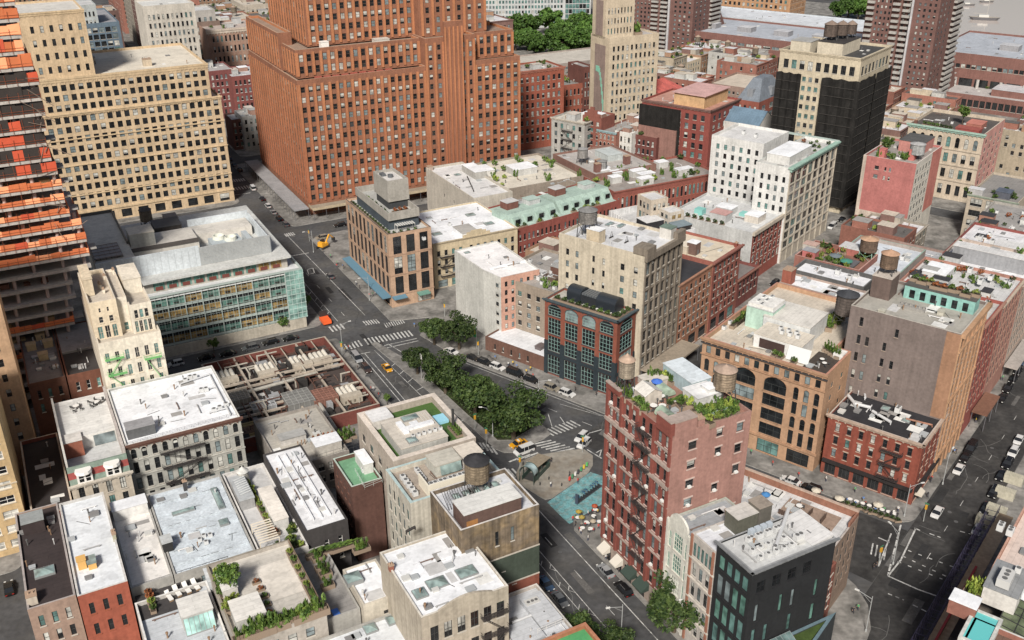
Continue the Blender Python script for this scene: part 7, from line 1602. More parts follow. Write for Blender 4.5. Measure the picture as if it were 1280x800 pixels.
b=BR('school_building','orange tan brick school block at the top edge near the river park','C',330,430,770,800,22,wl((0.5,0.27,0.13)),rf((0.5,0.4,0.3)),[('F',.02,.98,.1,.9,14,4,.5,.6,''),('S',.02,.98,.1,.9,24,4,.5,.6,'')],par=.8);b.done()
# grid office beyond the park
GRID['G']=(axes(-.045),.045);gu,gv=uv('G',606,36)
b=BR('office_building','white gridded office slab beyond the park trees at the top edge','G',gu,gu+20,gv,gv+84,70,wl((0.5,0.52,0.52)),rf((0.5,0.5,0.5)),[('F',.01,.74,.04,.97,24,17,.62,.6,'s',{'g':GTEAL}),('F',.76,.99,.04,.97,7,17,.92,.86,'s',{'g':[G_DARK,G_TEAL]})],par=.8)
b.done()
b=BR('office_building','blue glass office block behind the orange tower at the top edge','A',690,730,205,250,60,wl((0.08,0.13,0.18)),rf((0.3,0.3,0.3)),[('F',.01,.99,.02,.98,14,14,.85,.75,'s',{'g':[G_TEAL,G_DARK,G_SKY]})]);b.done()
b=B('low_building','low building with a long tan roof before the brown college','C',(1000,120),(900,98),(1022,104),14,(wl((0.3,0.2,0.16))),rf((0.55,0.48,0.4)),[('S',.03,.97,.2,.85,20,3,.5,.5,'')]);b.done()
b=B('low_building','low grey school building with pale roof terraces below the brown apartment tower','A',(655,85),(640,70),(812,68),12,(wl((0.33,0.28,0.25))),rf((0.5,0.47,0.42)),[('F',.03,.97,.2,.85,26,3,.5,.5,'')]);b.done()
# --- far left streets
FC('A','white stone tower block with regular small windows far up the avenue',(178,8),(170,0),(237,0),60,(0.56,0.52,0.45),(0.6,0.6,0.58),None,(10,12),kp=2,sheds=0).done()
FC('A','grey building with wide windows beside the white tower block far up the avenue',(213,16),(205,10),(262,8),48,(0.42,0.4,0.37),(0.5,0.5,0.5),None,(7,9),kp=2,sheds=0).done()
b=BR('office_building','dark slate building before the grey wide windowed building','A',512,540,139,152,45,wl((0.07,0.075,0.085)),rf((0.2,0.2,0.22)),[('F',.1,.9,.1,.9,3,9,.4,.5,'')]);b.done()
FC('A','brown loft building with a cream cornice band above the red brick houses',(258,38),(250,28),(345,28),40,(0.40,0.24,0.17),(0.45,0.38,0.34),None,(16,6),green=3,sheds=3,cornice=(.5,2.2,wl((0.6,0.5,0.4)),(0,))).done()
FC('A','red brick house with white windows behind the yellow office block',(254,90),(246,80),(289,84),26,(0.22,0.065,0.06),(0.4,0.38,0.38),None,(6,6),sm=pt(WHITE)).done()
FC('A','second red brick house with white windows near the orange tower',(289,96),(281,84),(330,90),24,(0.25,0.07,0.06),(0.5,0.5,0.52),None,(7,5),sm=pt(WHITE)).done()
FC('A','small grey house with fire escapes at the foot of the orange tower',(302,146),(292,138),(330,142),17,(0.38,0.38,0.37),(0.66,0.64,0.6),(2,4),(4,4)).done()
FC('A','narrow brown house beside the small grey house',(289,150),(280,142),(301,147),15,(0.17,0.07,0.055),(0.4,0.4,0.42),None,(2,4),sheds=0,kp=3).done()
FC('A','low cream house with white parapet on the far avenue',(119,56),(112,48),(142,52),14,(0.6,0.53,0.4),(0.66,0.62,0.55),None,(3,2),sheds=1).done()
FC('A','small white mechanical roof building behind the yellow office block',(112,76),(100,66),(130,72),15,(0.5,0.5,0.48),(0.6,0.6,0.6),None,(3,2),sheds=2,kp=5).done()
FC('A','pale grey glass office block at the top left beyond the yellow office',(80,8),(70,2),(116,2),50,(0.42,0.46,0.46),(0.5,0.5,0.5),None,(7,9),kp=2,sheds=0).done()
b=BR('office_building','brown side street loft on the far avenue corner','A',600,640,102,128,42,wl((0.22,0.15,0.12)),rf((0.3,0.28,0.28)),[('F',.05,.95,.05,.95,7,9,.5,.6,''),('S',.05,.95,.05,.95,9,9,.5,.6,'')]);b.done()
b=BR('office_building','blue grey glass office on the left side of the far avenue','A',640,700,50,78,40,wl((0.12,0.18,0.24)),rf((0.3,0.3,0.32)),[('F',.05,.95,.05,.95,7,9,.8,.7,''),('S',.05,.95,.05,.95,9,9,.8,.7,'')]);b.done()
# procedural town between and beyond the named buildings
palette=[((0.33,0.13,0.09),'red brick'),((0.42,0.37,0.30),'grey stone'),((0.55,0.46,0.33),'cream'),((0.22,0.12,0.1),'brown brick'),((0.5,0.5,0.47),'pale grey'),((0.38,0.22,0.13),'tan brick')]
roofs_=[((0.6,0.6,0.62),'white'),((0.32,0.31,0.3),'grey'),((0.52,0.47,0.4),'tan'),((0.12,0.115,0.11),'black')]
where=['in the far rows left of the avenue','in the far rows behind the orange tower','in the rows behind the white ornate loft','among the roofs right of the mural tower','near the river at the upper right','in the rows behind the arched stone building']
foot=[]
for b in BUILDINGS.values():
 q=[b.W(x,y)for x,y in((0,0),(b.w,0),(b.w,b.l),(0,b.l))]if hasattr(b,'w')else[]
 if q:foot.append(q)
foot.append([xy('A',368,104)+(0,),xy('A',368,200)+(0,),xy('A',438,200)+(0,),xy('A',438,104)+(0,)])
foot.append([xy('A',401,16)+(0,),xy('A',401,82)+(0,),xy('A',465,82)+(0,),xy('A',465,16)+(0,)])
def sat(P,Q):
 for poly in(P,Q):
  for i in range(4):
   a,c=poly[i],poly[(i+1)%4];n=(c[1]-a[1],a[0]-c[0])
   p=[n[0]*t[0]+n[1]*t[1]for t in P];q=[n[0]*t[0]+n[1]*t[1]for t in Q]
   if max(p)<min(q)+.3*math.hypot(*n)or max(q)<min(p)+.3*math.hypot(*n):return False
 return True
foot.append([at(*q)+(0,)for q in((634,84),(742,78),(745,26),(600,30))])
R9=random.Random(5);cnt={}
def fill(g,u0,u1,v0,v1,hmin,hmax,wi,du=30,dv=(13,26),street=3):
 u=u0;row=0
 while u<u1:
  v=v0
  while v<v1:
   w=R9 .uniform(*dv);l=du*R9 .uniform(.8,.96)
   q=[xy(g,a,c)for a,c in((u,v),(u,v+w),(u+l,v+w),(u+l,v))]
   c0=xy(g,u+l/2,v+w/2);dd=camdist(*c0,10)
   X=(c0[0],c0[1],15-HC);zc=sum(X[i]*CW[i]for i in range(3));px=640+FOC*sum(X[i]*CR[i]for i in range(3))/zc;py=400-FOC*sum(X[i]*CU[i]for i in range(3))/zc
   ok= -60<px<1340 and-70<py<800 and not any(sat(q,f)for f in foot)
   if ok:
    (wc,wn),(rc,rn)=R9 .choice(palette),R9 .choice(roofs_);kk=R9 .choice((.7,.8,.9,1,1.1));h=R9 .uniform(hmin,hmax)
    key=(wn,rn,wi);cnt[key]=cnt.get(key,0)+1
    lab='%s house with a %s roof %s'%(wn,rn,where[wi])
    b=BR('town_house',lab,g,u,u+l,v,v+w-.05,h,wl(tuple(t*kk for t in wc)),rf(rc),[('F',.06,.94,.1,.93,max(2,int(w/3.2)),max(3,int(h/3.6)),.45,.58,''),('S',.06,.94,.1,.93,max(3,int(l/3.6)),max(3,int(h/3.6)),.4,.55,'',{'skip':.4})],group='houses '+where[wi]+': '+wn+' '+rn,par=.8,cornice=(.4,.7,wl(wc),(0,))if R9 .random()<.6 else None)
    z=b.zr;k=R9 .randint(2,4)
    if R9 .random()<.55:garden(b,R9 .randint(5,14),['m','d','y'],'plants on '+rn+' roofed '+wn+' houses '+where[wi],1.6,2.8,gr='plants '+wn+rn+where[wi])
    if R9 .random()<.16:tank(b.W(w*R9 .uniform(.3,.7),l*R9 .uniform(.4,.8),z),'far wooden water tower '+where[wi]+', on '+wn,r=1.8,h=3.2,leg=2.6,group='far water towers '+where[wi]+wn)
    for i in range(k):ww,ll=min(w*.35,5),min(l*.25,6);x,y=R9 .uniform(1,w-ww-1),R9 .uniform(1,l-ll-1);b.box('roof_shed',x,x+ww,y,y+ll,z,z+R9 .uniform(2,3.4),wl(R9 .choice(palette)[0]),rf(R9 .choice(roofs_)[0]))
    vents(b,8);b.done();foot.append([p+(0,)for p in q])
   v+=w
  row+=1;u+=du+(14 if row%2==0 else 0)
fill('C',66,101,323,346,10,16,5,23,(10,14));fill('A',470,900,-60,70,16,34,0,34,(18,30))
fill('A',445,640,106,220,16,30,1,34,(16,28))
fill('A',560,900,106,330,18,44,1,40,(20,34))
fill('C',130,215,395,560,13,20,2,28,(9,17))
fill('C',168,262,268,392,13,18,3,28,(9,17))
fill('C',215,262,396,560,14,20,3,30,(10,18))
fill('C',44,122,396,520,13,24,5,27,(10,17))
fill('C',-30,20,250,520,12,22,5,27,(10,17))
fill('C',46,116,364,391,9,15,5,24,(10,15));fill('C',264,400,400,640,12,19,3,30,(12,22));fill('C',130,166,234,290,13,17,2,26,(12,18))
fill('A',200,350,-60,8,10,20,0,26,(12,18))if False else None
# ------------------------------------------------------------------ ground, pavements, markings
ASPH=mottle('asphalt',(0.075,0.076,0.079),.9,.07,.35,.8,.25,c2=(0.085,0.083,0.08),bump=.15)
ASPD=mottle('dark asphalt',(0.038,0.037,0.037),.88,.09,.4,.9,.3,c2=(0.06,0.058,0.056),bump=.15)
CONC=mottle('pavement',(0.25,0.24,0.225),.9,.12,.3,.9,.25,c2=(0.15,0.145,0.135),seam=.12)
KERB=mottle('kerb stone',(0.34,0.33,0.31),.85)
MARK=mottle('road paint',(0.55,0.55,0.53),.7,.9,.45,4,.45,pond=.4)
m=M();m.quad((-2500,-400,0),(2500,-400,0),(2500,4200,0),(-2500,4200,0));structure('ground',m,[ASPH])
def poly_uv(g,pts):return[xy(g,*p)for p in pts]
SZ=[0]
def slab_(name,pts,z0=.0,z1=.14,mat=CONC,kerb=KERB):
 SZ[0]+=1;z1+=SZ[0]*.0035
 m=M();m.prism(pts,z0,z1,1,0);return structure(name,m,[mat,kerb])
def rr(g,u0,u1,v0,v1,r=3.0,n=5):
 out=[]
 for cu,cv,a in((u0+r,v0+r,180),(u1-r,v0+r,270),(u1-r,v1-r,0),(u0+r,v1-r,90)):
  for i in range(n+1):
   t=math.radians(a+90*i/n);out.append((cu+r*math.cos(t),cv+r*math.sin(t)))
 return poly_uv(g,out)
# blocks of grid A, left of the avenue (kerb v = 77.5)
slab_('pavement',rr('A',60,259,-13.8,77.4,1));slab_('pavement',rr('A',190,259,-140,-13.7,3));slab_('pavement',rr('A',60,182,-80,-24,2));slab_('pavement',rr('A',269.5,345,-140,77.6,4))
slab_('pavement',rr('A',396,480,-140,83.5,4));slab_('pavement',rr('A',490,900,-200,79,4))
# right of the avenue, below the plaza
P0=uv('A',700,655)
c6=[(60,92.2),(147,92.2),(152.0,96.5),(140.5,118)]
d_=[uv('A',*at(0,0))if False else None]
def mix(pts):
 return[xy(p[0],p[1],p[2])if p[0]!='p' else at(p[1],p[2])for p in pts]
slab_('pavement',mix([('A',77.8,92.3),('A',146,92.3),('A',149.5,94.2),('A',149.0,98),('C',88,163.8),('C',85,165.6),('C',47.5,165.6),('C',42.4,163),('C',38.4,159),('C',35.6,153),('C',34.6,146)]))
# plaza island with the subway entrance, and the small triangle park
slab_('plaza',mix([('p',645,592),('p',652,577),('p',668,570),('p',712,563),('p',730,562),('p',741,570),('p',741,582),('p',735,592),('p',690,623),('p',682,625),('p',676,622),('p',648,604)]),mat=mottle('plaza paving',(0.28,0.26,0.225),.9,.15,.25,.9,.2,c2=(0.24,0.21,0.17),seam=.1))
PARK=mix([('p',464,430),('p',470,427.5),('p',500,445),('p',560,466),('p',600,478),('p',650,508),('p',684,537),('p',688,543),('p',680,549),('p',640,566),('p',630,566),('p',620,562),('p',590,535)])
slab_('pavement',PARK)
GRN=mix([('p',520,452),('p',560,470),('p',600,484),('p',650,514),('p',668,534),('p',640,551),('p',622,551),('p',590,524),('p',540,478)])
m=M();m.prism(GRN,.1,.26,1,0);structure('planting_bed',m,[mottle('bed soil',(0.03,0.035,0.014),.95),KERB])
# far side of the varick street side: blocks of grid C
slab_('pavement',mix([('C',117.5,187.2),('C',168,187.2),('C',188,191),('A',258.5,108),('A',262,96),('A',345,96),('A',345,140),('A',300,300),('C',117.5,262)]))
slab_('pavement',mix([('C',117.5,262.01),('A',300,300.01),('C',200,345),('C',117.5,392)]))
slab_('pavement',rr('C',40.1,103,188.6,392,4));slab_('pavement',rr('C',-60,27.6,172,700,4));slab_('pavement',rr('C',-60,27,40,160,4))
slab_('pavement',rr('A',358.5,452,93.5,202,3));slab_('pavement',rr('A',358.5,560,212,420,3));slab_('pavement',rr('A',462,900,100,420,4))
slab_('pavement',rr('C',40.1,260,402,640,4));slab_('pavement',rr('C',275,700,520,900,4))
# painted blue pedestrian space by the red corner
BLUE=mottle('blue street paint',(0.15,0.34,0.36),.85,.5,.3,2.2,.3,c2=(0.2,0.3,0.3),pond=.15)
m=M();q=mix([('p',684,628),('p',738,590),('p',756,596),('p',756,628),('p',712,655),('p',706,650)]);m.poly([(*p,.004)for p in q]);structure('painted_plaza',m,[BLUE])
# asphalt patches of the darker right hand streets
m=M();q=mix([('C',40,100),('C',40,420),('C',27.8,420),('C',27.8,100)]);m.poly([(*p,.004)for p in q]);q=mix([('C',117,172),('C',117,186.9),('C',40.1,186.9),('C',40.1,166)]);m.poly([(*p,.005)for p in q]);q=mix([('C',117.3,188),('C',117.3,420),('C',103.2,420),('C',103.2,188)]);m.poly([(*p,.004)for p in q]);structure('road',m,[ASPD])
RP=random.Random(3);m=M()
for g,u0,u1,v0,v1,n in(('A',110,250,79,90,16),('C',28,39,120,330,16),('C',60,150,174,184,12),('A',270,350,80,92,8)):
 for i in range(n):
  u,v=RP.uniform(u0,u1),RP.uniform(v0,v1);a,c=(RP.uniform(2,10),RP.uniform(.8,2.2))if g=='A' else(RP.uniform(.8,2.2),RP.uniform(2,9))
  q=poly_uv(g,[(u,v),(u,v+c),(u+a,v+c),(u+a,v)]);m.poly([(*p,.007+i*.0002)for p in q],RP.randrange(2))
structure('road_patches',m,[mottle('new asphalt',(0.03,0.03,0.031),.9),mottle('old asphalt',(0.115,0.112,0.108),.9)])
m=M()
for px,py in((1212,606),(1187,640),(1212,656),(1195,652),(1218,672),(1134,776),(700,690),(420,345),(690,600),(1240,560),(655,523),(470,470),(1201,720)):x,y=at(px,py);m.lathe([(.45,.009),(.45,.0125)],x,y,14)
structure('manhole_covers',m,[pt((0.09,0.09,0.09),.5)])
m=M();RC=random.Random(12)
for g,u0,u1,v0,v1,n in(('A',100,250,78.5,91,26),('C',28.5,39.5,110,330,40),('C',45,160,172,186,26),('A',262,350,80,92,14)):
 for i in range(n):
  u,v=RC.uniform(u0,u1),RC.uniform(v0,v1);a=RC.choice((0,1.57))+RC.uniform(-.35,.35)
  for k in range(RC.randint(4,11)):
   u2,v2=u+1.5*math.cos(a),v+1.5*math.sin(a);a+=RC.uniform(-.5,.5)
   if not(u0<u2<u1 and v0<v2<v1):break
   n_=(-math.sin(a)*.05,math.cos(a)*.05);m.poly([(*xy(g,u+n_[0],v+n_[1]),.0102),(*xy(g,u2+n_[0],v2+n_[1]),.0102),(*xy(g,u2-n_[0],v2-n_[1]),.0102),(*xy(g,u-n_[0],v-n_[1]),.0102)],i%2);u,v=u2,v2
structure('road_cracks',m,[pt((0.14,0.14,0.135),.9),pt((0.02,0.02,0.02),.8)])
mk=M()
def line(g,pts,w=.15,dash=None,z=.011):
 for p,q in zip(pts,pts[1:]):
  l=math.hypot(q[0]-p[0],q[1]-p[1]);d=((q[0]-p[0])/l,(q[1]-p[1])/l);n=(-d[1]*w/2,d[0]*w/2);t=0
  while t<l:
   e=min(t+(dash[0]if dash else l),l);a,c=(p[0]+d[0]*t,p[1]+d[1]*t),(p[0]+d[0]*e,p[1]+d[1]*e)
   mk.poly([(*xy(g,a[0]+n[0],a[1]+n[1]),z),(*xy(g,c[0]+n[0],c[1]+n[1]),z),(*xy(g,c[0]-n[0],c[1]-n[1]),z),(*xy(g,a[0]-n[0],a[1]-n[1]),z)])
   t=e+(dash[1]if dash else 1)
def pl(pts,w=.15,dash=None,g='A'):line(g,[uv(g,*p)for p in pts],w,dash)
def cross(p0,p1,n,g,du,dv,w=.45,l=3.4):
 """n crosswalk bars between two picture points; each bar runs along (du, dv) of its street grid"""
 a,c=uv(g,*p0),uv(g,*p1);k=math.hypot(du,dv);d=(du/k*l/2,dv/k*l/2)
 for i in range(n):
  t=i/(n-1)if n>1 else.5;u,v=a[0]+(c[0]-a[0])*t,a[1]+(c[1]-a[1])*t;line(g,[(u-d[0],v-d[1]),(u+d[0],v+d[1])],w)
line('A',[(60,89),(158,89.1)],.2);line('A',[(60,85.6),(165,85.6)],.15,(3,9));line('A',[(60,82.3),(160,82.3)],.15);line('A',[(60,80.3),(160,80.3)],.12)
for i in range(12):u=70+i*7.4;line('A',[(u,82.2),(u+1.1,81.4)],.14);line('A',[(u+1.1,81.4),(u+2.2,82.2)],.14);line('A',[(u+3,80.4),(u+4,81.2)],.14)
line('A',[(176,80),(246,80.1)],.2);line('A',[(176,81.4),(246,81.4)],.2);line('A',[(172,86.6),(215,86.2),(246,84.6)],.15)
for i in range(10):u=186+i*5.4;v=86.4-max(0,u-215)*.05;line('A',[(u,v),(u+1.6,v+(4.2 if u<222 else 2.2))],.2)
line('A',[(270,90.6),(352,89.4)],.2);line('A',[(273,84.8),(352,84.4)],.15,(3,9));line('A',[(270,81.6),(330,81.4)],.15);line('A',[(270,79.9),(320,79.8)],.12)
pl([(364,320),(386,316)],.35)
for u in(276,282,288,294,300,306):line('A',[(u,80),(u+2,81.4)],.18)
pl([(384,337),(391,335),(393,341),(386,343),(384,337)],.3)
cross((433,434),(450,429),5,'A',1,.05,.5,4);cross((458,427),(513,416.5),13,'A',1,.05,.5,4.2);cross((414,411.5),(428,408),4,'A',1,0,.55,4);cross((456,404),(472,401.5),6,'A',1,0,.4,3.2);cross((482,407),(504,401.5),9,'A',1,.1,.3,3.2)
pl([(480,432),(521,423)],.3);pl([(483,435),(523,426)],.3);pl([(436,445),(463,440)],.3);pl([(485,430),(502,440)],.25)
cross((677,553),(712,565),7,'A',-.12,1,.5,5.2);cross((686,541),(719,529),8,'C',1,.15,.45,3.6);cross((628,593),(645,591),4,'A',1,.0,.5,4);cross((601,556),(618,563),4,'A',1,.1,.5,4)
cross((645,574),(664,569),3,'A',.1,1,.5,4);pl([(685,517),(690,533)],.2);pl([(700,521),(707,531)],.2);pl([(724,545),(752,537)],.25);pl([(734,562),(752,573)],.3);pl([(745,566),(752,562),(749,572)],.25)
line('C',[(118,186.2),(166,186.2)],.15);line('C',[(118,180.5),(150,180.5)],.15,(3,8));pl([(700,505),(752,520)],.15);line('C',[(100,178),(118,178.2)],.15,(3,6))
# right hand crossing
pl([(1126,656),(1110,719)],.35,(2.4,.5),'C');pl([(1145,660),(1126,700),(1110,720),(1148,737),(1171,745)],.32,None,'C');pl([(1110,742),(1130,750)],.3,(.8,.6),'C');pl([(1141,756),(1161,766)],.3,(1,.7),'C');pl([(1143,660),(1150,663)],.3,None,'C')
for a,c in(((1128,695),(1186,722)),((1122,702),(1178,724)),((1135,688),(1195,710))):pl([a,c],.28,(.7,1.4),'C')
pl([(1162,667),(1176,672)],.3,(1.0,.6),'C');pl([(1200,664),(1215,668)],.25,(1,.7),'C');cross((1090,686),(1106,693),4,'C',.25,1,.3,4);pl([(1098,672),(1112,678)],.3,None,'C');pl([(1114,667),(1098,708)],.3,None,'C')
line('C',[(33.8,180),(33.8,330)],.12,(2.5,9))
cross((290,226),(305,224.5),6,'A',1,0,.6,4);cross((289,237),(313,233),8,'A',1,0,.6,4.4);cross((357,294),(367,292),5,'A',1,0,.5,3.4);pl([(285,245),(313,241)],.4)
o=structure('road_markings',mk,[MARK])
# kerb line accents and iron pavement plates
m=M()
for px,py in((445,446),(452,460),(437,430),(460,470),(474,492),(600,552),(1050,690),(640,640)):q=uv('A',px,py);w=xy('A',*q);m.box(w[0]-.7,w[0]+.7,w[1]-.6,w[1]+.6,.14,.152)
structure('pavement_grates',m,[pt((0.07,0.07,0.07))])
# water far right, banks
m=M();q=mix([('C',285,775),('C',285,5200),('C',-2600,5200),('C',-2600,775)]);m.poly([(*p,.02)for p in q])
wm,nt_,bs=_nt('river water');bs.inputs['Base Color'].default_value=(0.52,0.46,0.42,1);bs.inputs['Roughness'].default_value=.1;bs.inputs['Specular IOR Level'].default_value=.8  # pale pinkish base: glare of the bright sky painted into the water colour
tn=nt_.nodes.new('ShaderNodeTexNoise');tn.inputs['Scale'].default_value=.18;tn.inputs['Detail'].default_value=6;ge=nt_.nodes.new('ShaderNodeNewGeometry');bp=nt_.nodes.new('ShaderNodeBump');bp.inputs['Strength'].default_value=.12;bp.inputs['Distance'].default_value=.3
nt_.links.new(ge.outputs['Position'],tn.inputs['Vector']);nt_.links.new(tn.outputs['Fac'],bp.inputs['Height']);nt_.links.new(bp.outputs[0],bs.inputs['Normal'])
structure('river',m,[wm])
def boat(px,py,lab,s=1.0,mast=True):
 x,y=at(px,py);o=thing('sailing_boat',lab,'boat',(x,y,.02),uni(-.5,.5));o.scale=(s,)*3
 m=M();n=10
 for z0,z1,k0,k1 in((0,1.6,.8,1.0),):
  a=[(8*k0*math.cos(2*math.pi*i/n),2.3*k0*math.sin(2*math.pi*i/n))for i in range(n)];c=[(8*k1*math.cos(2*math.pi*i/n),2.3*k1*math.sin(2*math.pi*i/n))for i in range(n)]
  for i in range(n):j=(i+1)%n;m.quad((*a[i],z0),(*a[j],z0),(*c[j],z1),(*c[i],z1))
  m.poly([(*p,z1)for p in c],1)
 m.build('hull',[pt((0.12,0.12,0.13)),pt((0.4,0.36,0.3))],o);m=M();m.box(-3,2,-1.2,1.2,1.603,2.8);m.build('cabin',pt((0.5,0.5,0.48)),o)
 if mast:m=M();m.bar((1,0,1.6),(1,0,18),.14);m.bar((1,0,3.2),(-6,0,3.4),.12);m.build('mast',pt((0.35,0.33,0.3)),o)
boat(1230,25,'dark sailing boat with a tall bare mast, largest on the pale river',1.5);boat(1209,7,'small dark boat left of the masted boat on the river',.9,False);boat(1233,3,'small dark boat at the top edge beyond the masted boat',.9,False)
RK=random.Random(4)
for i in range(26):
 px,py=RK.uniform(640,738),RK.uniform(44,82)-4;x,y=at(px,py);tree('park',x,y,.1,'round green park tree in the grove behind the orange tower',RK.uniform(.85,1.5),'trees of the grove behind the orange tower','park_tree')
for i,px in enumerate((1060,1072,1084,1050)):x,y=at(px,22+i%2*4);tree('park',x,y,.1,['riverside tree left of the brown apartment tower','riverside tree close behind the brown apartment tower','riverside tree touching the brown apartment tower','smallest riverside tree beside the tan school'][i],1.2,'riverside trees')
for i,(px,py)in enumerate(((905,96),(925,98),(940,92),(958,96),(975,150),(1235,120))):x,y=at(px,py+8);tree('mid',x,y,.1,['yellowish street tree left of the mansard tower house','green street tree beside the mansard tower house','street tree behind the mansard tower house','street tree at the netted tower','bush like tree by the blue gable roof','street tree near the far right roofs'][i],1.5)
# ------------------------------------------------------------------ street trees
T_=[((574,437),'big',.86,'dark leafy street tree in front of the pink building'),((522,468),'big2',.76,'smallest dark tree at the pointed end of the triangle park'),((557,492),'big',.9,'second dark tree from the pointed end of the triangle park'),((594,519),'big2',1.04,'middle dark tree of the triangle park'),((642,549),'big',1.12,'broadest dark tree at the wide end of the triangle park'),((543,431),'big2',.78,'dark street tree left of the one before the pink building'),((842,790),'big',.9,'large dark street tree before the white rounded gable house'),((724,812),'big2',.66,'street tree on the left pavement above the orange parapet'),((757,836),'big',.68,'lower street tree on the left pavement at the bottom edge')]
for(px,py),k,s,lab in T_:
 x,y=at(px,py);tree(k,x,y,.14,lab,s)
for(px,py),s,lab in(((268,442),.62,'small round street tree before the glass building, left one'),((355,415),.6,'small bright street tree at the right corner of the glass building'),((384,388),.66,'dark street tree on the avenue side of the glass building'),((484,506),.4,'low shrub like tree on the avenue pavement by the plant yard'),((905,806),.8,'street tree under the black building at the bottom edge'),((110,806),.9,'green tree below the red painted house at the bottom edge')):
 x,y=at(px,py);tree('mid',x,y,.14,lab,s)
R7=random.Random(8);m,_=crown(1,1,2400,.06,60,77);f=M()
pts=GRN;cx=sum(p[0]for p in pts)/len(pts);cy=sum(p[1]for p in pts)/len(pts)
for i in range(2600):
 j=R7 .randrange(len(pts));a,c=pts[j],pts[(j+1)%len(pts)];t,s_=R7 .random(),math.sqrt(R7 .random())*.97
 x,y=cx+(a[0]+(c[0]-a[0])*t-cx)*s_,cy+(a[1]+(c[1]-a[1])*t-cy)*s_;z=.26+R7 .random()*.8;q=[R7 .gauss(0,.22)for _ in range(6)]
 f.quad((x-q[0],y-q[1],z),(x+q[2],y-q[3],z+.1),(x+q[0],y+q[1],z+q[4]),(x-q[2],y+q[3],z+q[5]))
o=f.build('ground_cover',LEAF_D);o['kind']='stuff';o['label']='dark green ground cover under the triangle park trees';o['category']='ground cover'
# ------------------------------------------------------------------ vehicles
CARC={}
def car_mesh(kind):
 if kind in CARC:return CARC[kind]
 L_,W_,H1,H2,cab={'sedan':(4.7,1.82,.82,1.42,(-1.75,-.95,.55,1.25)),'suv':(4.7,1.9,.98,1.72,(-2.25,-1.85,.5,1.15)),'van':(5.3,2.0,1.05,2.1,(-2.6,-2.5,1.1,1.9)),'taxi':(4.8,1.85,.85,1.48,(-1.8,-1.0,.55,1.3))}[kind]
 h=L_/2;b=M();w=W_/2
 prof=[(-h,.45),(-h+.05,H1-.06),(-h+.5,H1),(cab[0],H1+.02),(cab[3],H1),(h-.35,H1-.12),(h-.03,H1-.3),(h,.45),(h-.1,.28),(-h+.1,.28)]
 def wf(x):return w*(1-.12*max(0,(abs(x)-h*.72)/(h*.28))**2)
 n=len(prof)
 for i in range(n):
  a,c=prof[i],prof[(i+1)%n];b.quad((a[0],-wf(a[0]),a[1]),(c[0],-wf(c[0]),c[1]),(c[0],wf(c[0]),c[1]),(a[0],wf(a[0]),a[1]))
 for s in(-1,1):b.poly([(x,s*wf(x),z)for x,z in prof])
 rw=w*.76;x0,x1,x2,x3=cab
 b.box(x1,x2,-rw,rw,H2-.06,H2)
 g=M();bot,top=[(x0,H1+.02),(x3,H1)],[(x1,H2-.06),(x2,H2-.06)];e=w*.93
 g.quad((x0,-e,H1+.02),(x3,-e,H1),(x2,-rw,H2-.06),(x1,-rw,H2-.06));g.quad((x0,e,H1+.02),(x3,e,H1),(x2,rw,H2-.06),(x1,rw,H2-.06));g.quad((x0,-e,H1+.02),(x0,e,H1+.02),(x1,rw,H2-.06),(x1,-rw,H2-.06));g.quad((x3,-e,H1),(x3,e,H1),(x2,rw,H2-.06),(x2,-rw,H2-.06))
 for s in(-1,1):
  for x in(-.35 if kind!='van' else-.8,.45):xx=x;b.bar((xx,s*e*1.0,H1),(xx*.9,s*rw*1.01,H2-.04),.05)
 wh=M()
 for k in range(12):pass
 n=14;r=.34
 ring=[(r*math.cos(2*math.pi*i/n),r*math.sin(2*math.pi*i/n))for i in range(n)]
 for i in range(n):j=(i+1)%n;wh.quad((ring[i][0],-.1,ring[i][1]),(ring[j][0],-.1,ring[j][1]),(ring[j][0],.1,ring[j][1]),(ring[i][0],.1,ring[i][1]))
 for s in(-.1,.1):wh.poly([(x,s,z)for x,z in ring])
 for s in(-.104,.104):wh.poly([(x*.6,s,z*.6)for x,z in ring],1)
 hl=M();hl.box(-.06,.06,-.2,.2,-.07,.07)
 CARC[kind]=(b,g.mesh('window_glass',[plain('car glass',(0.015,0.017,0.02),.05)]),wh.mesh('wheel',[plain('tyre',(0.015,0.015,0.015),.8),plain('rim',(0.4,0.4,0.42),.3,.8)]),hl.mesh('headlight',[plain('lamp glass',(0.6,0.6,0.58),.15)]),hl.mesh('tail_light',[plain('red lamp glass',(0.3,0.02,0.015),.2)]),L_,W_,H2)
 return CARC[kind]
BODY={}
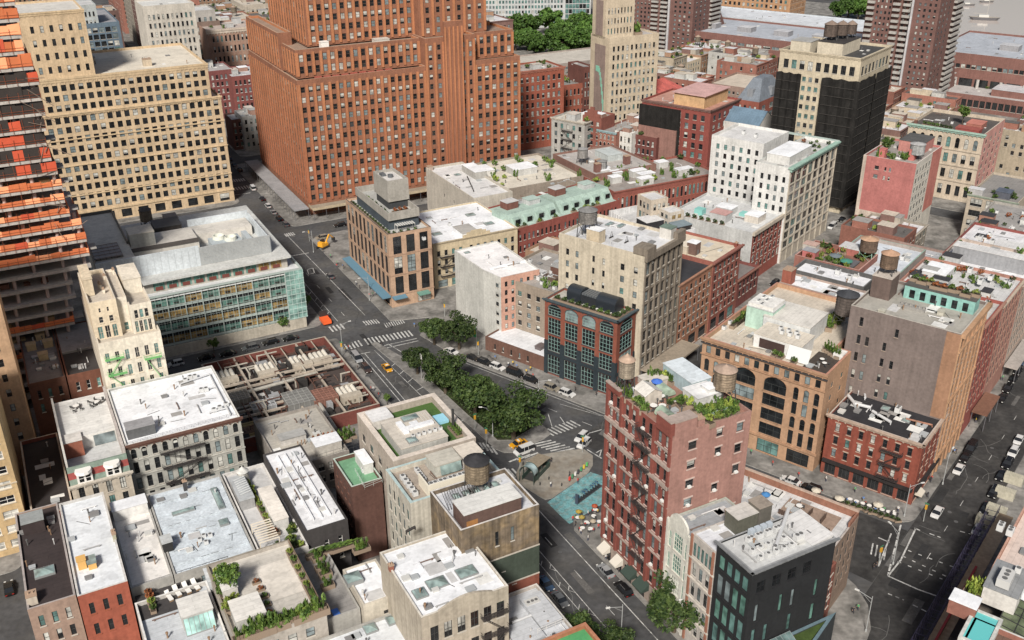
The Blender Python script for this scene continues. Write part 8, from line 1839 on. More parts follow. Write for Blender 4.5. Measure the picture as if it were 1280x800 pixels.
def car(px,py,g,ang,kind,colr,lab,group=None):
 """px, py: middle of the car on the road; ang: heading in degrees in its street grid (0 = away along u)"""
 b,gl_,wh,hl,tl,L_,W_,H2=car_mesh(kind);x,y=at(px,py)
 cname={'white':(0.62,0.62,0.61),'black':(0.012,0.012,0.013),'silver':(0.3,0.31,0.32),'grey':(0.11,0.115,0.12),'taxi':(0.62,0.30,0.015),'red':(0.3,0.025,0.02),'blue':(0.04,0.07,0.12),'tan':(0.28,0.25,0.2),'orange':(0.7,0.13,0.04),'brown':(0.06,0.04,0.035)}[colr]
 if(kind,colr)not in BODY:BODY[(kind,colr)]=b.mesh('body',[plain('car paint '+colr,cname,.22,.15)])
 o=thing({'taxi':'taxi','van':'van'}.get(kind,'car'),lab,{'taxi':'taxi','van':'van'}.get(kind,'car'),(x,y,.012),GRID[g][1]+math.pi/2+math.radians(ang),group)
 put('body',BODY[(kind,colr)],o);put('window_glass',gl_,o)
 for sx in(-1,1):
  for sy in(-1,1):put('wheel',wh,o,(sx*L_*.3,sy*(W_/2-.08),.34))
 for sy in(-1,1):put('headlight',hl,o,(L_/2-.02,sy*W_*.34,.62));put('tail_light',tl,o,(-L_/2+.02,sy*W_*.34,.66))
 if kind=='taxi':m=M();m.box(-.18,.18,-.4,.4,H2,H2+.2);m.build('roof_sign',plain('taxi sign',(0.6,0.58,0.5),.4),o)
 if kind=='suv':m=M();[m.bar((-1.4,s*.62,H2+.06),(.4,s*.62,H2+.06),.03)for s in(-1,1)];m.build('roof_rack',pt((0.2,0.2,0.2)),o)
 return o
V='cars parked and driving in the streets'
for px,py,g,a,k,c,lab in((757,716,'A',0,'sedan','silver','silver blue saloon parked first along the terrace pavement of the red corner'),(779,739,'A',0,'suv','black','black car parked below the silver blue saloon'),(682,732,'A',180,'sedan','blue','dark blue car parked at the left kerb beside the bike lane'),(700,752,'A',180,'sedan','grey','grey car half hidden by the lower street tree'),(446,450,'A',180,'van','silver','silver grey van parked beside the plant yard'),(458,463,'A',180,'suv','brown','dark brown car parked behind the silver grey van'),(484,462,'A',180,'taxi','taxi','yellow taxi driving in the middle of the avenue'),(408,400,'A',180,'suv','red','dark red car waiting at the crossing beyond the plant yard'),(413,347,'A',0,'sedan','grey','grey car standing by the hotel pavement'),(590,449,'C',180,'sedan','black','black saloon, first car in the row below the pink building'),(606,455,'C',180,'suv','black','black car just left of the white one below the low brown building'),(622,461,'C',180,'suv','white','white car between black ones before the low brown building'),(644,469,'C',180,'van','black','long black car right of the white one before the low brown building'),(664,477,'C',180,'suv','black','black car in front of the navy arch building'),(690,487,'C',180,'suv','tan','pale green grey car parked before the navy arch building'),(709,494,'C',180,'suv','white','white car last in the row before the navy arch building'),(564,441,'C',180,'sedan','white','white car partly hidden under the trees before the pink building'),(727,549,'C',95,'suv','white','white car crossing the junction, the farther of the pair'),(730,557,'C',95,'suv','white','white car crossing the junction, the nearer of the pair'),(655,566,'A',95,'van','white','white van crossing in front of the subway entrance'),(648,557,'A',95,'taxi','taxi','yellow taxi crossing behind the white van'),(612,502,'C',180,'taxi','taxi','yellow taxi seen between the triangle park trees'),(988,603,'C',0,'sedan','white','white car on the street below the orange arched loft'),(1014,613,'C',0,'suv','black','black car right of the white one below the orange arched loft'),(1171,643,'C',90,'sedan','white','white saloon stopped at the dark crossing'),(1198,589,'C',90,'sedan','white','white saloon parked by the right hand street pavement'),(1213,563,'C',90,'van','black','long black car parked above the white saloon'),(1206,574,'C',90,'sedan','black','black saloon between the white saloon and the long black car'),(1222,664,'C',90,'sedan','silver','silver car standing beside the purple scaffold'),(1232,638,'C',90,'sedan','black','black and white car behind the silver one'),(1242,618,'C',90,'suv','black','black white roofed car second behind the silver one'),(1251,597,'C',90,'sedan','black','black car third behind the silver one'),(1259,582,'C',90,'suv','black','black car fourth behind the silver one'),(1266,568,'C',90,'suv','white','white car fifth behind the silver one'),(1273,552,'C',90,'sedan','white','white car at the right edge, sixth behind the silver one'),(1252,500,'C',90,'sedan','black','black car parked under the rust canopy end'),(1259,488,'C',90,'suv','black','black car second up from the rust canopy'),(1266,476,'C',90,'sedan','black','black car third up from the rust canopy'),(1272,466,'C',90,'sedan','black','black car fourth up from the rust canopy'),(1279,454,'C',90,'suv','blue','dark blue car fifth up from the rust canopy'),(220,457,'A',90,'suv','white','white car parked beside the cream stepped building'),(258,449,'A',90,'sedan','black','black car before the small round tree by the glass building'),(285,444,'A',90,'sedan','black','black car in the middle of the row before the glass building'),(313,437,'A',90,'suv','grey','dark grey car in the row before the glass building'),(338,430,'A',90,'suv','black','black car left of the last one before the glass building'),(363,425,'A',90,'sedan','black','black car last in the row before the glass building'),(335,259,'A',0,'suv','white','white car beside the grey shed of the orange tower'),(342,267,'A',0,'sedan','silver','silver car behind the white one beside the grey shed'),(349,275,'A',0,'suv','black','black car third beside the grey shed'),(328,250,'A',0,'sedan','black','black car fourth beside the grey shed, farther up'),(357,282,'A',0,'suv','grey','grey car nearest the crossing beside the grey shed'),(316,237,'A',0,'van','white','white van waiting before the far crosswalk'),(287,200,'A',0,'sedan','black','black car far up the avenue beside the yellow office'),(293,207,'A',0,'sedan','grey','grey car far up the avenue beside the yellow office'),(300,214,'A',0,'suv','black','black car just beyond the far crosswalk'),(968,356,'C',90,'suv','black','black car in the dark side street behind the orange arched loft'),(985,338,'C',90,'sedan','white','white car in the dark side street behind the orange arched loft'),(1003,318,'C',90,'suv','grey','grey car farther along the dark side street'),(1040,285,'C',90,'van','white','white van at the foot of the netted tower'),(1052,276,'C',90,'sedan','black','black car at the foot of the netted tower'),(1196,305,'C',90,'suv','silver','silver car in the cross street behind the rose wall'),(12,738,'A',0,'sedan','black','black car in the dark street at the lower left edge'),(425,283,'A',90,'suv','black','black car in the side street behind the hotel'),(402,299,'A',90,'suv','tan','tan car at the corner behind the hotel'),(156,60,'A',0,'suv','red','red car far up the avenue at the top left'),(150,52,'A',0,'sedan','silver','silver car beyond the red car at the top left')):
 car(px,py,g,a,k,c,lab,V)
def digger():
 x,y=at(404,310);o=thing('excavator','yellow excavator working at the corner behind the hotel','excavator',(x,y,.0),1.0)
 Y=plain('crane yellow',(0.75,0.36,0.03),.5);K=pt((0.03,0.03,0.03))
 m=M();m.box(-1.6,1.6,-1.2,1.2,.9,2.0);m.box(-1.6,-.4,-1.1,1.1,2.0,2.6);m.build('body',Y,o)
 m=M();m.box(-.2,1.3,.1,1.1,2.003,3.1);m.build('cab',plain('car glass',(0.015,0.017,0.02),.05),o)
 for s in(-1,1):m=M();m.box(-1.9,1.9,s*1.3-.3,s*1.3+.3,0,.85);m.build('track',K,o)
 m=M();m.bar((1.2,-.4,1.8),(3.2,-.4,4.4),.28);m.bar((3.2,-.4,4.4),(5.2,-.4,2.6),.22);m.build('arm',Y,o);m=M();m.box(4.8,5.8,-.9,.1,1.4,2.6);m.build('bucket',K,o)
 for i,(px,py,c)in enumerate(((366+44,404,'orange'),)):pass
 x,y=at(364+43,404);o=thing('roadworks_trailer','orange roadworks machine at the crossing opposite the hotel','roadworks machine',(x,y,0),GRID['A'][1])
 OR=plain('roadwork orange',(0.75,0.12,0.03),.5)
 m=M();m.box(-1.3,1.3,-2.2,2.0,.6,1.7);m.build('body',OR,o);m=M();m.box(-1.2,1.2,1.6,1.8,1.71,3.6);m.build('sign_board',K,o)
 for sx in(-1,1):m=M();m.lathe([(.0,0),(.01,0)],0,0,3);
 for sx in(-1.1,1.1):
  for sy in(-1.2,1.0):m=M();m.bar((sx-.1,sy,.36),(sx+.1,sy,.36),.36,n=12);m.build('wheel',K,o)
digger()
# trucks / site cabins in a row along the right edge scaffold
for i,(px,py)in enumerate(((1231,654),(1244,640),(1255,618),(1266,600))):
 x,y=at(px,py+4);o=thing('site_container',['pale ribbed site container nearest the red rail scaffold','second pale ribbed site container behind the nearest one','third pale ribbed site container up the right edge','fourth pale ribbed site container up the right edge'][i],'container',(x,y,0),GRID['C'][1],'containers along the right edge')
 m=M();m.box(-.9,.9,-2.0,2.0,.13,2.3)
 for k in range(10):m.box(-.88,.88,-1.95+k*.4,-1.75+k*.4,2.303,2.4)
 m.build('box',wl((0.5,0.47,0.36)),o)
# ------------------------------------------------------------------ right bottom corner
def uvC(px,py,z=0):return uv('C',px,py,z)
PUR=pt((0.05,0.045,0.085))
x,y=xy('C',18,100)
o=thing('scaffold','purple steel scaffold bridge with tan deck and a red rail along the right hand street','scaffold',(*xy('C',23.4,130),0),GRID['C'][1])
m=M()
for i in range(28):
 yy=0
 for q in(0.0,2.0,4.0):m.bar((i*2.4,q,.1),(i*2.4,q,6.2),.08)
 m.bar((i*2.4,4,.2),(i*2.4+2.4,4,6),.06);m.bar((i*2.4,4,3.1),(i*2.4+2.4,4,3.1),.06);m.bar((i*2.4,0,3.1),(i*2.4,4,3.1),.06);m.bar((i*2.4,4.6,.1),(i*2.4,4.0,6.2),.06)
m.build('frame',PUR,o)
m=M();m.box(-.5,66,-1.2,1.6,6.2,6.45);m.build('deck',wl((0.5,0.36,0.22)),o)
m=M();m.box(18,44,.1,.5,6.9,7.4);m.build('red_rail',pt((0.4,0.035,0.03)),o)
m=M()
for i in range(34):m.bar((i*2,1.7,6.2),(i*2,1.7,8.3),.06);m.bar((i*2,4,6.2),(i*2,1.7,6.4),.06)
for q in(6.9,7.6,8.3):m.bar((0,1.7,q),(66,1.7,q),.05)
for q in(6.25,):m.bar((0,4,q),(66,4,q),.07)
m.build('railing',PUR,o)
BRW=wl((0.30,0.12,0.085))
b=Bd('terrace_house','brick house with a turquoise roof pool and bright terrace shrubs in the bottom right corner','C',-4,106,'building',None,'pool house');b.w,b.l,b.h=30,21,26
b.vol(rect(30,21),0,26,BRW,rf((0.14,0.09,0.07)),[('S',.1,.9,.1,.9,6,6,.5,.6,'')],par=1.0,cope=wl((0.6,0.58,0.55)))
z=b.zr
px_,py_=b.L(1228,792,z)
m=M();x,y=b.L(1226,786,z+1);m.box(x-4,x+4,y-2.2,y-1.7,z,z+1.2);m.box(x-4,x+4,y+1.7,y+2.2,z,z+1.2);m.box(x-4,x-3.5,y-1.7,y+1.7,z,z+1.2);m.box(x+3.5,x+4,y-1.7,y+1.7,z,z+1.2);o=m.build('pool_wall',wl((0.6,0.6,0.57)),b.root)
m=M();m.box(x-3.5,x+3.5,y-1.7,y+1.7,z+.3,z+1.0);m.build('water',plain('pool water',(0.12,0.46,0.46),.08),o)
x,y=b.L(1258,745,z);b.box('penthouse',x-4,x+4,y-2,y+3,z,z+3.2,wl((0.66,0.64,0.6)),rf((0.25,0.26,0.27)))
m=M();m.quad((x-1,y-2.05,z+.6),(x+3,y-2.05,z+.6),(x+3,y-2.05,z+2.4),(x-1,y-2.05,z+2.4));b.part(m,'window',[G_TEAL])
ac(b,x-1.5,y+.6,'white fan unit on the dark roofed pool house penthouse','big',z=z+3.36,s=.9);ac(b,x+2.5,y-.4,'round fan unit on the dark roofed pool house penthouse','one',z=z+3.36)
for px,py in((1210,742),(1214,744),(1218,742),(1222,746),(1226,744),(1213,749)):shrub(b,px,py,'yt','bright yellow green shrub on the pool house terrace',1.5,z)
x,y=b.L(1203,765,z);b.box('roof_shed',x-1.5,x+1.5,y-2,y+2,z,z+2.6,BRW,rf(ROOFW));vents(b,4);b.done()
b=Bd('conservatory_building','building with a gridded moss green glass roof beside the red rail scaffold','C',-2,131,'building',None,'moss glass building');b.w,b.l,b.h=20,20.5,22
b.vol(rect(20,20.5),0,22,wl((0.16,0.1,0.08)),rf((0.15,0.13,0.11)),[],par=.8)
m=M();x0,x1,y0,y1=1,15,1,16;m.quad((x0,y0,23),(x1,y0,23),(x1,y1,25),(x0,y1,25));f=M()
for i in range(8):f.bar((x0+2*i,y0,23.05),(x0+2*i,y1,25.05),.09)
for i in range(7):f.bar((x0,y0+2.5*i,23.05+i*.333),(x1,y0+2.5*i,23.05+i*.333),.09)
m.quad((x0,y0,21.3),(x0,y1,21.3),(x0,y1,25),(x0,y0,23));m.quad((x0,y0,21.3),(x1,y0,21.3),(x1,y0,23),(x0,y0,23));o=b.part(m,'glass_roof',[glassm('moss glass',(0.10,0.12,0.07),.25)]);f.build('frame',pt((0.03,0.03,0.03)),o)
b.box('penthouse',15.2,19.5,8,18,b.zr,b.zr+3.4,wl((0.66,0.64,0.6)),rf(ROOFW));acs(b,[(1250,662),(1262,668)],'white machine beside the moss green glass roof','pair');b.done()
b=BR('building','building with orange brick parapets and white roof rooms at the right edge','C',-2,19,152,182,21,wl((0.45,0.2,0.12)),rf((0.6,0.5,0.45)),[('S',.1,.9,.1,.9,6,5,.5,.6,'')],par=.9,cope=wl((0.55,0.3,0.22)));b.box('penthouse',4,10,2,12,b.zr,b.zr+3,wl((0.66,0.65,0.63)),rf(ROOFW));vents(b,8);b.done()
b=BR('building','pink granite parapet building cutting the very bottom right corner','C',-24,-6,84,104,34,wl((0.5,0.27,0.24)),rf((0.42,0.25,0.23)),[],par=.5);b.done()
# ------------------------------------------------------------------ street furniture
def subway():
 p=uv('A',670,592);x,y=xy('A',*p);o=thing('subway_entrance','dark green subway entrance with an arched glass hood and sloping roof on the plaza','subway entrance',(x,y,.14),GRID['C'][1]+.15)
 GN=pt((0.035,0.06,0.05));m=M();m.box(-4,4,-1.6,-1.45,0,1.2);m.box(-4,4,1.45,1.6,0,1.2);m.box(3.85,4,-1.45,1.45,0,1.2);m.build('side_wall',GN,o)
 m=M()
 for sx in(-3.6,0,3.8):
  for sy in(-1.5,1.5):m.bar((sx,sy,0),(sx,sy,2.6 if sx> -3 else 3.4),.09)
 m.build('post',GN,o)
 m=M();m.quad((-2.4,-1.7,3.5),(-2.4,1.7,3.5),(4.2,1.7,2.5),(4.2,-1.7,2.5));m.quad((-2.4,-1.7,3.6),(-2.4,1.7,3.6),(4.2,1.7,2.6),(4.2,-1.7,2.6));m.quad((-2.4,-1.7,3.5),(4.2,-1.7,2.5),(4.2,-1.7,2.6),(-2.4,-1.7,3.6));m.quad((-2.4,1.7,3.5),(4.2,1.7,2.5),(4.2,1.7,2.6),(-2.4,1.7,3.6));m.build('roof',wl((0.32,0.26,0.18)),o)
 m=M();n=12
 for i in range(n):
  a,c=math.pi*i/n,math.pi*(i+1)/n;q=lambda t:(1.9* -math.cos(t),2.6+1.9*math.sin(t))
  (ya,za),(yb,zb)=q(a),q(c);m.quad((-4.6,ya,za),(-4.6,yb,zb),(-2.5,yb,zb),(-2.5,ya,za))
 m.build('arched_hood',glassm('hood glass',(0.25,0.32,0.33),.12),o)
 m=M()
 for xx in(-4.6,-2.5):
  for i in range(n):a,c=math.pi*i/n,math.pi*(i+1)/n;m.bar((xx,-1.9*math.cos(a),2.6+1.9*math.sin(a)),(xx,-1.9*math.cos(c),2.6+1.9*math.sin(c)),.08)
  for s in(-1.9,1.9):m.bar((xx,s,0),(xx,s,2.6),.08)
 m.build('hood_frame',GN,o);m=M()
 for i in range(12):m.box(-3.4+i*.5,-2.9+i*.5,-1.44,1.44,-.02-i*.0,.05-min(i*.004,.04))
 m.build('stair',pt((0.05,0.05,0.05)),o)
subway()
def lamp(px,py,g,ang,lab,h=8.5,arm=2.6,colr=(0.35,0.36,0.36),z=.14):
 x,y=at(px,py);o=thing('street_lamp',lab,'street lamp',(x,y,z),GRID[g][1]+math.radians(ang),'street lamps')
 m=M();m.lathe([(.2,0),(.2,.5),(.1,.55),(.07,h)],n=8);m.build('pole',pt(colr,.4),o)
 m=M();m.bar((0,0,h-.6),(arm,0,h),.05,n=6);m.bar((0,0,h-1.6),(arm*.6,0,h-.4),.03);m.build('arm',pt(colr,.4),o)
 m=M();m.box(arm-.1,arm+.75,-.16,.16,h-.06,h+.1);m.build('lamp_head',pt((0.6,0.6,0.58),.4),o);return o
for px,py,g,a,lab in((428,437,'A',0,'street lamp leaning over the crosswalk by the plant yard'),(673,510,'C',-60,'street lamp by the widest triangle park tree'),(1130,646,'C',-40,'street lamp at the rounded corner below the red corner building'),(1116,706,'C',60,'street lamp at the dark crossing by the brown deck building'),(866,792,'A',160,'street lamp at the bottom beside the large dark tree'),(776,800,'A',170,'street lamp among the bottom street trees'),(1178,606,'C',0,'street lamp on the pavement by the white saloon'),(462,376,'A',180,'street lamp on the hotel pavement'),(392,316,'A',180,'street lamp near the yellow excavator'),(616,546,'A',150,'street lamp by the triangle park on the avenue'),(1082,790,'C',90,'yellowish street lamp at the bottom right corner pavement')):
 lamp(px,py,g,a,lab)
def signal(px,py,lab,col2=(0.05,0.18,0.09)):
 x,y=at(px,py);o=thing('traffic_light',lab,'traffic light',(x,y,.14),uni(0,6),'traffic lights')
 m=M();m.lathe([(.14,0),(.1,.3),(.07,4.4)],n=8);m.build('pole',pt((0.3,0.31,0.3)),o);m=M();m.box(-.2,.2,-.2,.2,3.2,4.3);m.build('signal_head',plain('signal yellow',(0.55,0.3,0.03),.5),o)
 m=M();m.box(-.5,.5,-.04,.04,4.5,4.8);m.build('street_sign',pt(col2),o)
for px,py,lab in((594,538,'yellow traffic light on the avenue edge of the triangle park'),(608,556,'traffic light with green sign at the wide end of the triangle park'),(428,446,'traffic light at the corner of the plant yard pavement'),(387,302,'traffic light with green sign near the excavator'),(728,566,'traffic light at the tip of the subway plaza'),(650,592,'traffic light beside the subway hood'),(1154,652,'traffic light at the rounded corner beside the white saloon'),(1098,706,'traffic light at the corner of the brown deck building'),(556,396,'traffic light under the first dark tree'),(598,444,'traffic light with green and yellow flags before the low brown building')):
 signal(px,py,lab)
def flag(px,py,lab):
 x,y=at(px,py);o=thing('flag',lab,'flag',(x,y,.14),1.0);m=M();m.lathe([(.06,0),(.05,7)],n=8);m.build('pole',pt((0.4,0.4,0.4)),o)
 m=M();m.box(-.02,.02,.1,1.1,3.6,6.8);m.build('cloth',plain('flag green',(0.05,0.4,0.14),.8),o);m=M();m.poly([(-.025,.6,6.2),(-.025,1.0,5.2),(-.025,.6,4.2),(-.025,.2,5.2)]);m.poly([(.025,.6,6.2),(.025,1.0,5.2),(.025,.6,4.2),(.025,.2,5.2)]);m.build('diamond',plain('flag yellow',(0.8,0.6,0.04),.8),o)
flag(596,436,'tall green flag with a yellow diamond before the low brown building')
x,y=at(527,474);o=thing('banner_post','white banner post standing in the triangle park','banner',(x,y,.14),.6);m=M();m.lathe([(.1,0),(.08,8)],n=8);m.build('pole',pt((0.3,0.3,0.3)),o);m=M();m.box(.12,.16,-.5,.5,4.6,7.6);m.build('banner_cloth',pt(WHITE),o)
# bike share dock on the blue paint
x,y=at(722,629);o=thing('bike_dock','row of black bike share docks on the blue painted plaza','bike dock',(x,y,.01),math.atan2(at(752,607)[1]-y,at(752,607)[0]-x))
dl=math.hypot(at(752,607)[0]-x,at(752,607)[1]-y);m=M();m.box(0,dl,-.3,.3,0,.12);m.build('rail',pt((0.05,0.05,0.055)),o)
for i in range(int(dl/.9)):m=M();m.box(.3+i*.9,.62+i*.9,-.2,.2,.12,1.1);m.build('dock_post',pt((0.03,0.03,0.035)),o)
m=M();m.box(-.5,-.2,-.35,.35,0,2.6);m.build('kiosk',pt((0.05,0.06,0.09)),o)
for i in range(9):
 t=i/9*dl+.5;c,s_=math.cos(o.rotation_euler.z),math.sin(o.rotation_euler.z)
 if i in(2,5):continue
 bo=thing('bicycle','dark blue share bicycle parked in the black dock row','bicycle',(x+c*t-s_*1.0,y+s_*t+c*1.0,.01),o.rotation_euler.z+math.pi/2,'share bicycles in the dock')
 for wx in(-.52,.52):
  m=M();n=14
  for k in range(n):a0,a1=2*math.pi*k/n,2*math.pi*(k+1)/n;m.bar((wx+.32*math.cos(a0),0,.34+.32*math.sin(a0)),(wx+.32*math.cos(a1),0,.34+.32*math.sin(a1)),.03)
  m.build('wheel',pt((0.02,0.02,0.02)),bo)
 m=M();m.bar((-.52,0,.34),(-.1,0,.8),.04);m.bar((-.1,0,.8),(.4,0,.85),.04);m.bar((.52,0,.34),(.4,0,1.0),.04);m.bar((-.1,0,.35),(-.1,0,.95),.04);m.build('frame',plain('bike blue',(0.03,0.12,0.3),.4),bo)
 m=M();m.box(-.22,.04,-.08,.08,.95,1.02);m.build('saddle',pt((0.02,0.02,0.02)),bo);m=M();m.bar((.38,-.28,1.05),(.38,.28,1.05),.03);m.build('handlebar',pt((0.05,0.05,0.05)),bo)
# coloured news boxes along the plaza edge
for i in range(7):
 x,y=at(712+i*3.6,602-i*3.0);cc=[(0.5,0.05,0.04),(0.06,0.2,0.1),(0.6,0.6,0.58),(0.05,0.05,0.06),(0.06,0.25,0.12),(0.55,0.4,0.05),(0.1,0.4,0.12)][i]
 o=thing('news_box',['red','dark green','white','black','green','yellow','bright green'][i]+' news box in the row along the plaza edge','news box',(x,y,.14),GRID['C'][1]+.3)
 m=M();m.box(-.25,.25,-.22,.22,.3,1.15);m.build('box',plain('news %d'%i,cc,.5),o);m=M();m.box(-.08,.08,-.08,.08,0,.3);m.box(-.2,.2,-.2,.2,0,.04);m.build('stand',pt((0.05,0.05,0.05)),o)
for i,(px,py)in enumerate(((675,607),(702,608),(686,600),(654,582))):x,y=at(px,py);o=thing('bollard','small dark bollard on the tan plaza','bollard',(x,y,.14),0,'bollards on the plaza');m=M();m.lathe([(.16,0),(.13,.7),(.15,.75),(.05,.9)],n=10);m.build('post',pt((0.04,0.04,0.04)),o)
# ------------------------------------------------------------------ people
def person_proto(k,shirt,trou,sit=False,bag=False):
 """one continuous skinned body; clothes follow it as thin layers"""
 me=bpy.data.meshes.new('person')
 if sit:J=[(0,0,.55),(0,0,.8),(0,-.02,1.02),(0,.0,1.12),(0,.03,1.24),(-.1,.02,.54),(-.12,.42,.52),(-.12,.45,.08),(-.12,.58,.04),(.1,.02,.54),(.12,.42,.52),(.12,.45,.08),(.12,.58,.04),(-.19,0,1.0),(-.25,.1,.78),(-.15,.33,.74),(.19,0,1.0),(.25,.1,.78),(.15,.33,.74)]
 else:J=[(0,0,.92),(0,0,1.15),(0,0,1.4),(0,.01,1.5),(0,.03,1.63),(-.1,0,.88),(-.11,.1,.5),(-.11,.02,.08),(-.11,.16,.04),(.1,0,.88),(.11,-.08,.5),(.11,-.22,.1),(.11,-.1,.04),(-.2,0,1.38),(-.25,-.05,1.1),(-.23,.1,.88),(.2,0,1.38),(.25,.03,1.1),(.23,.2,.9)]
 E=[(0,1),(1,2),(2,3),(3,4),(0,5),(5,6),(6,7),(7,8),(0,9),(9,10),(10,11),(11,12),(2,13),(13,14),(14,15),(2,16),(16,17),(17,18)]
 rad=[.15,.13,.15,.06,.115,.1,.07,.05,.045,.1,.07,.05,.045,.065,.048,.042,.065,.048,.042]
 me.from_pydata(J,E,[]);o=bpy.data.objects.new('person',me);col.objects.link(o)
 md=o.modifiers.new('s','SKIN');sv=me.skin_vertices[0].data
 for i,r in enumerate(rad):sv[i].radius=(r,r*(.75 if i<3 else 1));
 sv[0].use_root=True;o.modifiers.new('u','SUBSURF').levels=1
 dg=bpy.context.evaluated_depsgraph_get();ev=o.evaluated_get(dg);mm=bpy.data.meshes.new_from_object(ev)
 for m_ in(plain('skin',(0.42,0.26,0.18),.6),plain('shirt '+k,shirt,.85),plain('trousers '+k,trou,.85),plain('hair',(0.04,0.025,0.018),.7)):mm.materials.append(m_)
 top=1.13 if sit else 1.5;hip=.6 if sit else.93;hd=1.29 if sit else 1.69
 for p in mm.polygons:
  c=p.center
  if c.z>top:p.material_index=3 if(c.z>hd-.02 or c.y<.0)else 0
  elif c.z>hip and not(abs(c.x)>.2 and c.z<hip+.14)and not(sit and c.y>.26):p.material_index=1
  elif abs(c.x)>.2 and c.z>.7:p.material_index=0
  elif sit and c.z>.68:p.material_index=0
  else:p.material_index=2
  p.use_smooth=True
 bpy.data.objects.remove(o);return mm
PM={}
for k_,sh_,tr_ in(('white',(0.6,0.6,0.58),(0.05,0.06,0.1)),('dark',(0.03,0.03,0.035),(0.04,0.04,0.05)),('red',(0.45,0.06,0.05),(0.08,0.08,0.1)),('blue',(0.1,0.2,0.42),(0.25,0.22,0.17)),('yellow',(0.6,0.42,0.06),(0.06,0.06,0.09)),('green',(0.1,0.3,0.14),(0.05,0.05,0.07))):
 PM[k_]=(person_proto(k_,sh_,tr_),person_proto(k_+' sitting',sh_,tr_,True))
def person(px,py,k,sit,where_,rot=None,z=.14):
 x,y=at(px,py,z);lab='person in a %s top %s %s'%(k,'sitting' if sit else 'standing',where_)
 o=put('person',PM[k][1 if sit else 0],None,(x,y,z),rot if rot is not None else uni(0,6.28));tag(o,lab,'person','people: '+lab);return o
ks=list(PM)
G0='at the cafe on the tall red building corner'
tabs=[(722,650),(733,656),(742,648),(749,655),(728,663),(738,664),(744,640),(761,674),(768,680),(775,676),(764,668),(758,680),(782,684)]
def street_table(px,py,lab,grp):
 x,y=at(px,py,.14);o=thing('cafe_table',lab,'table',(x,y,.14),uni(0,1),grp)
 for n,me in FUR['table']:put(n,me,o)
 return x,y
def street_chair(x,y,rot,lab):
 o=thing('cafe_chair',lab,'chair',(x,y,.14),rot,'cafe chairs')
 for n,me in FUR['chair']:put(n,me,o)
 for sx in(-.18,.18):
  for sy in(-.18,.18):put('leg',FUR['legs'],o,(sx,sy,0))
for i,(px,py)in enumerate(tabs):
 x,y=street_table(px,py,'small round cafe table on the pavement of the tall red corner','cafe tables by the tall red corner')
 for j in range(2):
  a=uni(0,6.28);X,Y=x+.75*math.cos(a),y+.75*math.sin(a);street_chair(X,Y,a-math.pi/2,'black chair at a cafe table by the tall red corner')
  k=random.choice(ks);o=put('person',PM[k][1],None,(X,Y,.14),a+math.pi/2);lab='person in a %s top sitting %s'%(k,G0);tag(o,lab,'person','people: '+lab)
for px,py in((716,652),(719,658),(727,645),(726,668),(735,645),(748,662),(752,668),(770,690),(735,676)):person(px,py,random.choice(ks),False,G0)
for px,py,c,lab in((723,648,(0.5,0.36,0.06),'ochre yellow parasol at the corner of the pavement cafe'),(727,655,(0.45,0.35,0.08),'mustard parasol below the ochre one at the cafe'),(741,660,(0.55,0.47,0.36),'cream parasol in the middle of the pavement cafe'),(743,641,(0.5,0.1,0.04),'red orange parasol against the corner of the red building')):parasol((*at(px,py),.14),lab,tuple(t*.6 for t in c),.7,None,2.3)
RQ=random.Random(44)
for g,u0,u1,v0,v1,w,n in(('A',96,118,93.6,94.6,'walking past the white gabled house',4),('A',280,330,95,99,'walking along the hotel pavement',9),('C',125,160,188.5,194,'walking before the navy and brown buildings',9),('C',48,95,190,193.5,'walking below the orange arched loft',8),('C',40.8,42,200,300,'walking up the right hand street',9),('A',205,252,74.5,76.8,'walking beside the plant yard',7),('A',160,172,94,104,'crossing the subway plaza',5)):
 for i in range(n):
  k=RQ.choice(ks);lab='person in a %s top %s'%(k,w);o=put('person',PM[k][0],None,(*xy(g,RQ.uniform(u0,u1),RQ.uniform(v0,v1)),.17),RQ.uniform(0,6));tag(o,lab,'person','people: '+lab)
for px,py,k,w in((773,715,'dark','on the pavement beside the silver blue saloon'),(463,362,'dark','on the hotel pavement'),(459,350,'white','on the hotel pavement'),(468,356,'blue','on the hotel pavement'),(430,336,'dark','on the hotel pavement'),(478,367,'white','on the hotel pavement'),(404,316,'dark','near the yellow excavator'),(1066,767,'dark','at the dark corner pavement'),(1072,763,'green','at the dark corner pavement'),(1092,712,'dark','at the kerb of the brown deck building'),(1095,710,'dark','at the kerb of the brown deck building'),(1113,646,'dark','below the red corner building'),(1121,648,'dark','below the red corner building'),(1122,640,'white','below the red corner building'),(660,583,'white','beside the subway entrance'),(662,581,'blue','beside the subway entrance'),(436,437,'red','at the crossing by the plant yard'),(478,433,'dark','crossing the avenue'),(518,409,'blue','at the crossing under the first tree'),(489,410,'dark','crossing by the hotel corner'),(1159,622,'dark','on the right hand pavement'),(757,700,'white','on the pavement below the cafe')):person(px,py,k,False,w)
for i,(px,py)in enumerate(((1019,622),(1048,632),(1096,640))):parasol((*at(px,py),.14),['cream parasol outside the orange arched loft corner','cream parasol left before the red corner building','cream parasol right before the red corner building'][i],(0.5,0.46,0.38),1.1,None,2.4)
for i,px in enumerate(range(1062,1126,8)):
 x,y=street_table(px,627+(px-1062)*.33,'small cafe table before the red corner building','cafe tables before the red corner building');a=uni(0,6);k=random.choice(ks);X,Y=x+.75*math.cos(a),y+.75*math.sin(a);street_chair(X,Y,a-math.pi/2,'black chair at a cafe table before the red corner building');o=put('person',PM[k][1],None,(X,Y,.14),a+math.pi/2);lab='person in a %s top sitting before the red corner building'%k;tag(o,lab,'person','people: '+lab)
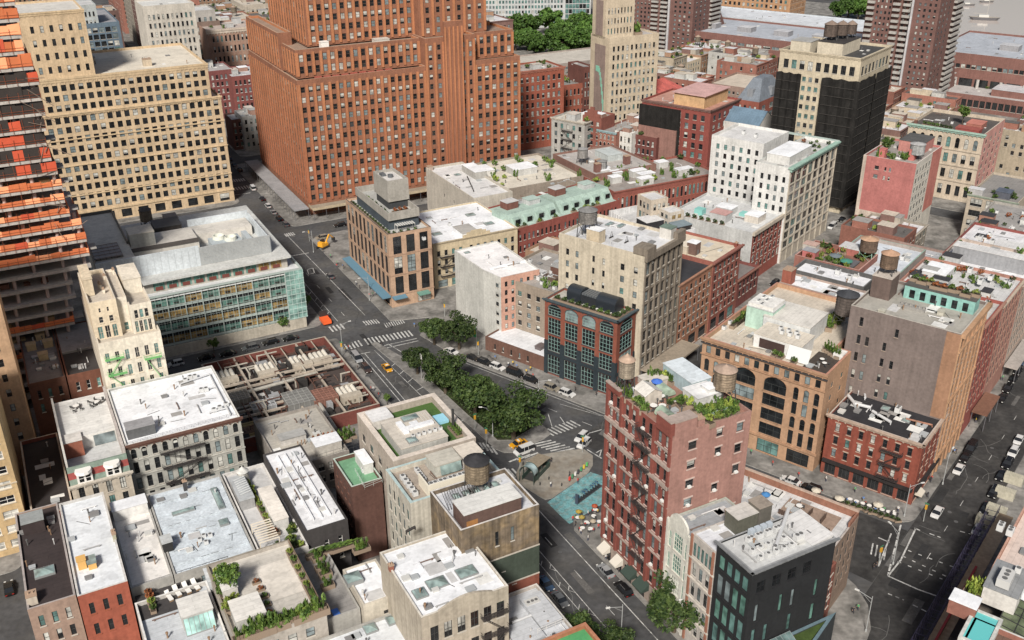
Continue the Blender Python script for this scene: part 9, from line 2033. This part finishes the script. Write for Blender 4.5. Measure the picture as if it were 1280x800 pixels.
def planter(px,py,lab,k='d',s=1.0):
 o=thing('potted_shrub',lab,'plant',(*at(px,py),.14),uni(0,3),'planters: '+lab);o.scale=(s,)*3;put('foliage',SHR[k][0],o);put('planter',SHR[k][1],o)
for px,py in((781,688),(787,694),(793,700),(799,706),(776,683)):planter(px,py,'green planter along the base of the tall red building','m')
for px in range(1052,1124,7):planter(px,630+(px-1052)*.33,'dark planter along the cafe of the red corner building','d')
for i,(px,py)in enumerate(((612,452),(617,456),(636,462),(652,470),(668,478),(697,483))):
 x,y=at(px,py-4);bo=thing('bicycle','black bicycle leaning at the kerb before the low brown and navy buildings','bicycle',(x,y,.14),GRID['C'][1]+math.pi/2+uni(-.3,.3),'bicycles at the kerb')
 for wx in(-.52,.52):
  m=M();n=12
  for k in range(n):a0,a1=2*math.pi*k/n,2*math.pi*(k+1)/n;m.bar((wx+.32*math.cos(a0),0,.34+.32*math.sin(a0)),(wx+.32*math.cos(a1),0,.34+.32*math.sin(a1)),.03)
  m.build('wheel',pt((0.02,0.02,0.02)),bo)
 m=M();m.bar((-.52,0,.34),(-.1,0,.8),.04);m.bar((-.1,0,.8),(.4,0,.85),.04);m.bar((.52,0,.34),(.4,0,1.0),.04);m.build('frame',pt((0.04,0.04,0.045)),bo);m=M();m.box(-.22,.04,-.08,.08,.85,.92);m.build('saddle',pt((0.02,0.02,0.02)),bo)
# ------------------------------------------------------------------ light, sky, camera
SUN_AZ,SUN_EL=math.radians(-169),math.radians(41)
wd=bpy.data.worlds.new('World');scene.world=wd;wd.use_nodes=True
nt=wd.node_tree;bg=nt.nodes['Background'];sk=nt.nodes.new('ShaderNodeTexSky');sk.sky_type='NISHITA';sk.sun_disc=False
sk.sun_elevation=SUN_EL;sk.sun_rotation=SUN_AZ;sk.air_density=1.2;sk.dust_density=4.0;sk.ozone_density=.6;sk.altitude=50
nt.links.new(sk.outputs[0],bg.inputs[0]);bg.inputs[1].default_value=0.052
sd=bpy.data.lights.new('sun','SUN');sd.energy=4.3;sd.angle=math.radians(9);sd.color=(1.0,0.945,0.87)
so=bpy.data.objects.new('sun',sd);col.objects.link(so)
from mathutils import Vector,Matrix
dv_=Vector((math.sin(SUN_AZ)*math.cos(SUN_EL),math.cos(SUN_AZ)*math.cos(SUN_EL),math.sin(SUN_EL)))
so.rotation_euler=dv_.to_track_quat('Z','Y').to_euler()
cd_=bpy.data.cameras.new('camera');cd_.sensor_width=36;cd_.lens=FOC/1280*36;cd_.clip_end=8000;cd_.clip_start=1
co=bpy.data.objects.new('camera',cd_);col.objects.link(co)
co.matrix_world=Matrix(((CR[0],CU[0],-CW[0],0),(CR[1],CU[1],-CW[1],0),(CR[2],CU[2],-CW[2],HC),(0,0,0,1)))
scene.camera=co
vs=scene.view_settings;vs.view_transform='Standard';vs.look='None';vs.exposure=0.3;vs.gamma=1.0
scene.cycles.max_bounces=5;scene.cycles.use_denoising=True
